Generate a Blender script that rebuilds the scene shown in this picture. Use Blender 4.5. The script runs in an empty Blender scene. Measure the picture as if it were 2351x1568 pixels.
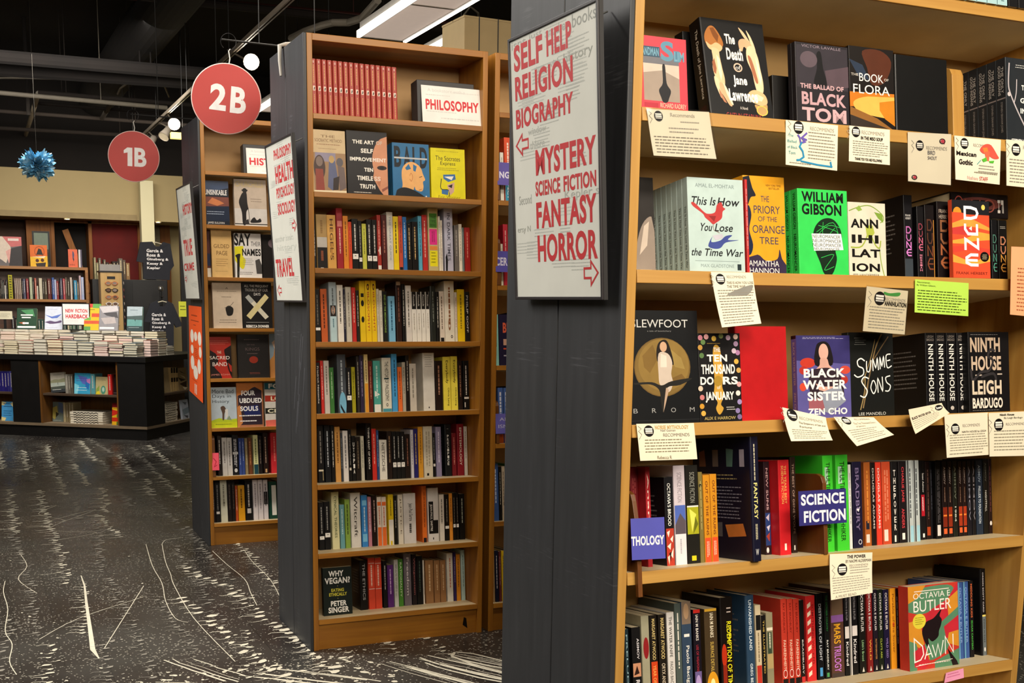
import bpy, math, random
from mathutils import Vector, Matrix
random.seed(11)
SC = bpy.context.scene
COL = SC.collection
def srgb(h):
    if len(h) == 3: h = ''.join(c*2 for c in h)
    f = lambda c: c/12.92 if c <= .04045 else ((c+.055)/1.055)**2.4
    return tuple(f(int(h[i:i+2], 16)/255) for i in (0, 2, 4))+(1,)

# ------------------------------------------------------------ camera
W_PX, H_PX = 2351, 1568
F_PX, PPX, PPY = 2657.8, 1113.3, 1126.0
CAM = Vector((-1.0771, -3.9460, 1.2508)); PITCH, ROLL, YAW = .16027, .0117, .41654
_f = Vector((math.sin(YAW)*math.cos(PITCH), math.cos(YAW)*math.cos(PITCH), -math.sin(PITCH)))
_r0 = Vector((math.cos(YAW), -math.sin(YAW), 0)); _u0 = _r0.cross(_f)
_r = _r0*math.cos(ROLL)+_u0*math.sin(ROLL); _u = -_r0*math.sin(ROLL)+_u0*math.cos(ROLL)
cd = bpy.data.cameras.new('camera'); cam = bpy.data.objects.new('camera', cd); COL.objects.link(cam)
cam.matrix_world = Matrix(((_r.x, _u.x, -_f.x, CAM.x), (_r.y, _u.y, -_f.y, CAM.y), (_r.z, _u.z, -_f.z, CAM.z), (0, 0, 0, 1)))
cd.sensor_width = 36; cd.lens = F_PX/W_PX*36
cd.shift_x = (W_PX/2-PPX)/W_PX; cd.shift_y = (PPY-H_PX/2)/W_PX
cd.clip_start = .05; cd.clip_end = 60
SC.camera = cam
# ------------------------------------------------------------ colour, world and large lights
SC.view_settings.view_transform = 'Standard'; SC.view_settings.look = 'None'
SC.view_settings.gamma = 1; SC.view_settings.exposure = 0.18; SC.view_settings.use_curve_mapping = False
w = bpy.data.worlds.new('world'); SC.world = w; w.use_nodes = True
w.node_tree.nodes['Background'].inputs[0].default_value = (1, .95, .88, 1)
w.node_tree.nodes['Background'].inputs[1].default_value = .42
def area(name, loc, size, watts, color, target=None):
    l = bpy.data.lights.new(name, 'AREA'); l.shape = 'RECTANGLE'; l.size, l.size_y = size; l.energy = watts; l.color = color; l.spread = math.radians(128)
    o = bpy.data.objects.new(name, l); COL.objects.link(o); o.location = loc
    d = (Vector(target)-Vector(loc)) if target else Vector((0, 0, -1))
    o.rotation_euler = d.to_track_quat('-Z', 'Y').to_euler()
    return o
WARM = (1, .89, .74); NEUT = (1, .95, .88)
area('front_aisle_lamp', (.7, -4.3, 3.2), (2.4, .5), 36, WARM, (.6, -1.97, 1.0))
area('camera_aisle_lamp', (-1.3, -5.2, 3.1), (.8, 1.6), 46, WARM, (.3, -1.0, .9))
area('rear_fill_light', (.5, -6.4, 2.9), (2.6, .8), 44, WARM, (.6, -1.97, .8))  # unseen soft fill, added behind the camera to brighten the shelf interiors
area('middle_aisle_lamp', (.6, -1.30, 2.7), (1.4, .3), 9, WARM, (.45, 0, .6))
area('far_aisle_lamp', (.5, .9, 2.75), (1.4, .3), 10, WARM, (.4, 1.97, .7))
area('walk_lamp', (-1.5, .9, 3.3), (.4, 3.4), 55, NEUT, (-.4, .4, 0))
area('near_side_fill', (-2.5, -.7, 3.2), (.5, 1.6), 26, NEUT, (0, -1.7, 1.3))  # added light from the left, lifts the near end panel and its board
area('far_side_fill', (-2.5, 1.6, 3.2), (.5, 2.2), 34, NEUT, (0, 1.0, 1.3))  # second added side light, brightens the middle and far end panels
area('table_lamp', (-.6, 5.6, 3.1), (2.2, .8), 70, NEUT, (-.2, 7.8, .8))
area('wall_lamp', (.4, 8.2, 2.9), (2.4, .5), 20, WARM, (.2, 10.6, 1.5))

# ------------------------------------------------------------ materials
MATS = {}
def nodes_mat(name):
    m = bpy.data.materials.new(name); m.use_nodes = True
    return m, m.node_tree, m.node_tree.nodes['Principled BSDF']
def noise(nt, scale, detail=3, vec=None, coord='Object'):
    tc = nt.nodes.new('ShaderNodeTexCoord'); mp = nt.nodes.new('ShaderNodeMapping'); n = nt.nodes.new('ShaderNodeTexNoise')
    nt.links.new(tc.outputs[coord], mp.inputs[0]); nt.links.new(mp.outputs[0], n.inputs['Vector'])
    n.inputs['Scale'].default_value = scale; n.inputs['Detail'].default_value = detail
    if vec: mp.inputs['Scale'].default_value = vec
    return n
def ramp(nt, src, stops):
    r = nt.nodes.new('ShaderNodeValToRGB'); nt.links.new(src, r.inputs[0]); e = r.color_ramp.elements
    while len(e) < len(stops): e.new(.5)
    for q, (p, c) in zip(e, stops): q.position = p; q.color = c
    return r
def bump(nt, bs, src, strength, dist=.002):
    b = nt.nodes.new('ShaderNodeBump'); b.inputs['Strength'].default_value = strength; b.inputs['Distance'].default_value = dist
    nt.links.new(src, b.inputs['Height']); nt.links.new(b.outputs[0], bs.inputs['Normal'])
def scale_c(h, k): c = srgb(h); return (min(1, c[0]*k), min(1, c[1]*k), min(1, c[2]*k), 1)
def col(h, rough=.42, spec=.28):
    k = ('c', h, rough); c_ = srgb(h); kd = .42+.58*min(1, (.3*c_[0]+.6*c_[1]+.1*c_[2])/.07)
    if k in MATS: return MATS[k]
    m, nt, bs = nodes_mat('printed_'+h)
    n = noise(nt, 35, 2); r = ramp(nt, n.outputs[0], [(.3, scale_c(h, .93*kd)), (.7, scale_c(h, 1.05*kd))])
    nt.links.new(r.outputs[0], bs.inputs['Base Color'])
    bs.inputs['Roughness'].default_value = rough; bs.inputs['Specular IOR Level'].default_value = spec
    MATS[k] = m; return m
def wood(name, c1, c2, axis, rough=.42):
    if name in MATS: return MATS[name]
    m, nt, bs = nodes_mat(name)
    v = [38, 38, 38]; v[axis] = 1.6
    n = noise(nt, 1, 6, v); n.inputs['Distortion'].default_value = .6
    r = ramp(nt, n.outputs[0], [(.25, srgb(c1)), (.5, tuple((a+b)/2 for a, b in zip(srgb(c1), srgb(c2)))), (.75, srgb(c2))])
    n2 = noise(nt, 3, 2); mx = nt.nodes.new('ShaderNodeMixRGB'); mx.blend_type = 'MULTIPLY'; mx.inputs[0].default_value = .22
    nt.links.new(r.outputs[0], mx.inputs[1]); nt.links.new(n2.outputs[0], mx.inputs[2])
    nt.links.new(mx.outputs[0], bs.inputs['Base Color'])
    bs.inputs['Roughness'].default_value = rough; bump(nt, bs, n.outputs[0], .08)
    MATS[name] = m; return m
def plain(name, h, rough=.5, metal=0, var=.08, sc=12):
    if name in MATS: return MATS[name]
    m, nt, bs = nodes_mat(name)
    n = noise(nt, sc, 4); r = ramp(nt, n.outputs[0], [(.3, scale_c(h, 1-var)), (.7, scale_c(h, 1+var))])
    nt.links.new(r.outputs[0], bs.inputs['Base Color'])
    bs.inputs['Roughness'].default_value = rough; bs.inputs['Metallic'].default_value = metal
    bump(nt, bs, n.outputs[0], .05); MATS[name] = m; return m
def emit(name, h, s):
    if name in MATS: return MATS[name]
    m, nt, bs = nodes_mat(name)
    n = noise(nt, 30, 2); r = ramp(nt, n.outputs[0], [(.3, scale_c(h, .97)), (.7, scale_c(h, 1))])
    nt.links.new(r.outputs[0], bs.inputs['Emission Color']); nt.links.new(r.outputs[0], bs.inputs['Base Color']); bs.inputs['Emission Strength'].default_value = s
    MATS[name] = m; return m
def paper_mat(name, h):
    if name in MATS: return MATS[name]
    m, nt, bs = nodes_mat(name)
    n = noise(nt, 1, 3, (900, 6, 6)); r = ramp(nt, n.outputs[0], [(.3, scale_c(h, .82)), (.7, scale_c(h, 1.04))])
    nt.links.new(r.outputs[0], bs.inputs['Base Color']); bs.inputs['Roughness'].default_value = .85
    MATS[name] = m; return m
PAGES = paper_mat('page_edges', 'cdbf9f')
def painted_panel():
    m, nt, bs = nodes_mat('charcoal_paint')
    n = noise(nt, 1, 6, (40, 40, 4)); r = ramp(nt, n.outputs[0], [(.3, srgb('27282b')), (.72, srgb('313235'))])
    s = noise(nt, 1, 3, (14, 14, 260)); s2 = noise(nt, 5, 2)
    mu = nt.nodes.new('ShaderNodeMath'); mu.operation = 'MULTIPLY'; nt.links.new(s.outputs[0], mu.inputs[0]); nt.links.new(s2.outputs[0], mu.inputs[1])
    rs = ramp(nt, mu.outputs[0], [(.36, (0, 0, 0, 1)), (.46, (.5, .5, .5, 1))])
    mx = nt.nodes.new('ShaderNodeMixRGB'); nt.links.new(rs.outputs[0], mx.inputs[0]); nt.links.new(r.outputs[0], mx.inputs[1]); mx.inputs[2].default_value = srgb('55565a')
    nt.links.new(mx.outputs[0], bs.inputs['Base Color']); bs.inputs['Roughness'].default_value = .5; bump(nt, bs, n.outputs[0], .12)
    return m
CHAR = painted_panel()
def glass_sleeve():
    if 'sleeve' in MATS: return MATS['sleeve']
    m, nt, bs = nodes_mat('clear_plastic_sleeve'); n = noise(nt, 6, 2)
    out = nt.nodes['Material Output']; tr = nt.nodes.new('ShaderNodeBsdfTransparent'); gl = nt.nodes.new('ShaderNodeBsdfGlossy'); gl.inputs['Roughness'].default_value = .12; mx = nt.nodes.new('ShaderNodeMixShader'); mx.inputs[0].default_value = .2
    b = nt.nodes.new('ShaderNodeBump'); b.inputs['Strength'].default_value = .6; b.inputs['Distance'].default_value = .02; nt.links.new(n.outputs[0], b.inputs['Height']); nt.links.new(b.outputs[0], gl.inputs['Normal'])
    nt.links.new(tr.outputs[0], mx.inputs[1]); nt.links.new(gl.outputs[0], mx.inputs[2]); nt.links.new(mx.outputs[0], out.inputs[0]); nt.nodes.remove(bs)
    MATS['sleeve'] = m; return m

# ------------------------------------------------------------ mesh builder
class MB:
    def __init__(s): s.v = []; s.f = []; s.m = []; s.mats = []
    def mi(s, m):
        if m not in s.mats: s.mats.append(m)
        return s.mats.index(m)
    def face(s, pts, m):
        b = len(s.v); s.v += [tuple(p) for p in pts]; s.f.append(tuple(range(b, b+len(pts)))); s.m.append(s.mi(m))
    def mesh(s, vs, fs, m):
        b = len(s.v); s.v += [tuple(p) for p in vs]; k = s.mi(m)
        for f in fs: s.f.append(tuple(i+b for i in f)); s.m.append(k)
    def box(s, x0, y0, z0, x1, y1, z1, m, T=None):
        vs = [Vector((x, y, z)) for z in (z0, z1) for y in (y0, y1) for x in (x0, x1)]
        if T: vs = [T @ v for v in vs]
        s.mesh(vs, [(0, 2, 3, 1), (4, 5, 7, 6), (0, 1, 5, 4), (2, 6, 7, 3), (0, 4, 6, 2), (1, 3, 7, 5)], m)
    def prism(s, poly, axis, a, b, m, T=None):
        # extrude a 2D polygon along an axis from a to b
        def mk(p, t):
            q = [0, 0, 0]; o = [i for i in range(3) if i != axis]; q[o[0]], q[o[1]] = p; q[axis] = t; q = Vector(q); return T @ q if T else q
        n = len(poly); vs = [mk(p, a) for p in poly]+[mk(p, b) for p in poly]
        s.mesh(vs, [tuple(range(n))[::-1], tuple(range(n, 2*n))]+[(i, (i+1) % n, n+(i+1) % n, n+i) for i in range(n)], m)
    def tube(s, pts, r, m, n=8, closed=True):
        rings = []; P = [Vector(p) for p in pts]
        for i, p in enumerate(P):
            d = (P[min(i+1, len(P)-1)]-P[max(i-1, 0)]).normalized(); a = d.orthogonal().normalized() if i == 0 else (rings_a-d*d.dot(rings_a)).normalized()
            rings_a = a; b = d.cross(a); rr = r[i] if isinstance(r, (list, tuple)) else r
            rings.append([p+(a*math.cos(t)+b*math.sin(t))*rr for t in [2*math.pi*k/n for k in range(n)]])
        vs = [q for rg in rings for q in rg]
        fs = [(i*n+k, i*n+(k+1) % n, (i+1)*n+(k+1) % n, (i+1)*n+k) for i in range(len(P)-1) for k in range(n)]
        if closed: fs += [tuple(range(n))[::-1], tuple(range((len(P)-1)*n, len(P)*n))]
        s.mesh(vs, fs, m)
    def build(s, name, parent=None, bevel=0, smooth=False, T=None):
        me = bpy.data.meshes.new(name); me.from_pydata(s.v, [], s.f)
        for m in s.mats: me.materials.append(m)
        me.polygons.foreach_set('material_index', s.m)
        if smooth: me.polygons.foreach_set('use_smooth', [True]*len(s.f))
        me.update(); o = bpy.data.objects.new(name, me); COL.objects.link(o)
        if parent: o.parent = parent
        if T is not None: o.matrix_world = T
        if bevel:
            b = o.modifiers.new('bevel', 'BEVEL'); b.width = bevel; b.segments = 2; b.limit_method = 'ANGLE'
        return o
LABELS = {}
def tag(o, label, cat, group=None):
    if label in LABELS and not (group and LABELS[label] == group): print('DUPLICATE LABEL', label)
    if not 4 <= len(label.split()) <= 16: print('LABEL LENGTH', label)
    LABELS[label] = group
    o['label'] = label; o['category'] = cat
    if group: o['group'] = group
    return o
def thing(name, label, cat, T=None, group=None):
    o = bpy.data.objects.new(name, None); COL.objects.link(o); o.empty_display_size = .05
    if T is not None: o.matrix_world = T
    return tag(o, label, cat, group)
def struct(o): o['kind'] = 'structure'; return o
def Tr(x, y, z): return Matrix.Translation((x, y, z))
def Rx(a): return Matrix.Rotation(a, 4, 'X')
def Rz(a): return Matrix.Rotation(a, 4, 'Z')

# ------------------------------------------------------------ lettering and printed marks
_tc = {}
def letters(s, bold):
    k = (s, bold)
    if k not in _tc:
        cu = bpy.data.curves.new('lettering', 'FONT'); cu.body = s; cu.offset = bold; cu.resolution_u = 4; cu.fill_mode = 'FRONT'; cu.space_character = 1+bold*2
        ob = bpy.data.objects.new('lettering', cu); me = bpy.data.meshes.new_from_object(ob)
        vs = [(v.co.x, v.co.y) for v in me.vertices]; fs = [tuple(p.vertices) for p in me.polygons]
        bpy.data.objects.remove(ob); bpy.data.curves.remove(cu); bpy.data.meshes.remove(me)
        x0 = min(v[0] for v in vs); x1 = max(v[0] for v in vs); y0 = min(v[1] for v in vs); y1 = max(v[1] for v in vs)
        _tc[k] = ([((x-x0)/(x1-x0), 1-(y-y0)/(y1-y0)) for x, y in vs], fs)
    return _tc[k]
class Face:
    # a sheet with corner points; x runs 0..1 to the right, y runs 0..1 downwards
    def __init__(s, TL, TR, BR, BL, bend=0, lift=.00012, step=.000008):
        s.c = [Vector(p) for p in (TL, TR, BR, BL)]; s.bend = bend
        s.N = ((s.c[0]-s.c[3]).cross(s.c[0]-s.c[1])).normalized()*-1
        if ((s.c[1]-s.c[0]).cross(s.c[0]-s.c[3])).dot(s.N) < 0: s.N = -s.N
        s.k = lift; s.step = step; s.asp = (s.c[3]-s.c[0]).length/max(1e-6, (s.c[1]-s.c[0]).length)
    def at(s, x, y, k=None):
        a = s.c[0].lerp(s.c[1], x); b = s.c[3].lerp(s.c[2], x)
        return a.lerp(b, y)+s.N*((s.k if k is None else k)+s.bend*y*y)
def ell(cx, cy, rx, ry, n=32): return [(cx+rx*math.cos(2*math.pi*i/n), cy+ry*math.sin(2*math.pi*i/n)) for i in range(n)]
def smooth(pts, closed, n=4):
    out = []; N = len(pts)
    for i in range(N if closed else N-1):
        g = (lambda j: pts[j % N]) if closed else (lambda j: pts[max(0, min(N-1, j))])
        a, b, c, d = g(i-1), g(i), g(i+1), g(i+2); ed = closed and any(v <= 0 or v >= 1 for v in b+c)
        for k in range(1 if ed else n):
            t = k/n; out.append(tuple(.5*(2*q+(r-p)*t+(2*p-5*q+4*r-s)*t*t+(3*q-p-3*r+s)*t**3) for p, q, r, s in zip(a, b, c, d)))
    if closed: out = [tuple(min(1, max(0, v)) for v in q) for q in out]
    return out if closed else out+[pts[-1]]
def draw(mb, F, spec, rng=random, mat=col):
    for it in spec.split(';'):
        t = it.split()
        if not t: continue
        op = t[0]; F.k += F.step
        if op == 'r':
            x0, y0, x1, y1 = map(float, t[1:5]); mb.face([F.at(x0, y1), F.at(x1, y1), F.at(x1, y0), F.at(x0, y0)], mat(t[5]))
        elif op == 'e':
            mb.face([F.at(x, y) for x, y in ell(*map(float, t[1:5]))[::-1]], mat(t[5]))
        elif op == 'o':
            cx, cy, rx, ry, wd = map(float, t[1:6]); A = ell(cx, cy, rx, ry); B = ell(cx, cy, rx-wd, ry-wd*ry/rx)
            for i in range(32):
                j = (i+1) % 32; mb.face([F.at(*A[i]), F.at(*B[i]), F.at(*B[j]), F.at(*A[j])], mat(t[6]))
        elif op in 'pz':
            pts = [tuple(map(float, q.split(','))) for q in t[2:]]
            if op == 'p' and len(pts) > 5: pts = smooth(pts, True)
            ar = sum(pts[i][0]*pts[(i+1) % len(pts)][1]-pts[(i+1) % len(pts)][0]*pts[i][1] for i in range(len(pts)))
            mb.face([F.at(*q) for q in (pts[::-1] if ar > 0 else pts)], mat(t[1]))
        elif op in 'lL':
            wd = float(t[2]); pts = [tuple(map(float, q.split(','))) for q in t[3:]]
            if op == 'L': pts = smooth(pts, False)
            Q = [(x, y*F.asp) for x, y in pts]; off = []; cl = len(Q) > 3 and Q[0] == Q[-1]
            for i, q in enumerate(Q):
                a = Q[i-1] if i else (Q[-2] if cl else None); c = Q[i+1] if i+1 < len(Q) else (Q[1] if cl else None); ds = []
                for p, r in ((a, q), (q, c)):
                    if p and r: L = math.hypot(r[0]-p[0], r[1]-p[1]) or 1; ds.append(((r[0]-p[0])/L, (r[1]-p[1])/L))
                if len(ds) == 2:
                    nx, ny = -(ds[0][1]+ds[1][1]), ds[0][0]+ds[1][0]; L = math.hypot(nx, ny) or 1; nx, ny = nx/L, ny/L; m_ = min(2.2, 1/max(.3, abs(nx*-ds[0][1]+ny*ds[0][0])))
                else: nx, ny, m_ = -ds[0][1], ds[0][0], 1
                off.append((nx*wd/2*m_, ny*wd/2*m_))
            for (a, b), (c, d), (e, f), (g, h) in zip(Q, Q[1:], off, off[1:]):
                mb.face([F.at(a+e, (b+f)/F.asp), F.at(c+g, (d+h)/F.asp), F.at(c-g, (d-h)/F.asp), F.at(a-e, (b-f)/F.asp)], mat(t[1]))
        elif op in 'tTvi':
            x0, y0, x1, y1 = map(float, t[1:5]); vs, fs = letters(' '.join(t[6:]), .035 if op == 'T' else .012 if op in 'vi' else 0)
            if op == 'v': pts = [F.at(x1-(x1-x0)*b, y0+(y1-y0)*a) for a, b in vs]
            elif op == 'i': pts = [F.at(x0+(x1-x0)*a+(.5-b)*(y1-y0)*F.asp*.28, y0+(y1-y0)*b) for a, b in vs]
            else: pts = [F.at(x0+(x1-x0)*a, y0+(y1-y0)*b) for a, b in vs]
            mb.mesh(pts, fs, mat(t[5]))
        elif op == 's':
            x0, y0, x1, y1 = map(float, t[1:5]); w = ' '.join(t[6:]); h = (y1-y0)/len(w)
            for i, ch in enumerate(w):
                vs, fs = letters(ch, .02); mb.mesh([F.at(x0+(x1-x0)*a, y0+h*i+h*.78*b) for a, b in vs], fs, mat(t[5]))
        elif op in 'gG':
            x0, y0, x1, y1 = map(float, t[1:5]); n = int(t[5])
            for i in range(n):
                if op == 'g':
                    h = (y1-y0)/n; y = y0+h*i; x = x0+rng.random()*.02; xe = x1-(rng.random()**2)*(x1-x0)*.25
                    while x < xe:
                        L = min((x1-x0)*(.03+.07*rng.random()), xe-x); mb.face([F.at(x, y+h*.44), F.at(x+L, y+h*.44), F.at(x+L, y+h*.14), F.at(x, y+h*.14)], mat(t[6])); x += L+(x1-x0)*.016
                else:
                    wd = (x1-x0)/n; x = x0+wd*i; y = y0; ye = y1-(rng.random()**2)*(y1-y0)*.2
                    while y < ye:
                        L = min((y1-y0)*(.04+.11*rng.random()), ye-y); mb.face([F.at(x+wd*.15, y+L), F.at(x+wd*.75, y+L), F.at(x+wd*.75, y), F.at(x+wd*.15, y)], mat(t[6])); y += L+(y1-y0)*.02

# ------------------------------------------------------------ books
def book(label, T, t, h, d, c, hard=False, spine='', front='', back='', pages=None, group=None, seed=0, cat='book', nm=None):
    rng = random.Random(seed*7+3)
    root = thing(nm or ('hardback_book' if hard else 'paperback_book'), label, cat, T, group)
    m = col(c, .36 if hard else .42); mb = MB(); bt = .0022 if hard else .0008; bt = min(bt, t*.2)
    ch = min(.0035 if hard else .0012, t*.22)
    # wrap: spine with eased corners and two boards in one profile
    out = [(-t/2, d), (-t/2, ch), (-t/2+ch*.35, ch*.3), (-t/2+ch, 0), (t/2-ch, 0), (t/2-ch*.35, ch*.3), (t/2, ch), (t/2, d)]
    inn = [(t/2-bt, d), (t/2-bt, bt+ch*.6), (-t/2+bt, bt+ch*.6), (-t/2+bt, d)]
    mb.prism(out+inn, 2, 0, h, m)
    if spine:
        draw(mb, Face((-t/2+ch, 0, h), (t/2-ch, 0, h), (t/2-ch, 0, 0), (-t/2+ch, 0, 0)), spine, rng)
    if front:
        draw(mb, Face((t/2, 0, h), (t/2, d, h), (t/2, d, 0), (t/2, 0, 0)), front, rng)
    if back:
        draw(mb, Face((-t/2, d, h), (-t/2, 0, h), (-t/2, 0, 0), (-t/2, d, 0)), back, rng)
    mb.build('cover', root)
    pg = MB(); i = .003 if hard else .0006
    pg.box(-t/2+bt*1.05, bt+ch*.65, i, t/2-bt*1.05, d-i, h-i, pages or PAGES); pg.build('page_block', root)
    return root
NAMED = dict(black='181616', white='e6e2da', cream='dccfae', grey='8a8784', charcoal='3a3a3c', brown='4a3020', tan='b8935a', red='b82c28', maroon='5c1c20', orange='dc7a2c', yellow='e6c81e', green='4a8038', teal='4c9896', blue='2e62a8', purple='4a2a70', lavender='a49cb8', pink='c47f90', navy='1e2438', olive='8a8426')
NAMED['dark brown'] = '2c1c16'; NAMED['light blue'] = '78b4dc'; NAMED['dark green'] = '1e3226'; NAMED['pale grey'] = 'bcb8b4'; NAMED['bright green'] = '40c830'
def cname(h):
    c = [int(h[i:i+2], 16) for i in (0, 2, 4)]
    def dist(k):
        q = [int(NAMED[k][i:i+2], 16) for i in (0, 2, 4)]; return sum((a-b)**2*wt for a, b, wt in zip(c, q, (1, 1.2, .9)))
    return min(NAMED, key=dist)
ORD = 'first second third fourth fifth sixth seventh eighth ninth tenth eleventh twelfth thirteenth fourteenth fifteenth sixteenth seventeenth eighteenth nineteenth twentieth'.split()
ORD += ['twenty-'+o for o in ORD[:9]]+['thirtieth']+['thirty-'+o for o in ORD[:9]]+['fortieth']+['forty-'+o for o in ORD[:9]]

# ------------------------------------------------------------ bookcases
TILT = dict(A=math.radians(5), B=math.radians(5), C=math.radians(7.5), D=math.radians(5))
CASES = dict(A=dict(x=0, y=1.972, w=.662, d=.236), B=dict(x=0, y=0, w=.662, d=.236), C=dict(x=.0933, y=-1.971, w=1.141, d=.265), D=dict(x=.6905, y=0, w=.662, d=.236))
SH = dict(B=[1.8775, 1.6204, 1.3647, 1.1118, .8602, .608, .3577, .1137], C=[1.9, 1.6234, 1.3193, 1.0161, .715, .4053, .105], D=[1.9308, 1.6223, 1.3171, 1.0225, .7292, .4294, .1087])
SH['A'] = SH['B']
WHERE = dict(A='left bookcase', B='middle bookcase', C='right bookcase', D='bookcase adjoining the middle one')
H = 2.134; T_ = .019
def frame(case, row, zs=None):
    c = CASES[case]; return Tr(c['x'], c['y'], (zs or SH[case])[row]) @ Rx(-TILT[case])
def bookcase(case, label, stains):
    c = CASES[case]; x, y, wd, dp = c['x'], c['y'], c['w'], c['d']; oy = case == 'C'
    a, b = ('b27f38', 'cf9f50') if oy else ('8c5414', 'b67a22')
    tag_ = 'maple' if oy else 'oak'
    wz = wood(tag_+'_upright', a, b, 2); wx = wood(tag_+'_rail', a, b, 0)
    lam = plain(tag_+'_shelf_laminate', 'dccba4' if oy else 'd8c49c', .5, 0, .05); bk = plain(tag_+'_back_board', 'b8935a' if oy else 'b08a58', .6, 0, .06)
    root = thing('bookcase', label, 'bookcase', Tr(x, y, 0)); th = TILT[case]; st = .02 if oy else T_
    for x0 in (0, wd-st):
        m = MB(); m.box(x0, 0, 0, x0+st, dp, H, wz); m.build('side_panel', root, .0012)
    m = MB(); m.box(st, dp-.008, 0, wd-st, dp-.001, H-.02, bk)
    if not oy:
        for q in (.55, .6): m.face([(q*wd+.004*math.cos(i), dp-.0085, 1.98-(q-.55)*.6+.004*math.sin(i)) for i in range(6)], col('2a1c10'))
    m.build('back_panel', root)
    m = MB(); m.box(st, 0, H-.022, wd-st, dp-.008, H, wx); m.build('top_board', root, .0012)
    sth = .026 if oy else .018
    for k, z in enumerate(SH[case]):
        S = Tr(0, 0, z) @ Rx(-th); L = dp-.014; m = MB()
        m.box(st+.0006, .007, -sth+.001, wd-st-.0006, L, 0, lam, S); so = m.build('shelf', root)
        m = MB(); m.box(st+.0006, 0, -sth, wd-st-.0006, .007, 0, wx, S); m.build('edge_strip', so, .001)
    m = MB(); zt = SH[case][-1]-sth-.003; m.box(st, .012, 0, wd-st, .028, zt, wx)
    if case == 'B':
        m.face([(wd-.075, .0115, .035), (wd-.055, .0115, .02), (wd-.06, .0115, .06), (wd-.07, .0115, .065)], col('1a120c'))
    m.build('toe_kick', root)
    return root
def rear_case(case, label):
    c = CASES[case]; x, y, wd, dp = c['x'], c['y']+c['d']+.002, c['w'], DEP[case]-c['d']-.002
    root = thing('bookcase', label, 'bookcase', Tr(x, y, 0)); wz = MATS['maple_upright' if case == 'C' else 'oak_upright']
    for x0 in (0, wd-T_):
        m = MB(); m.box(x0, 0, 0, x0+T_, dp, H, wz); m.build('side_panel', root, .001)
    m = MB(); m.box(T_, 0, 0, wd-T_, .008, H-.02, wz); m.build('back_panel', root)
    m = MB(); m.box(T_, 0, H-.022, wd-T_, dp, H, wz); m.build('top_board', root)
    for z in SH[case]:
        m = MB(); m.box(T_, .008, z-.02, wd-T_, dp, z, wz); m.build('shelf', root)
    e = MB(); e.box(-.012, .001, 0, -.0005, dp, H, CHAR); e.build('end_panel', root, .002)
    return root
DEP = dict(A=.472, B=.472, C=.529)
for k, lab in (('B', 'honey brown bookcase in the middle with eight shelves of spines and covers'), ('C', 'large pale wood bookcase at right with handwritten cards on its shelves'), ('A', 'farther narrow looking honey brown bookcase between the two red discs and middle one'), ('D', 'bookcase strip visible between the middle bookcase and the near charcoal end panel')):
    r = bookcase(k, lab, None)
    if k != 'D':
        e = MB(); e.box(-.012, 0, 0, -.0005, CASES[k]['d']-.0005, H, CHAR)
        if k == 'B':
            for q in range(7): e.face([(-.0123, .03+.02*q, 1.02+.13*math.sin(q)), (-.0123, .036+.02*q, 1.02+.13*math.sin(q)), (-.0123, .07+.02*q, .9+.13*math.sin(q)), (-.0123, .066+.02*q, .9+.13*math.sin(q))], col('5c5d62'))
        e.build('end_panel', r, .002)
rear_case('B', 'charcoal sided bookcase standing back to back behind the middle bookcase')
rear_case('C', 'charcoal sided bookcase standing back to back behind the right bookcase')
rear_case('A', 'charcoal sided bookcase standing back to back behind the left bookcase')

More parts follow.
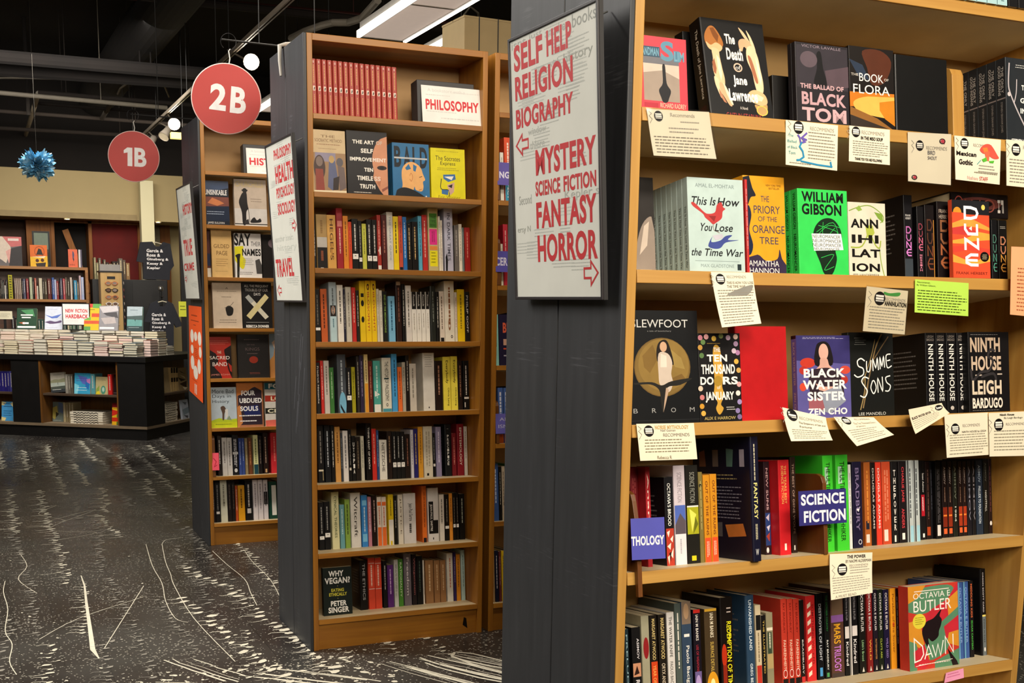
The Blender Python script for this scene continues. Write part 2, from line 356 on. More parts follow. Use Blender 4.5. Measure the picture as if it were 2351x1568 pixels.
# ------------------------------------------------------------ spine-out rows
# (x, thickness, height, setback, depth, colour, hardback, printed spine, description)
ROWS = {
('A',2):[
(.3318,.0154,.226,.08,.136,'3a3430',0,'G .32 0.10 .68 0.74 1 c8c4c0','')],
('A',6):[
(.0694,.0206,.2066,.06,.1446,'30201c',0,'G .32 0.10 .68 0.74 1 ddd8cc',''),
(.0944,.0252,.1966,.06,.1376,'d0ccc8',0,'G .32 0.10 .68 0.74 1 7a7470',''),
(.121,.0253,.1956,.06,.1369,'d0ccc8',0,'G .32 0.10 .68 0.74 1 7a7470',''),
(.1507,.0291,.2084,.06,.1459,'1c1c24',0,'r 0 .42 1 .48 d8d8d8;e .5 .88 .3 .05 d0d0d0;G .2 .1 .8 .8 2 c8c8cc','wide black'),
(.1754,.0144,.1914,.06,.1339,'34488c',0,'G .32 0.10 .68 0.74 1 a8b8d8',''),
(.1911,.0144,.1908,.06,.1336,'34488c',0,'G .32 0.10 .68 0.74 1 a8b8d8',''),
(.2079,.0145,.1902,.06,.1331,'8a7a5a',0,'G .32 0.10 .68 0.74 1 c8b890',''),
(.2279,.0192,.1918,.06,.1343,'6a3c20',0,'G .32 0.10 .68 0.74 1 c88858',''),
(.2572,.0249,.2047,.06,.1433,'d8d8a0',0,'r 0 .75 1 1 1c4a58;G .32 0.10 .68 0.72 1 5a6a30','pale yellow teal-footed'),
(.281,.0184,.1992,.06,.1395,'20181c',0,'G .32 0.10 .68 0.74 1 8a7a70',''),
(.3095,.026,.2145,.06,.15,'301c18',0,'r .3 .88 .7 .97 c8a070;G .32 0.10 .68 0.74 1 c8a890','dark brown large-lettered'),
(.3569,.0394,.2143,.06,.15,'d03038',1,'G .32 0.10 .68 0.74 1 f08078','wide red')],
('A',7):[
(.0319,.0142,.2177,.06,.15,'2a1614',0,'G .32 0.10 .68 0.74 1 ddd8cc',''),
(.053,.0234,.2166,.06,.15,'121216',0,'r .1 .74 .9 .8 d8d4d0;G .32 0.10 .68 0.71 1 8a8a88',''),
(.0852,.0345,.2173,.06,.15,'d4d4c0',0,'e .5 .54 .15 .03 2a2a24;G .32 0.10 .68 0.74 1 8a8878','wide ivory'),
(.1152,.0208,.2149,.06,.15,'241a18',0,'G .32 0.10 .68 0.74 1 6a5a50',''),
(.1351,.0163,.2139,.06,.1497,'241a18',0,'G .32 0.10 .68 0.74 1 6a5a50',''),
(.1512,.0126,.186,.06,.1302,'b84c20',0,'G .32 0.10 .68 0.74 1 ddd8cc',''),
(.1769,.0341,.187,.06,.1309,'dc9c18',0,'G .32 0.10 .68 0.74 1 6a4408','amber'),
(.2157,.0361,.2107,.06,.1475,'181618',0,'r .2 .7 .8 .82 c8c4c0;G .32 0.10 .68 0.74 1 d0ccc8','wide black'),
(.2505,.025,.2127,.06,.1489,'dcd4d8',0,'G .32 0.10 .68 0.74 1 8a8088',''),
(.2779,.0251,.2114,.06,.148,'dcd4d8',0,'G .32 0.10 .68 0.74 1 8a8088',''),
(.3053,.0233,.21,.06,.147,'dcd4d8',0,'r .05 .3 .95 .62 241c20;G .32 0.10 .68 0.74 1 6a6468','white-and-black'),
(.3446,.0434,.1986,.06,.139,'1c4a3c',1,'r .3 .1 .95 .9 ecebe4','green white-fronted'),
(.3762,.0149,.2003,.06,.1402,'7a2420',0,'G .32 0.10 .68 0.74 1 ddd8cc','')],
('B',0):[
(.0433,.0177,.1968,.06,.1378,'a33a2e',1,'r .12 .46 .88 .54 e8d4c4;p 3a2018 .3,.53 .5,.47 .8,.49 .6,.53;G .32 0.10 .68 0.43 1 d8a860;v .3 .03 .7 .07 f0d8c8 o;G .35 .6 .65 .92 1 d8a860',''),
(.0622,.0178,.1966,.06,.1377,'a33a2e',1,'r .12 .46 .88 .54 e8d4c4;p 3a2018 .3,.53 .5,.47 .8,.49 .6,.53;G .32 0.10 .68 0.43 1 d8a860;v .3 .03 .7 .07 f0d8c8 o;G .35 .6 .65 .92 1 d8a860',''),
(.0811,.0179,.1965,.06,.1375,'a33a2e',1,'r .12 .46 .88 .54 e8d4c4;p 3a2018 .3,.53 .5,.47 .8,.49 .6,.53;G .32 0.10 .68 0.43 1 d8a860;v .3 .03 .7 .07 f0d8c8 o;G .35 .6 .65 .92 1 d8a860',''),
(.1002,.018,.1963,.06,.1374,'a33a2e',1,'r .12 .46 .88 .54 e8d4c4;p 3a2018 .3,.53 .5,.47 .8,.49 .6,.53;G .32 0.10 .68 0.43 1 d8a860;v .3 .03 .7 .07 f0d8c8 o;G .35 .6 .65 .92 1 d8a860',''),
(.1193,.018,.1961,.06,.1373,'a33a2e',1,'r .12 .46 .88 .54 e8d4c4;p 3a2018 .3,.53 .5,.47 .8,.49 .6,.53;G .32 0.10 .68 0.43 1 d8a860;v .3 .03 .7 .07 f0d8c8 o;G .35 .6 .65 .92 1 d8a860',''),
(.1385,.0181,.1959,.06,.1372,'a33a2e',1,'r .12 .46 .88 .54 e8d4c4;p 3a2018 .3,.53 .5,.47 .8,.49 .6,.53;G .32 0.10 .68 0.43 1 d8a860;v .3 .03 .7 .07 f0d8c8 o;G .35 .6 .65 .92 1 d8a860',''),
(.1578,.0182,.1958,.06,.137,'a33a2e',1,'r .12 .46 .88 .54 e8d4c4;p 3a2018 .3,.53 .5,.47 .8,.49 .6,.53;G .32 0.10 .68 0.43 1 d8a860;v .3 .03 .7 .07 f0d8c8 o;G .35 .6 .65 .92 1 d8a860',''),
(.1771,.0182,.1956,.06,.1369,'a33a2e',1,'r .12 .46 .88 .54 e8d4c4;p 3a2018 .3,.53 .5,.47 .8,.49 .6,.53;G .32 0.10 .68 0.43 1 d8a860;v .3 .03 .7 .07 f0d8c8 o;G .35 .6 .65 .92 1 d8a860',''),
(.1965,.0183,.1954,.06,.1368,'a33a2e',1,'r .12 .46 .88 .54 e8d4c4;p 3a2018 .3,.53 .5,.47 .8,.49 .6,.53;G .32 0.10 .68 0.43 1 d8a860;v .3 .03 .7 .07 f0d8c8 o;G .35 .6 .65 .92 1 d8a860',''),
(.216,.0184,.1952,.06,.1367,'a33a2e',1,'r .12 .46 .88 .54 e8d4c4;p 3a2018 .3,.53 .5,.47 .8,.49 .6,.53;G .32 0.10 .68 0.43 1 d8a860;v .3 .03 .7 .07 f0d8c8 o;G .35 .6 .65 .92 1 d8a860',''),
(.2356,.0185,.195,.06,.1365,'a33a2e',1,'r .12 .46 .88 .54 e8d4c4;p 3a2018 .3,.53 .5,.47 .8,.49 .6,.53;G .32 0.10 .68 0.43 1 d8a860;v .3 .03 .7 .07 f0d8c8 o;G .35 .6 .65 .92 1 d8a860',''),
(.2552,.0185,.1949,.06,.1364,'a33a2e',1,'r .12 .46 .88 .54 e8d4c4;p 3a2018 .3,.53 .5,.47 .8,.49 .6,.53;G .32 0.10 .68 0.43 1 d8a860;v .3 .03 .7 .07 f0d8c8 o;G .35 .6 .65 .92 1 d8a860',''),
(.275,.0186,.1947,.06,.1363,'a33a2e',1,'r .12 .46 .88 .54 e8d4c4;p 3a2018 .3,.53 .5,.47 .8,.49 .6,.53;G .32 0.10 .68 0.43 1 d8a860;v .3 .03 .7 .07 f0d8c8 o;G .35 .6 .65 .92 1 d8a860',''),
(.2948,.0187,.1945,.06,.1361,'a33a2e',1,'r .12 .46 .88 .54 e8d4c4;p 3a2018 .3,.53 .5,.47 .8,.49 .6,.53;G .32 0.10 .68 0.43 1 d8a860;v .3 .03 .7 .07 f0d8c8 o;G .35 .6 .65 .92 1 d8a860',''),
(.3146,.0187,.1943,.06,.136,'a33a2e',1,'r .12 .46 .88 .54 e8d4c4;p 3a2018 .3,.53 .5,.47 .8,.49 .6,.53;G .32 0.10 .68 0.43 1 d8a860;v .3 .03 .7 .07 f0d8c8 o;G .35 .6 .65 .92 1 d8a860',''),
(.3346,.0188,.1941,.06,.1359,'a33a2e',1,'r .12 .46 .88 .54 e8d4c4;p 3a2018 .3,.53 .5,.47 .8,.49 .6,.53;G .32 0.10 .68 0.43 1 d8a860;v .3 .03 .7 .07 f0d8c8 o;G .35 .6 .65 .92 1 d8a860','')],
('B',2):[
(.0466,.008,.1953,.09,.126,'1c2430',0,'G .32 0.10 .68 0.74 1 ddd8cc','narrow navy patterned'),
(.0737,.0384,.1964,.09,.126,'a98a55',0,'r 0 .4 1 .58 b8b4ac;r 0 .58 1 1 1e1a18;r .3 .94 .6 .97 e0dcd4;G .32 0.10 .68 0.37 1 8a6a3a;G .3 .64 .7 .82 1 8a4a30','tan and black'),
(.1091,.0316,.1961,.09,.126,'d2a052',0,"v .3 0.07 .72 0.80 5a3414 HEGEL'S;G .4 .5 .6 .75 1 a87030",'wide tan'),
(.1398,.024,.2212,.09,.126,'9c2830',1,'r 0 .2 1 .29 d88078;G .32 0.32 .68 0.74 1 e8c0b0','tall crimson'),
(.1615,.0184,.1948,.09,.126,'e08a2c',0,'G .32 0.10 .68 0.74 1 7a4a10',''),
(.1773,.0119,.1751,.09,.1226,'d84a28',0,'G .32 0.10 .68 0.74 1 8a2010',''),
(.1959,.0227,.186,.09,.126,'1a1816',0,'r 0 0.66 1 0.76 f0eee8;G .32 0.10 .68 0.63 1 d8d4cc;g .3 0.68 .7 0.74 1 444444','black white-banded'),
(.2146,.0127,.1799,.09,.1259,'1c1a18',0,'r 0 0.72 1 0.80 f0eee8;G .32 0.10 .68 0.69 1 a8a49c;g .3 0.74 .7 0.78 1 444444','black white-banded'),
(.2297,.0156,.1702,.09,.1192,'c8c850',0,'G .32 0.10 .68 0.74 1 6a6a20',''),
(.2489,.0186,.1864,.09,.126,'1a1816',0,'r 0 0.69 1 0.79 f0eee8;G .32 0.10 .68 0.66 1 d8d4cc;g .3 0.71 .7 0.77 1 444444','black white-banded'),
(.2683,.0179,.1854,.09,.126,'1a1816',0,'r 0 0.69 1 0.79 f0eee8;G .32 0.10 .68 0.66 1 d8d4cc;g .3 0.71 .7 0.77 1 444444','black white-banded'),
(.2858,.0143,.2033,.09,.126,'a83028',0,'p e8e4dc .1,.62 .9,.54 .9,.7 .4,.66;r 0 .88 1 1 e8e4dc;G .32 0.10 .68 0.74 1 e0a898','red white-footed'),
(.3054,.0195,.2041,.09,.126,'5a2020',0,'G .32 0.10 .68 0.74 1 b07060',''),
(.3277,.0239,.2154,.09,.126,'d8d4cc',1,'v .3 0.07 .72 0.80 8a9aa8 THE GREAT GUIDE','tall pale grey'),
(.3498,.0196,.2007,.09,.126,'f0d020',0,'G .32 0.10 .68 0.74 1 3a3414','yellow'),
(.368,.0145,.2032,.09,.126,'c8503a',0,'r 0 .9 1 1 1c2430;G .32 0.10 .68 0.74 1 7a2414','orange-red'),
(.3837,.0146,.2003,.09,.126,'2a70b8',0,'G .32 0.10 .68 0.74 1 cfe0f0',''),
(.401,.0184,.1801,.09,.126,'181412',0,'G .32 0.10 .68 0.74 1 c8a870;g .3 .03 .7 .05 1 c8a870',''),
(.4229,.0215,.1845,.09,.126,'181412',0,'G .32 0.10 .68 0.74 1 c8a870',''),
(.4429,.014,.2062,.09,.126,'5aa8c8',0,'G .32 0.10 .68 0.74 1 1c4a60',''),
(.4616,.0194,.2104,.09,.126,'b82c28',0,'G .32 0.10 .68 0.74 1 e0b0a0',''),
(.4947,.0409,.2363,.09,.126,'c0b080',1,'r .06 .08 .94 .3 4f8a34;r .06 .32 .94 .56 e0308a;r .06 .58 .94 .64 e08a40;r .06 .65 .94 .89 ece020;t .2 .12 .8 .16 2a4a1c THE;t .2 .18 .8 .22 2a4a1c TIME;t .2 .24 .8 .28 2a4a1c BEING;G .3 .35 .7 .52 2 a02060;g .2 .67 .8 .86 4 7a7414','wide multicoloured'),
(.5192,.0065,.2082,.09,.126,'e8e0d0',0,'G .32 0.10 .68 0.74 1 6a6458',''),
(.527,.0072,.1937,.09,.126,'e4dccc',0,'G .32 0.10 .68 0.74 1 8a5a48',''),
(.5558,.0351,.2372,.09,.126,'b8b8cc',1,'p 16161c 0,1 0,.74 .2,.68 .3,.8 .22,1;v .3 0.07 .72 0.80 4a4a5a IN DARK TIMES','wide lavender'),
(.5863,.0171,.1784,.09,.1249,'6a6460',0,'G .32 0.10 .68 0.74 1 a8a49c',''),
(.6021,.0123,.1826,.09,.126,'e8e0d0',0,'G .32 0.10 .68 0.74 1 8a8478',''),
(.6128,.0071,.1706,.09,.1194,'708080',0,'G .32 0.10 .68 0.74 1 a8b8b8',''),
(.63,.0221,.1712,.09,.1198,'a82420',0,'G .32 0.10 .68 0.74 1 d88070','')],
('B',3):[
(.0551,.0188,.1895,.09,.126,'1c1a18',0,'r 0 0.71 1 0.76 f0eee8;G .32 0.10 .68 0.68 1 6a665c;g .3 0.73 .7 0.74 1 444444','black white-banded'),
(.0786,.0231,.1915,.09,.126,'c05a28',0,'G .32 0.10 .68 0.74 1 5a2408',''),
(.1123,.0283,.2161,.09,.126,'a8b8c0',1,'r 0 .38 1 .56 2c2420;e .5 .46 .3 .07 c09880;r 0 .56 1 1 b4d0d8;G .32 0.10 .68 0.53 1 5a6468;G .35 .6 .65 .78 1 3a6a7a','tall pale blue'),
(.1391,.022,.2062,.09,.126,'e4dfd6',0,'G .32 0.10 .68 0.74 1 5a564e',''),
(.1544,.0068,.191,.09,.126,'2a2844',0,'G .32 0.10 .68 0.74 1 ddd8cc',''),
(.1705,.0214,.1999,.09,.126,'c8c2b4',1,'G .32 0.10 .68 0.74 1 7a7468',''),
(.1897,.0149,.1984,.09,.126,'c02c28',0,'G .32 0.10 .68 0.74 1 e8b8a8',''),
(.2041,.0106,.1883,.09,.126,'2c2a24',0,'G .32 0.10 .68 0.74 1 ddd8cc',''),
(.2223,.0209,.2225,.09,.126,'e8c41c',0,'r .2 .2 .8 .26 2a2410;e .5 .36 .3 .05 2a2410;e .5 .62 .3 .05 2a2410','yellow symbol-dotted'),
(.2444,.021,.2236,.09,.126,'f0c818',0,'v .3 0.07 .72 0.80 b8442c PHILOSOPHY!;o .5 .1 .25 .05 .1 3a3010','yellow'),
(.2654,.0188,.224,.09,.126,'f0c818',0,'v .3 0.07 .72 0.80 b8442c PHILOSOPHY!;o .5 .1 .25 .05 .1 3a3010','yellow'),
(.2808,.0092,.1947,.09,.126,'d4ccb8',0,'G .32 0.10 .68 0.74 1 8a8470',''),
(.2919,.0107,.1896,.09,.126,'dcd6c6',0,'G .32 0.10 .68 0.74 1 8a8470',''),
(.3074,.0167,.1863,.09,.126,'242420',0,'v .3 0.07 .72 0.80 88b050 END OF THE MEGAMACHINE','black green-lettered'),
(.3329,.0251,.1692,.09,.1184,'7ab8dc',0,'G .32 0.10 .68 0.74 1 2a5a78','short light blue'),
(.3608,.0222,.2223,.09,.126,'3a2420',1,'r 0 0 1 .06 b09880;G .32 0.10 .68 0.74 1 8a5a4a','tall dark brown'),
(.3795,.0117,.2138,.09,.126,'141212',0,'G .32 0.10 .68 0.74 1 ddd8cc',''),
(.3987,.0216,.2088,.09,.126,'dcd6d0',0,'G .32 0.10 .68 0.74 1 6a665e',''),
(.4197,.0186,.1862,.09,.126,'e6e2da',0,'r 0 0 1 .34 1c1a18;v .3 .06 .7 .28 d8d4cc Foucault;G .35 .42 .65 .75 1 a09888','black-over-white'),
(.4387,.0172,.1865,.09,.126,'e6e2da',0,'r 0 0 1 .34 1c1a18;v .3 .06 .7 .28 d8d4cc Foucault;G .35 .42 .65 .75 1 a09888','black-over-white'),
(.4565,.0161,.1868,.09,.126,'e6e2da',0,'r 0 0 1 .34 1c1a18;v .3 .06 .7 .28 d8d4cc Foucault;G .35 .42 .65 .75 1 a09888','black-over-white'),
(.4732,.015,.187,.09,.126,'e6e2da',0,'r 0 0 1 .34 1c1a18;v .3 .06 .7 .28 d8d4cc Foucault;G .35 .42 .65 .75 1 a09888','black-over-white'),
(.4951,.022,.2087,.09,.126,'2c302c',1,'G .32 0.10 .68 0.74 1 7a8078',''),
(.513,.012,.1876,.09,.126,'1a1816',0,'G .32 0.10 .68 0.74 1 ddd8cc',''),
(.5297,.0189,.1896,.09,.126,'dccfc0',0,'r .1 .9 .9 1 1a1816;G .32 0.10 .68 0.74 1 6a5a4a','pale pink-cream'),
(.5607,.0399,.2277,.09,.126,'e2dccc',1,'G .32 0.10 .68 0.74 1 8a5a3a;o .7 .9 .12 .025 .06 2a2620;v .3 .6 .6 .8 8a5a3a o','wide tall cream'),
(.586,.0097,.1869,.09,.126,'dcd4c4',0,'G .32 0.10 .68 0.74 1 a05040',''),
(.6065,.0286,.198,.09,.126,'e8c414',0,'G .32 0.10 .68 0.74 1 8a7410',''),
(.6318,.0186,.1894,.09,.126,'1c1a1a',0,'v .3 0.07 .72 0.80 d8d4cc PHILIP GOFF','black white-lettered')],
('B',4):[
(.0541,.0146,.1826,.09,.126,'242020',0,'v .3 0.07 .72 0.80 e0d8d0 Friedrich Nietzsche','black large-lettered'),
(.069,.0111,.1894,.09,.126,'c82c24',0,'G .32 0.10 .68 0.74 1 e8c0b8',''),
(.0859,.0191,.1892,.09,.126,'c8c0b8',0,'G .32 0.10 .68 0.74 1 6a645c',''),
(.1046,.0155,.1647,.09,.1153,'3c7838',0,'G .32 0.10 .68 0.74 1 a8c8a0',''),
(.1425,.0331,.2114,.09,.126,'4a5058',1,'e .55 .86 .5 .22 78b8d8;p 20242c .2,.84 .9,1 .6,1 .2,.9;G .32 0.10 .68 0.74 1 aab4bc','wide slate-grey'),
(.1687,.0186,.164,.09,.1148,'16141a',0,'r 0 0.62 1 0.72 f0eee8;G .32 0.10 .68 0.59 1 d8d4cc;g .3 0.64 .7 0.70 1 444444','black white-banded'),
(.186,.0136,.1655,.09,.1159,'a8a020',0,'G .32 0.10 .68 0.74 1 5a5610',''),
(.204,.0114,.204,.09,.126,'3a3430',1,'G .32 0.10 .68 0.74 1 ddd8cc',''),
(.2181,.0144,.2074,.09,.126,'3a3050',1,'G .32 0.10 .68 0.74 1 a898b8',''),
(.2352,.0144,.2108,.09,.126,'e8cf90',0,'r 0 .5 1 1 e09a30;G .32 0.10 .68 0.47 1 4a3414','cream and orange'),
(.2515,.0152,.186,.09,.126,'6a2418',0,'G .32 0.10 .68 0.74 1 c08870',''),
(.2758,.0265,.1875,.09,.126,'50a89c',0,'r 0 .85 1 1 eceae2;p eceae2 .1,.58 .9,.66 .1,.7;G .32 0.10 .68 0.74 1 c0e0d8','teal white-footed'),
(.3131,.035,.1978,.09,.126,'e0dccc',0,'r .2 .37 .75 .4 2a4a48;r 0 .94 1 1 4a98a8;v .3 0.07 .72 0.80 3a382e THE HISTORY OF PHILOSOPHY;o .5 .87 .12 .03 .05 2a2620','wide cream'),
(.3443,.0216,.2118,.09,.126,'4aa0dc',1,'G .32 0.10 .68 0.74 1 16405c','tall light blue'),
(.3644,.0163,.1635,.09,.1145,'e87030',0,'G .32 0.10 .68 0.74 1 8a3010',''),
(.3803,.0126,.1812,.09,.126,'b0a898',0,'G .32 0.10 .68 0.74 1 5a544a',''),
(.3948,.0134,.2061,.09,.126,'241c18',0,'G .32 0.10 .68 0.74 1 c8c0b4',''),
(.4158,.0257,.1755,.09,.1229,'c8c0b4',0,'G .32 0.10 .68 0.74 1 8a8478',''),
(.4793,.047,.2145,.09,.126,'dad6ce',1,'r .4 .93 .5 .96 2a2620;g .12 .03 .88 .26 6 9a968e','very wide white'),
(.5192,.0282,.1853,.09,.126,'2c1a14',0,'G .32 0.10 .68 0.74 1 a87a60',''),
(.5509,.0298,.1995,.09,.126,'f0e050',0,'v .3 .07 .72 .5 2a2810 Everybody;v .55 .58 .85 .92 2a2810 Olivia Laing','lemon yellow'),
(.5812,.027,.2011,.09,.126,'f0e050',0,'v .3 .07 .72 .5 2a2810 Everybody;v .55 .58 .85 .92 2a2810 Olivia Laing','lemon yellow'),
(.6056,.017,.1845,.09,.126,'2c1a14',0,'G .32 0.10 .68 0.74 1 a87a60',''),
(.6296,.0229,.1843,.09,.126,'181614',0,'r .05 .74 .95 .78 e0dcd4;r .1 .85 .3 .95 d8d4cc;G .32 0.10 .68 0.71 1 d8d4cc','black silver-ringed')],
('B',5):[
(.0639,.0221,.2087,.1,.116,'141214',0,'r 0 .77 .9 .8 d8cfb8;r .75 .8 .85 .96 b8a878;G .32 0.10 .68 0.74 1 8a8680','black cream-banded'),
(.0901,.0237,.2079,.1,.116,'1e2228',1,'G .32 0.10 .68 0.74 1 c8d0d8','wide black'),
(.1095,.0128,.2073,.1,.116,'141414',0,'G .32 0.10 .68 0.74 1 ddd8cc',''),
(.1277,.0202,.2014,.1,.116,'d09850',0,'G .32 0.10 .68 0.74 1 7a4a18',''),
(.142,.007,.1779,.1,.116,'3a4048',0,'G .32 0.10 .68 0.74 1 a8b0b8',''),
(.1573,.0195,.1863,.1,.116,'e0dcd8',0,'G .32 0.10 .68 0.74 1 6a6a70',''),
(.1745,.0122,.191,.1,.116,'161414',0,'r .1 .74 .8 .79 d8d0c0;G .32 0.10 .68 0.74 1 8a8680',''),
(.1885,.013,.1656,.1,.1159,'141212',0,'s .2 .14 .8 .86 f4f2ec UTOPIA','black white-lettered'),
(.2049,.0175,.1615,.1,.113,'2a2018',0,'G .32 0.10 .68 0.74 1 8a7860',''),
(.2217,.0123,.1645,.1,.1151,'c8c4b0',0,'G .32 0.10 .68 0.74 1 6a7060',''),
(.2469,.0221,.2102,.1,.116,'161414',1,'v .3 0.07 .72 0.80 f0ece4 THINK LEAST OF DEATH','tall black white-lettered'),
(.2673,.0169,.1898,.1,.116,'cc3028',0,'G .32 0.10 .68 0.74 1 f0a898',''),
(.2812,.0087,.184,.1,.116,'2a4a80',0,'G .32 0.10 .68 0.74 1 a8c0e0',''),
(.3015,.0292,.1473,.1,.1031,'e8e4da',0,'v .3 0.07 .72 0.80 5a564e NIETZSCHE','white'),
(.3271,.0187,.1788,.1,.116,'30201a',0,'G .32 0.10 .68 0.74 1 a08060',''),
(.3462,.0157,.1764,.1,.116,'1c1c1c',0,'r 0 0.65 1 0.75 f0eee8;G .32 0.10 .68 0.62 1 c8c8c4;g .3 0.67 .7 0.73 1 444444','black white-banded'),
(.3627,.015,.1758,.1,.116,'1c1c1c',0,'r 0 0.65 1 0.75 f0eee8;G .32 0.10 .68 0.62 1 c8c8c4;g .3 0.67 .7 0.73 1 444444','black white-banded'),
(.3792,.0158,.1753,.1,.116,'1c1c1c',0,'r 0 0.65 1 0.75 f0eee8;G .32 0.10 .68 0.62 1 c8c8c4;g .3 0.67 .7 0.73 1 444444','black white-banded'),
(.398,.0197,.1656,.1,.1159,'2a1a14',0,'G .32 0.10 .68 0.74 1 8a5a48',''),
(.4165,.0112,.1813,.1,.116,'d0ccd4',0,'G .32 0.10 .68 0.74 1 7a7a88',''),
(.4313,.0159,.1845,.1,.116,'2c2878',0,'G .32 0.10 .68 0.74 1 c8a860',''),
(.4505,.0183,.1912,.1,.116,'d8982c',0,'G .32 0.10 .68 0.74 1 8a5a10',''),
(.4803,.0357,.192,.1,.116,'d0c8b4',0,'r .3 .92 .55 .97 2a2620;G .2 .1 .8 .8 2 a8a08c','wide cream'),
(.5043,.0106,.1656,.1,.1159,'161416',0,'r 0 .7 1 .76 d8d4cc;G .32 0.10 .68 0.67 1 a8a8a8',''),
(.524,.0225,.1888,.1,.116,'9088a8',1,'G .32 0.10 .68 0.74 1 e0d8ec','wide lavender'),
(.5623,.0275,.1968,.1,.116,'202428',1,'s .3 .2 .65 .8 e8e8e4 PRECIPICE;g .3 .08 .6 .1 1 e8e8e4','wide slate-black'),
(.5862,.0172,.1628,.1,.114,'7a1c24',0,'G .32 0.10 .68 0.74 1 d08878',''),
(.6132,.0285,.1971,.1,.116,'8a1c28',1,'v .3 0.07 .72 0.80 e8d8c8 EPISTEMOLOGY','tall crimson'),
(.6347,.0128,.1869,.1,.116,'d8d0c4',0,'r .4 .6 .6 .64 6a4a3a;G .32 0.10 .68 0.74 1 8a8478','')],
('B',6):[
(.0639,.0194,.1764,.1,.116,'16161a',0,'r 0 0.71 1 0.78 f0eee8;G .32 0.10 .68 0.68 1 a8a8a4;g .3 0.73 .7 0.76 1 444444','black white-banded'),
(.0856,.0213,.1774,.1,.116,'16161a',0,'r 0 0.65 1 0.74 f0eee8;G .32 0.10 .68 0.62 1 a8a8a4;g .3 0.67 .7 0.72 1 444444','black white-banded'),
(.1171,.0287,.2108,.1,.116,'dcd8a8',1,'v .3 0.07 .72 0.80 4a5a3a CYNICAL THEORIES','tall pale green'),
(.1423,.017,.163,.1,.1141,'6aa0a8',0,'G .32 0.10 .68 0.74 1 c8e0e0',''),
(.1628,.0188,.1818,.1,.116,'88a848',0,'G .32 0.10 .68 0.74 1 3a4a18',''),
(.1949,.0383,.2043,.1,.116,'e0dcd4',1,'v .3 0.07 .72 0.80 4a4640 Witcraft','wide white'),
(.2286,.0228,.1936,.1,.116,'3a88d0',0,'r .1 .1 .9 .2 7ac0e8;r .1 .75 .9 .9 7ac0e8;G .32 0.23 .68 0.72 1 c8e4f8',''),
(.2489,.0136,.1858,.1,.116,'c08090',0,'G .32 0.10 .68 0.74 1 e8d8e0',''),
(.2673,.0183,.1915,.1,.116,'2a1814',0,'G .32 0.10 .68 0.74 1 c8a8a0',''),
(.2868,.0165,.1836,.1,.116,'e8dccf',0,'r 0 .1 1 .18 e87030;r 0 .62 1 1 e87030;G .32 0.21 .68 0.59 1 c85820','white and orange'),
(.3052,.0175,.1826,.1,.116,'e8dccf',0,'r 0 .1 1 .18 e87030;r 0 .62 1 1 e87030;G .32 0.21 .68 0.59 1 c85820','white and orange'),
(.3323,.0204,.1901,.1,.116,'e8c818',0,'r 0 .5 1 1 ece8e0;r .3 .92 .7 1 e8c818;G .32 0.10 .68 0.47 1 8a7414','yellow and white'),
(.3507,.0138,.1846,.1,.116,'1c1a16',0,'G .32 0.10 .68 0.74 1 a8a49c',''),
(.3707,.0196,.188,.1,.116,'e0d8c8',0,'v .3 0.07 .72 0.80 7a6a58 JUSTICE','narrow cream'),
(.4072,.0485,.1905,.1,.116,'d8d4d2',0,'v .35 .2 .75 .55 2a2624 Jean-Paul Sartre;G .4 .6 .7 .8 1 2a2624','wide pale grey'),
(.467,.019,.2145,.1,.116,'e07028',1,'r 0 .92 1 1 2a2028;G .32 0.10 .68 0.74 1 7a3010','tall orange'),
(.5029,.0445,.2058,.1,.116,'d8d4d0',1,'r 0 .25 .5 .6 1a1818;r 0 .6 1 .85 1a1818;r .4 .92 .5 .96 2a2620;v .1 .3 .4 .8 e8e4dc JEAN-PAUL SARTRE','wide white and black'),
(.5378,.0192,.1787,.1,.116,'dcd4c8',0,'G .32 0.10 .68 0.74 1 6a645a',''),
(.5585,.0173,.1776,.1,.116,'1c1410',0,'r 0 0.68 1 0.74 f0eee8;G .32 0.10 .68 0.65 1 8a8478;g .3 0.70 .7 0.72 1 444444',''),
(.5753,.0134,.1812,.1,.116,'e09030',0,'G .32 0.10 .68 0.74 1 8a4a10',''),
(.5892,.0115,.1819,.1,.116,'1c1612',0,'r 0 0.66 1 0.73 f0eee8;G .32 0.10 .68 0.63 1 8a8478;g .3 0.68 .7 0.71 1 444444','black white-banded'),
(.6022,.0115,.1811,.1,.116,'1c1612',0,'r 0 0.66 1 0.73 f0eee8;G .32 0.10 .68 0.63 1 8a8478;g .3 0.68 .7 0.71 1 444444','black white-banded'),
(.622,.0215,.1764,.1,.116,'141414',0,'G .32 0.10 .68 0.74 1 a8b0a0','')],
('B',7):[
(.2276,.0305,.1889,.11,.106,'1c1a1a',1,'v .3 0.07 .72 0.80 a8a8a8 THE ETHICS','wide black'),
(.2588,.025,.1956,.11,.106,'d84830',0,'r 0 .1 1 .11 ecd8d0;r 0 .6 1 .61 ecd8d0;G .32 0.14 .68 0.57 1 e8c8b8','vermilion white-lined'),
(.2853,.0252,.1935,.11,.106,'d84830',0,'r 0 .1 1 .11 ecd8d0;r 0 .6 1 .61 ecd8d0;G .32 0.14 .68 0.57 1 e8c8b8','vermilion white-lined'),
(.3118,.0158,.1801,.11,.106,'1c1a1c',0,'G .32 0.10 .68 0.74 1 c8c4c0',''),
(.3335,.0235,.1624,.11,.106,'5a2878',0,'G .32 0.10 .68 0.74 1 c8a0d8','short purple'),
(.3568,.0159,.1811,.11,.106,'c8c8c4',0,'G .2 .1 .8 .8 2 8a8a88',''),
(.3752,.0179,.1819,.11,.106,'4a8830',0,'v .3 0.07 .72 0.80 d8e8c8 RATIONALITY','green'),
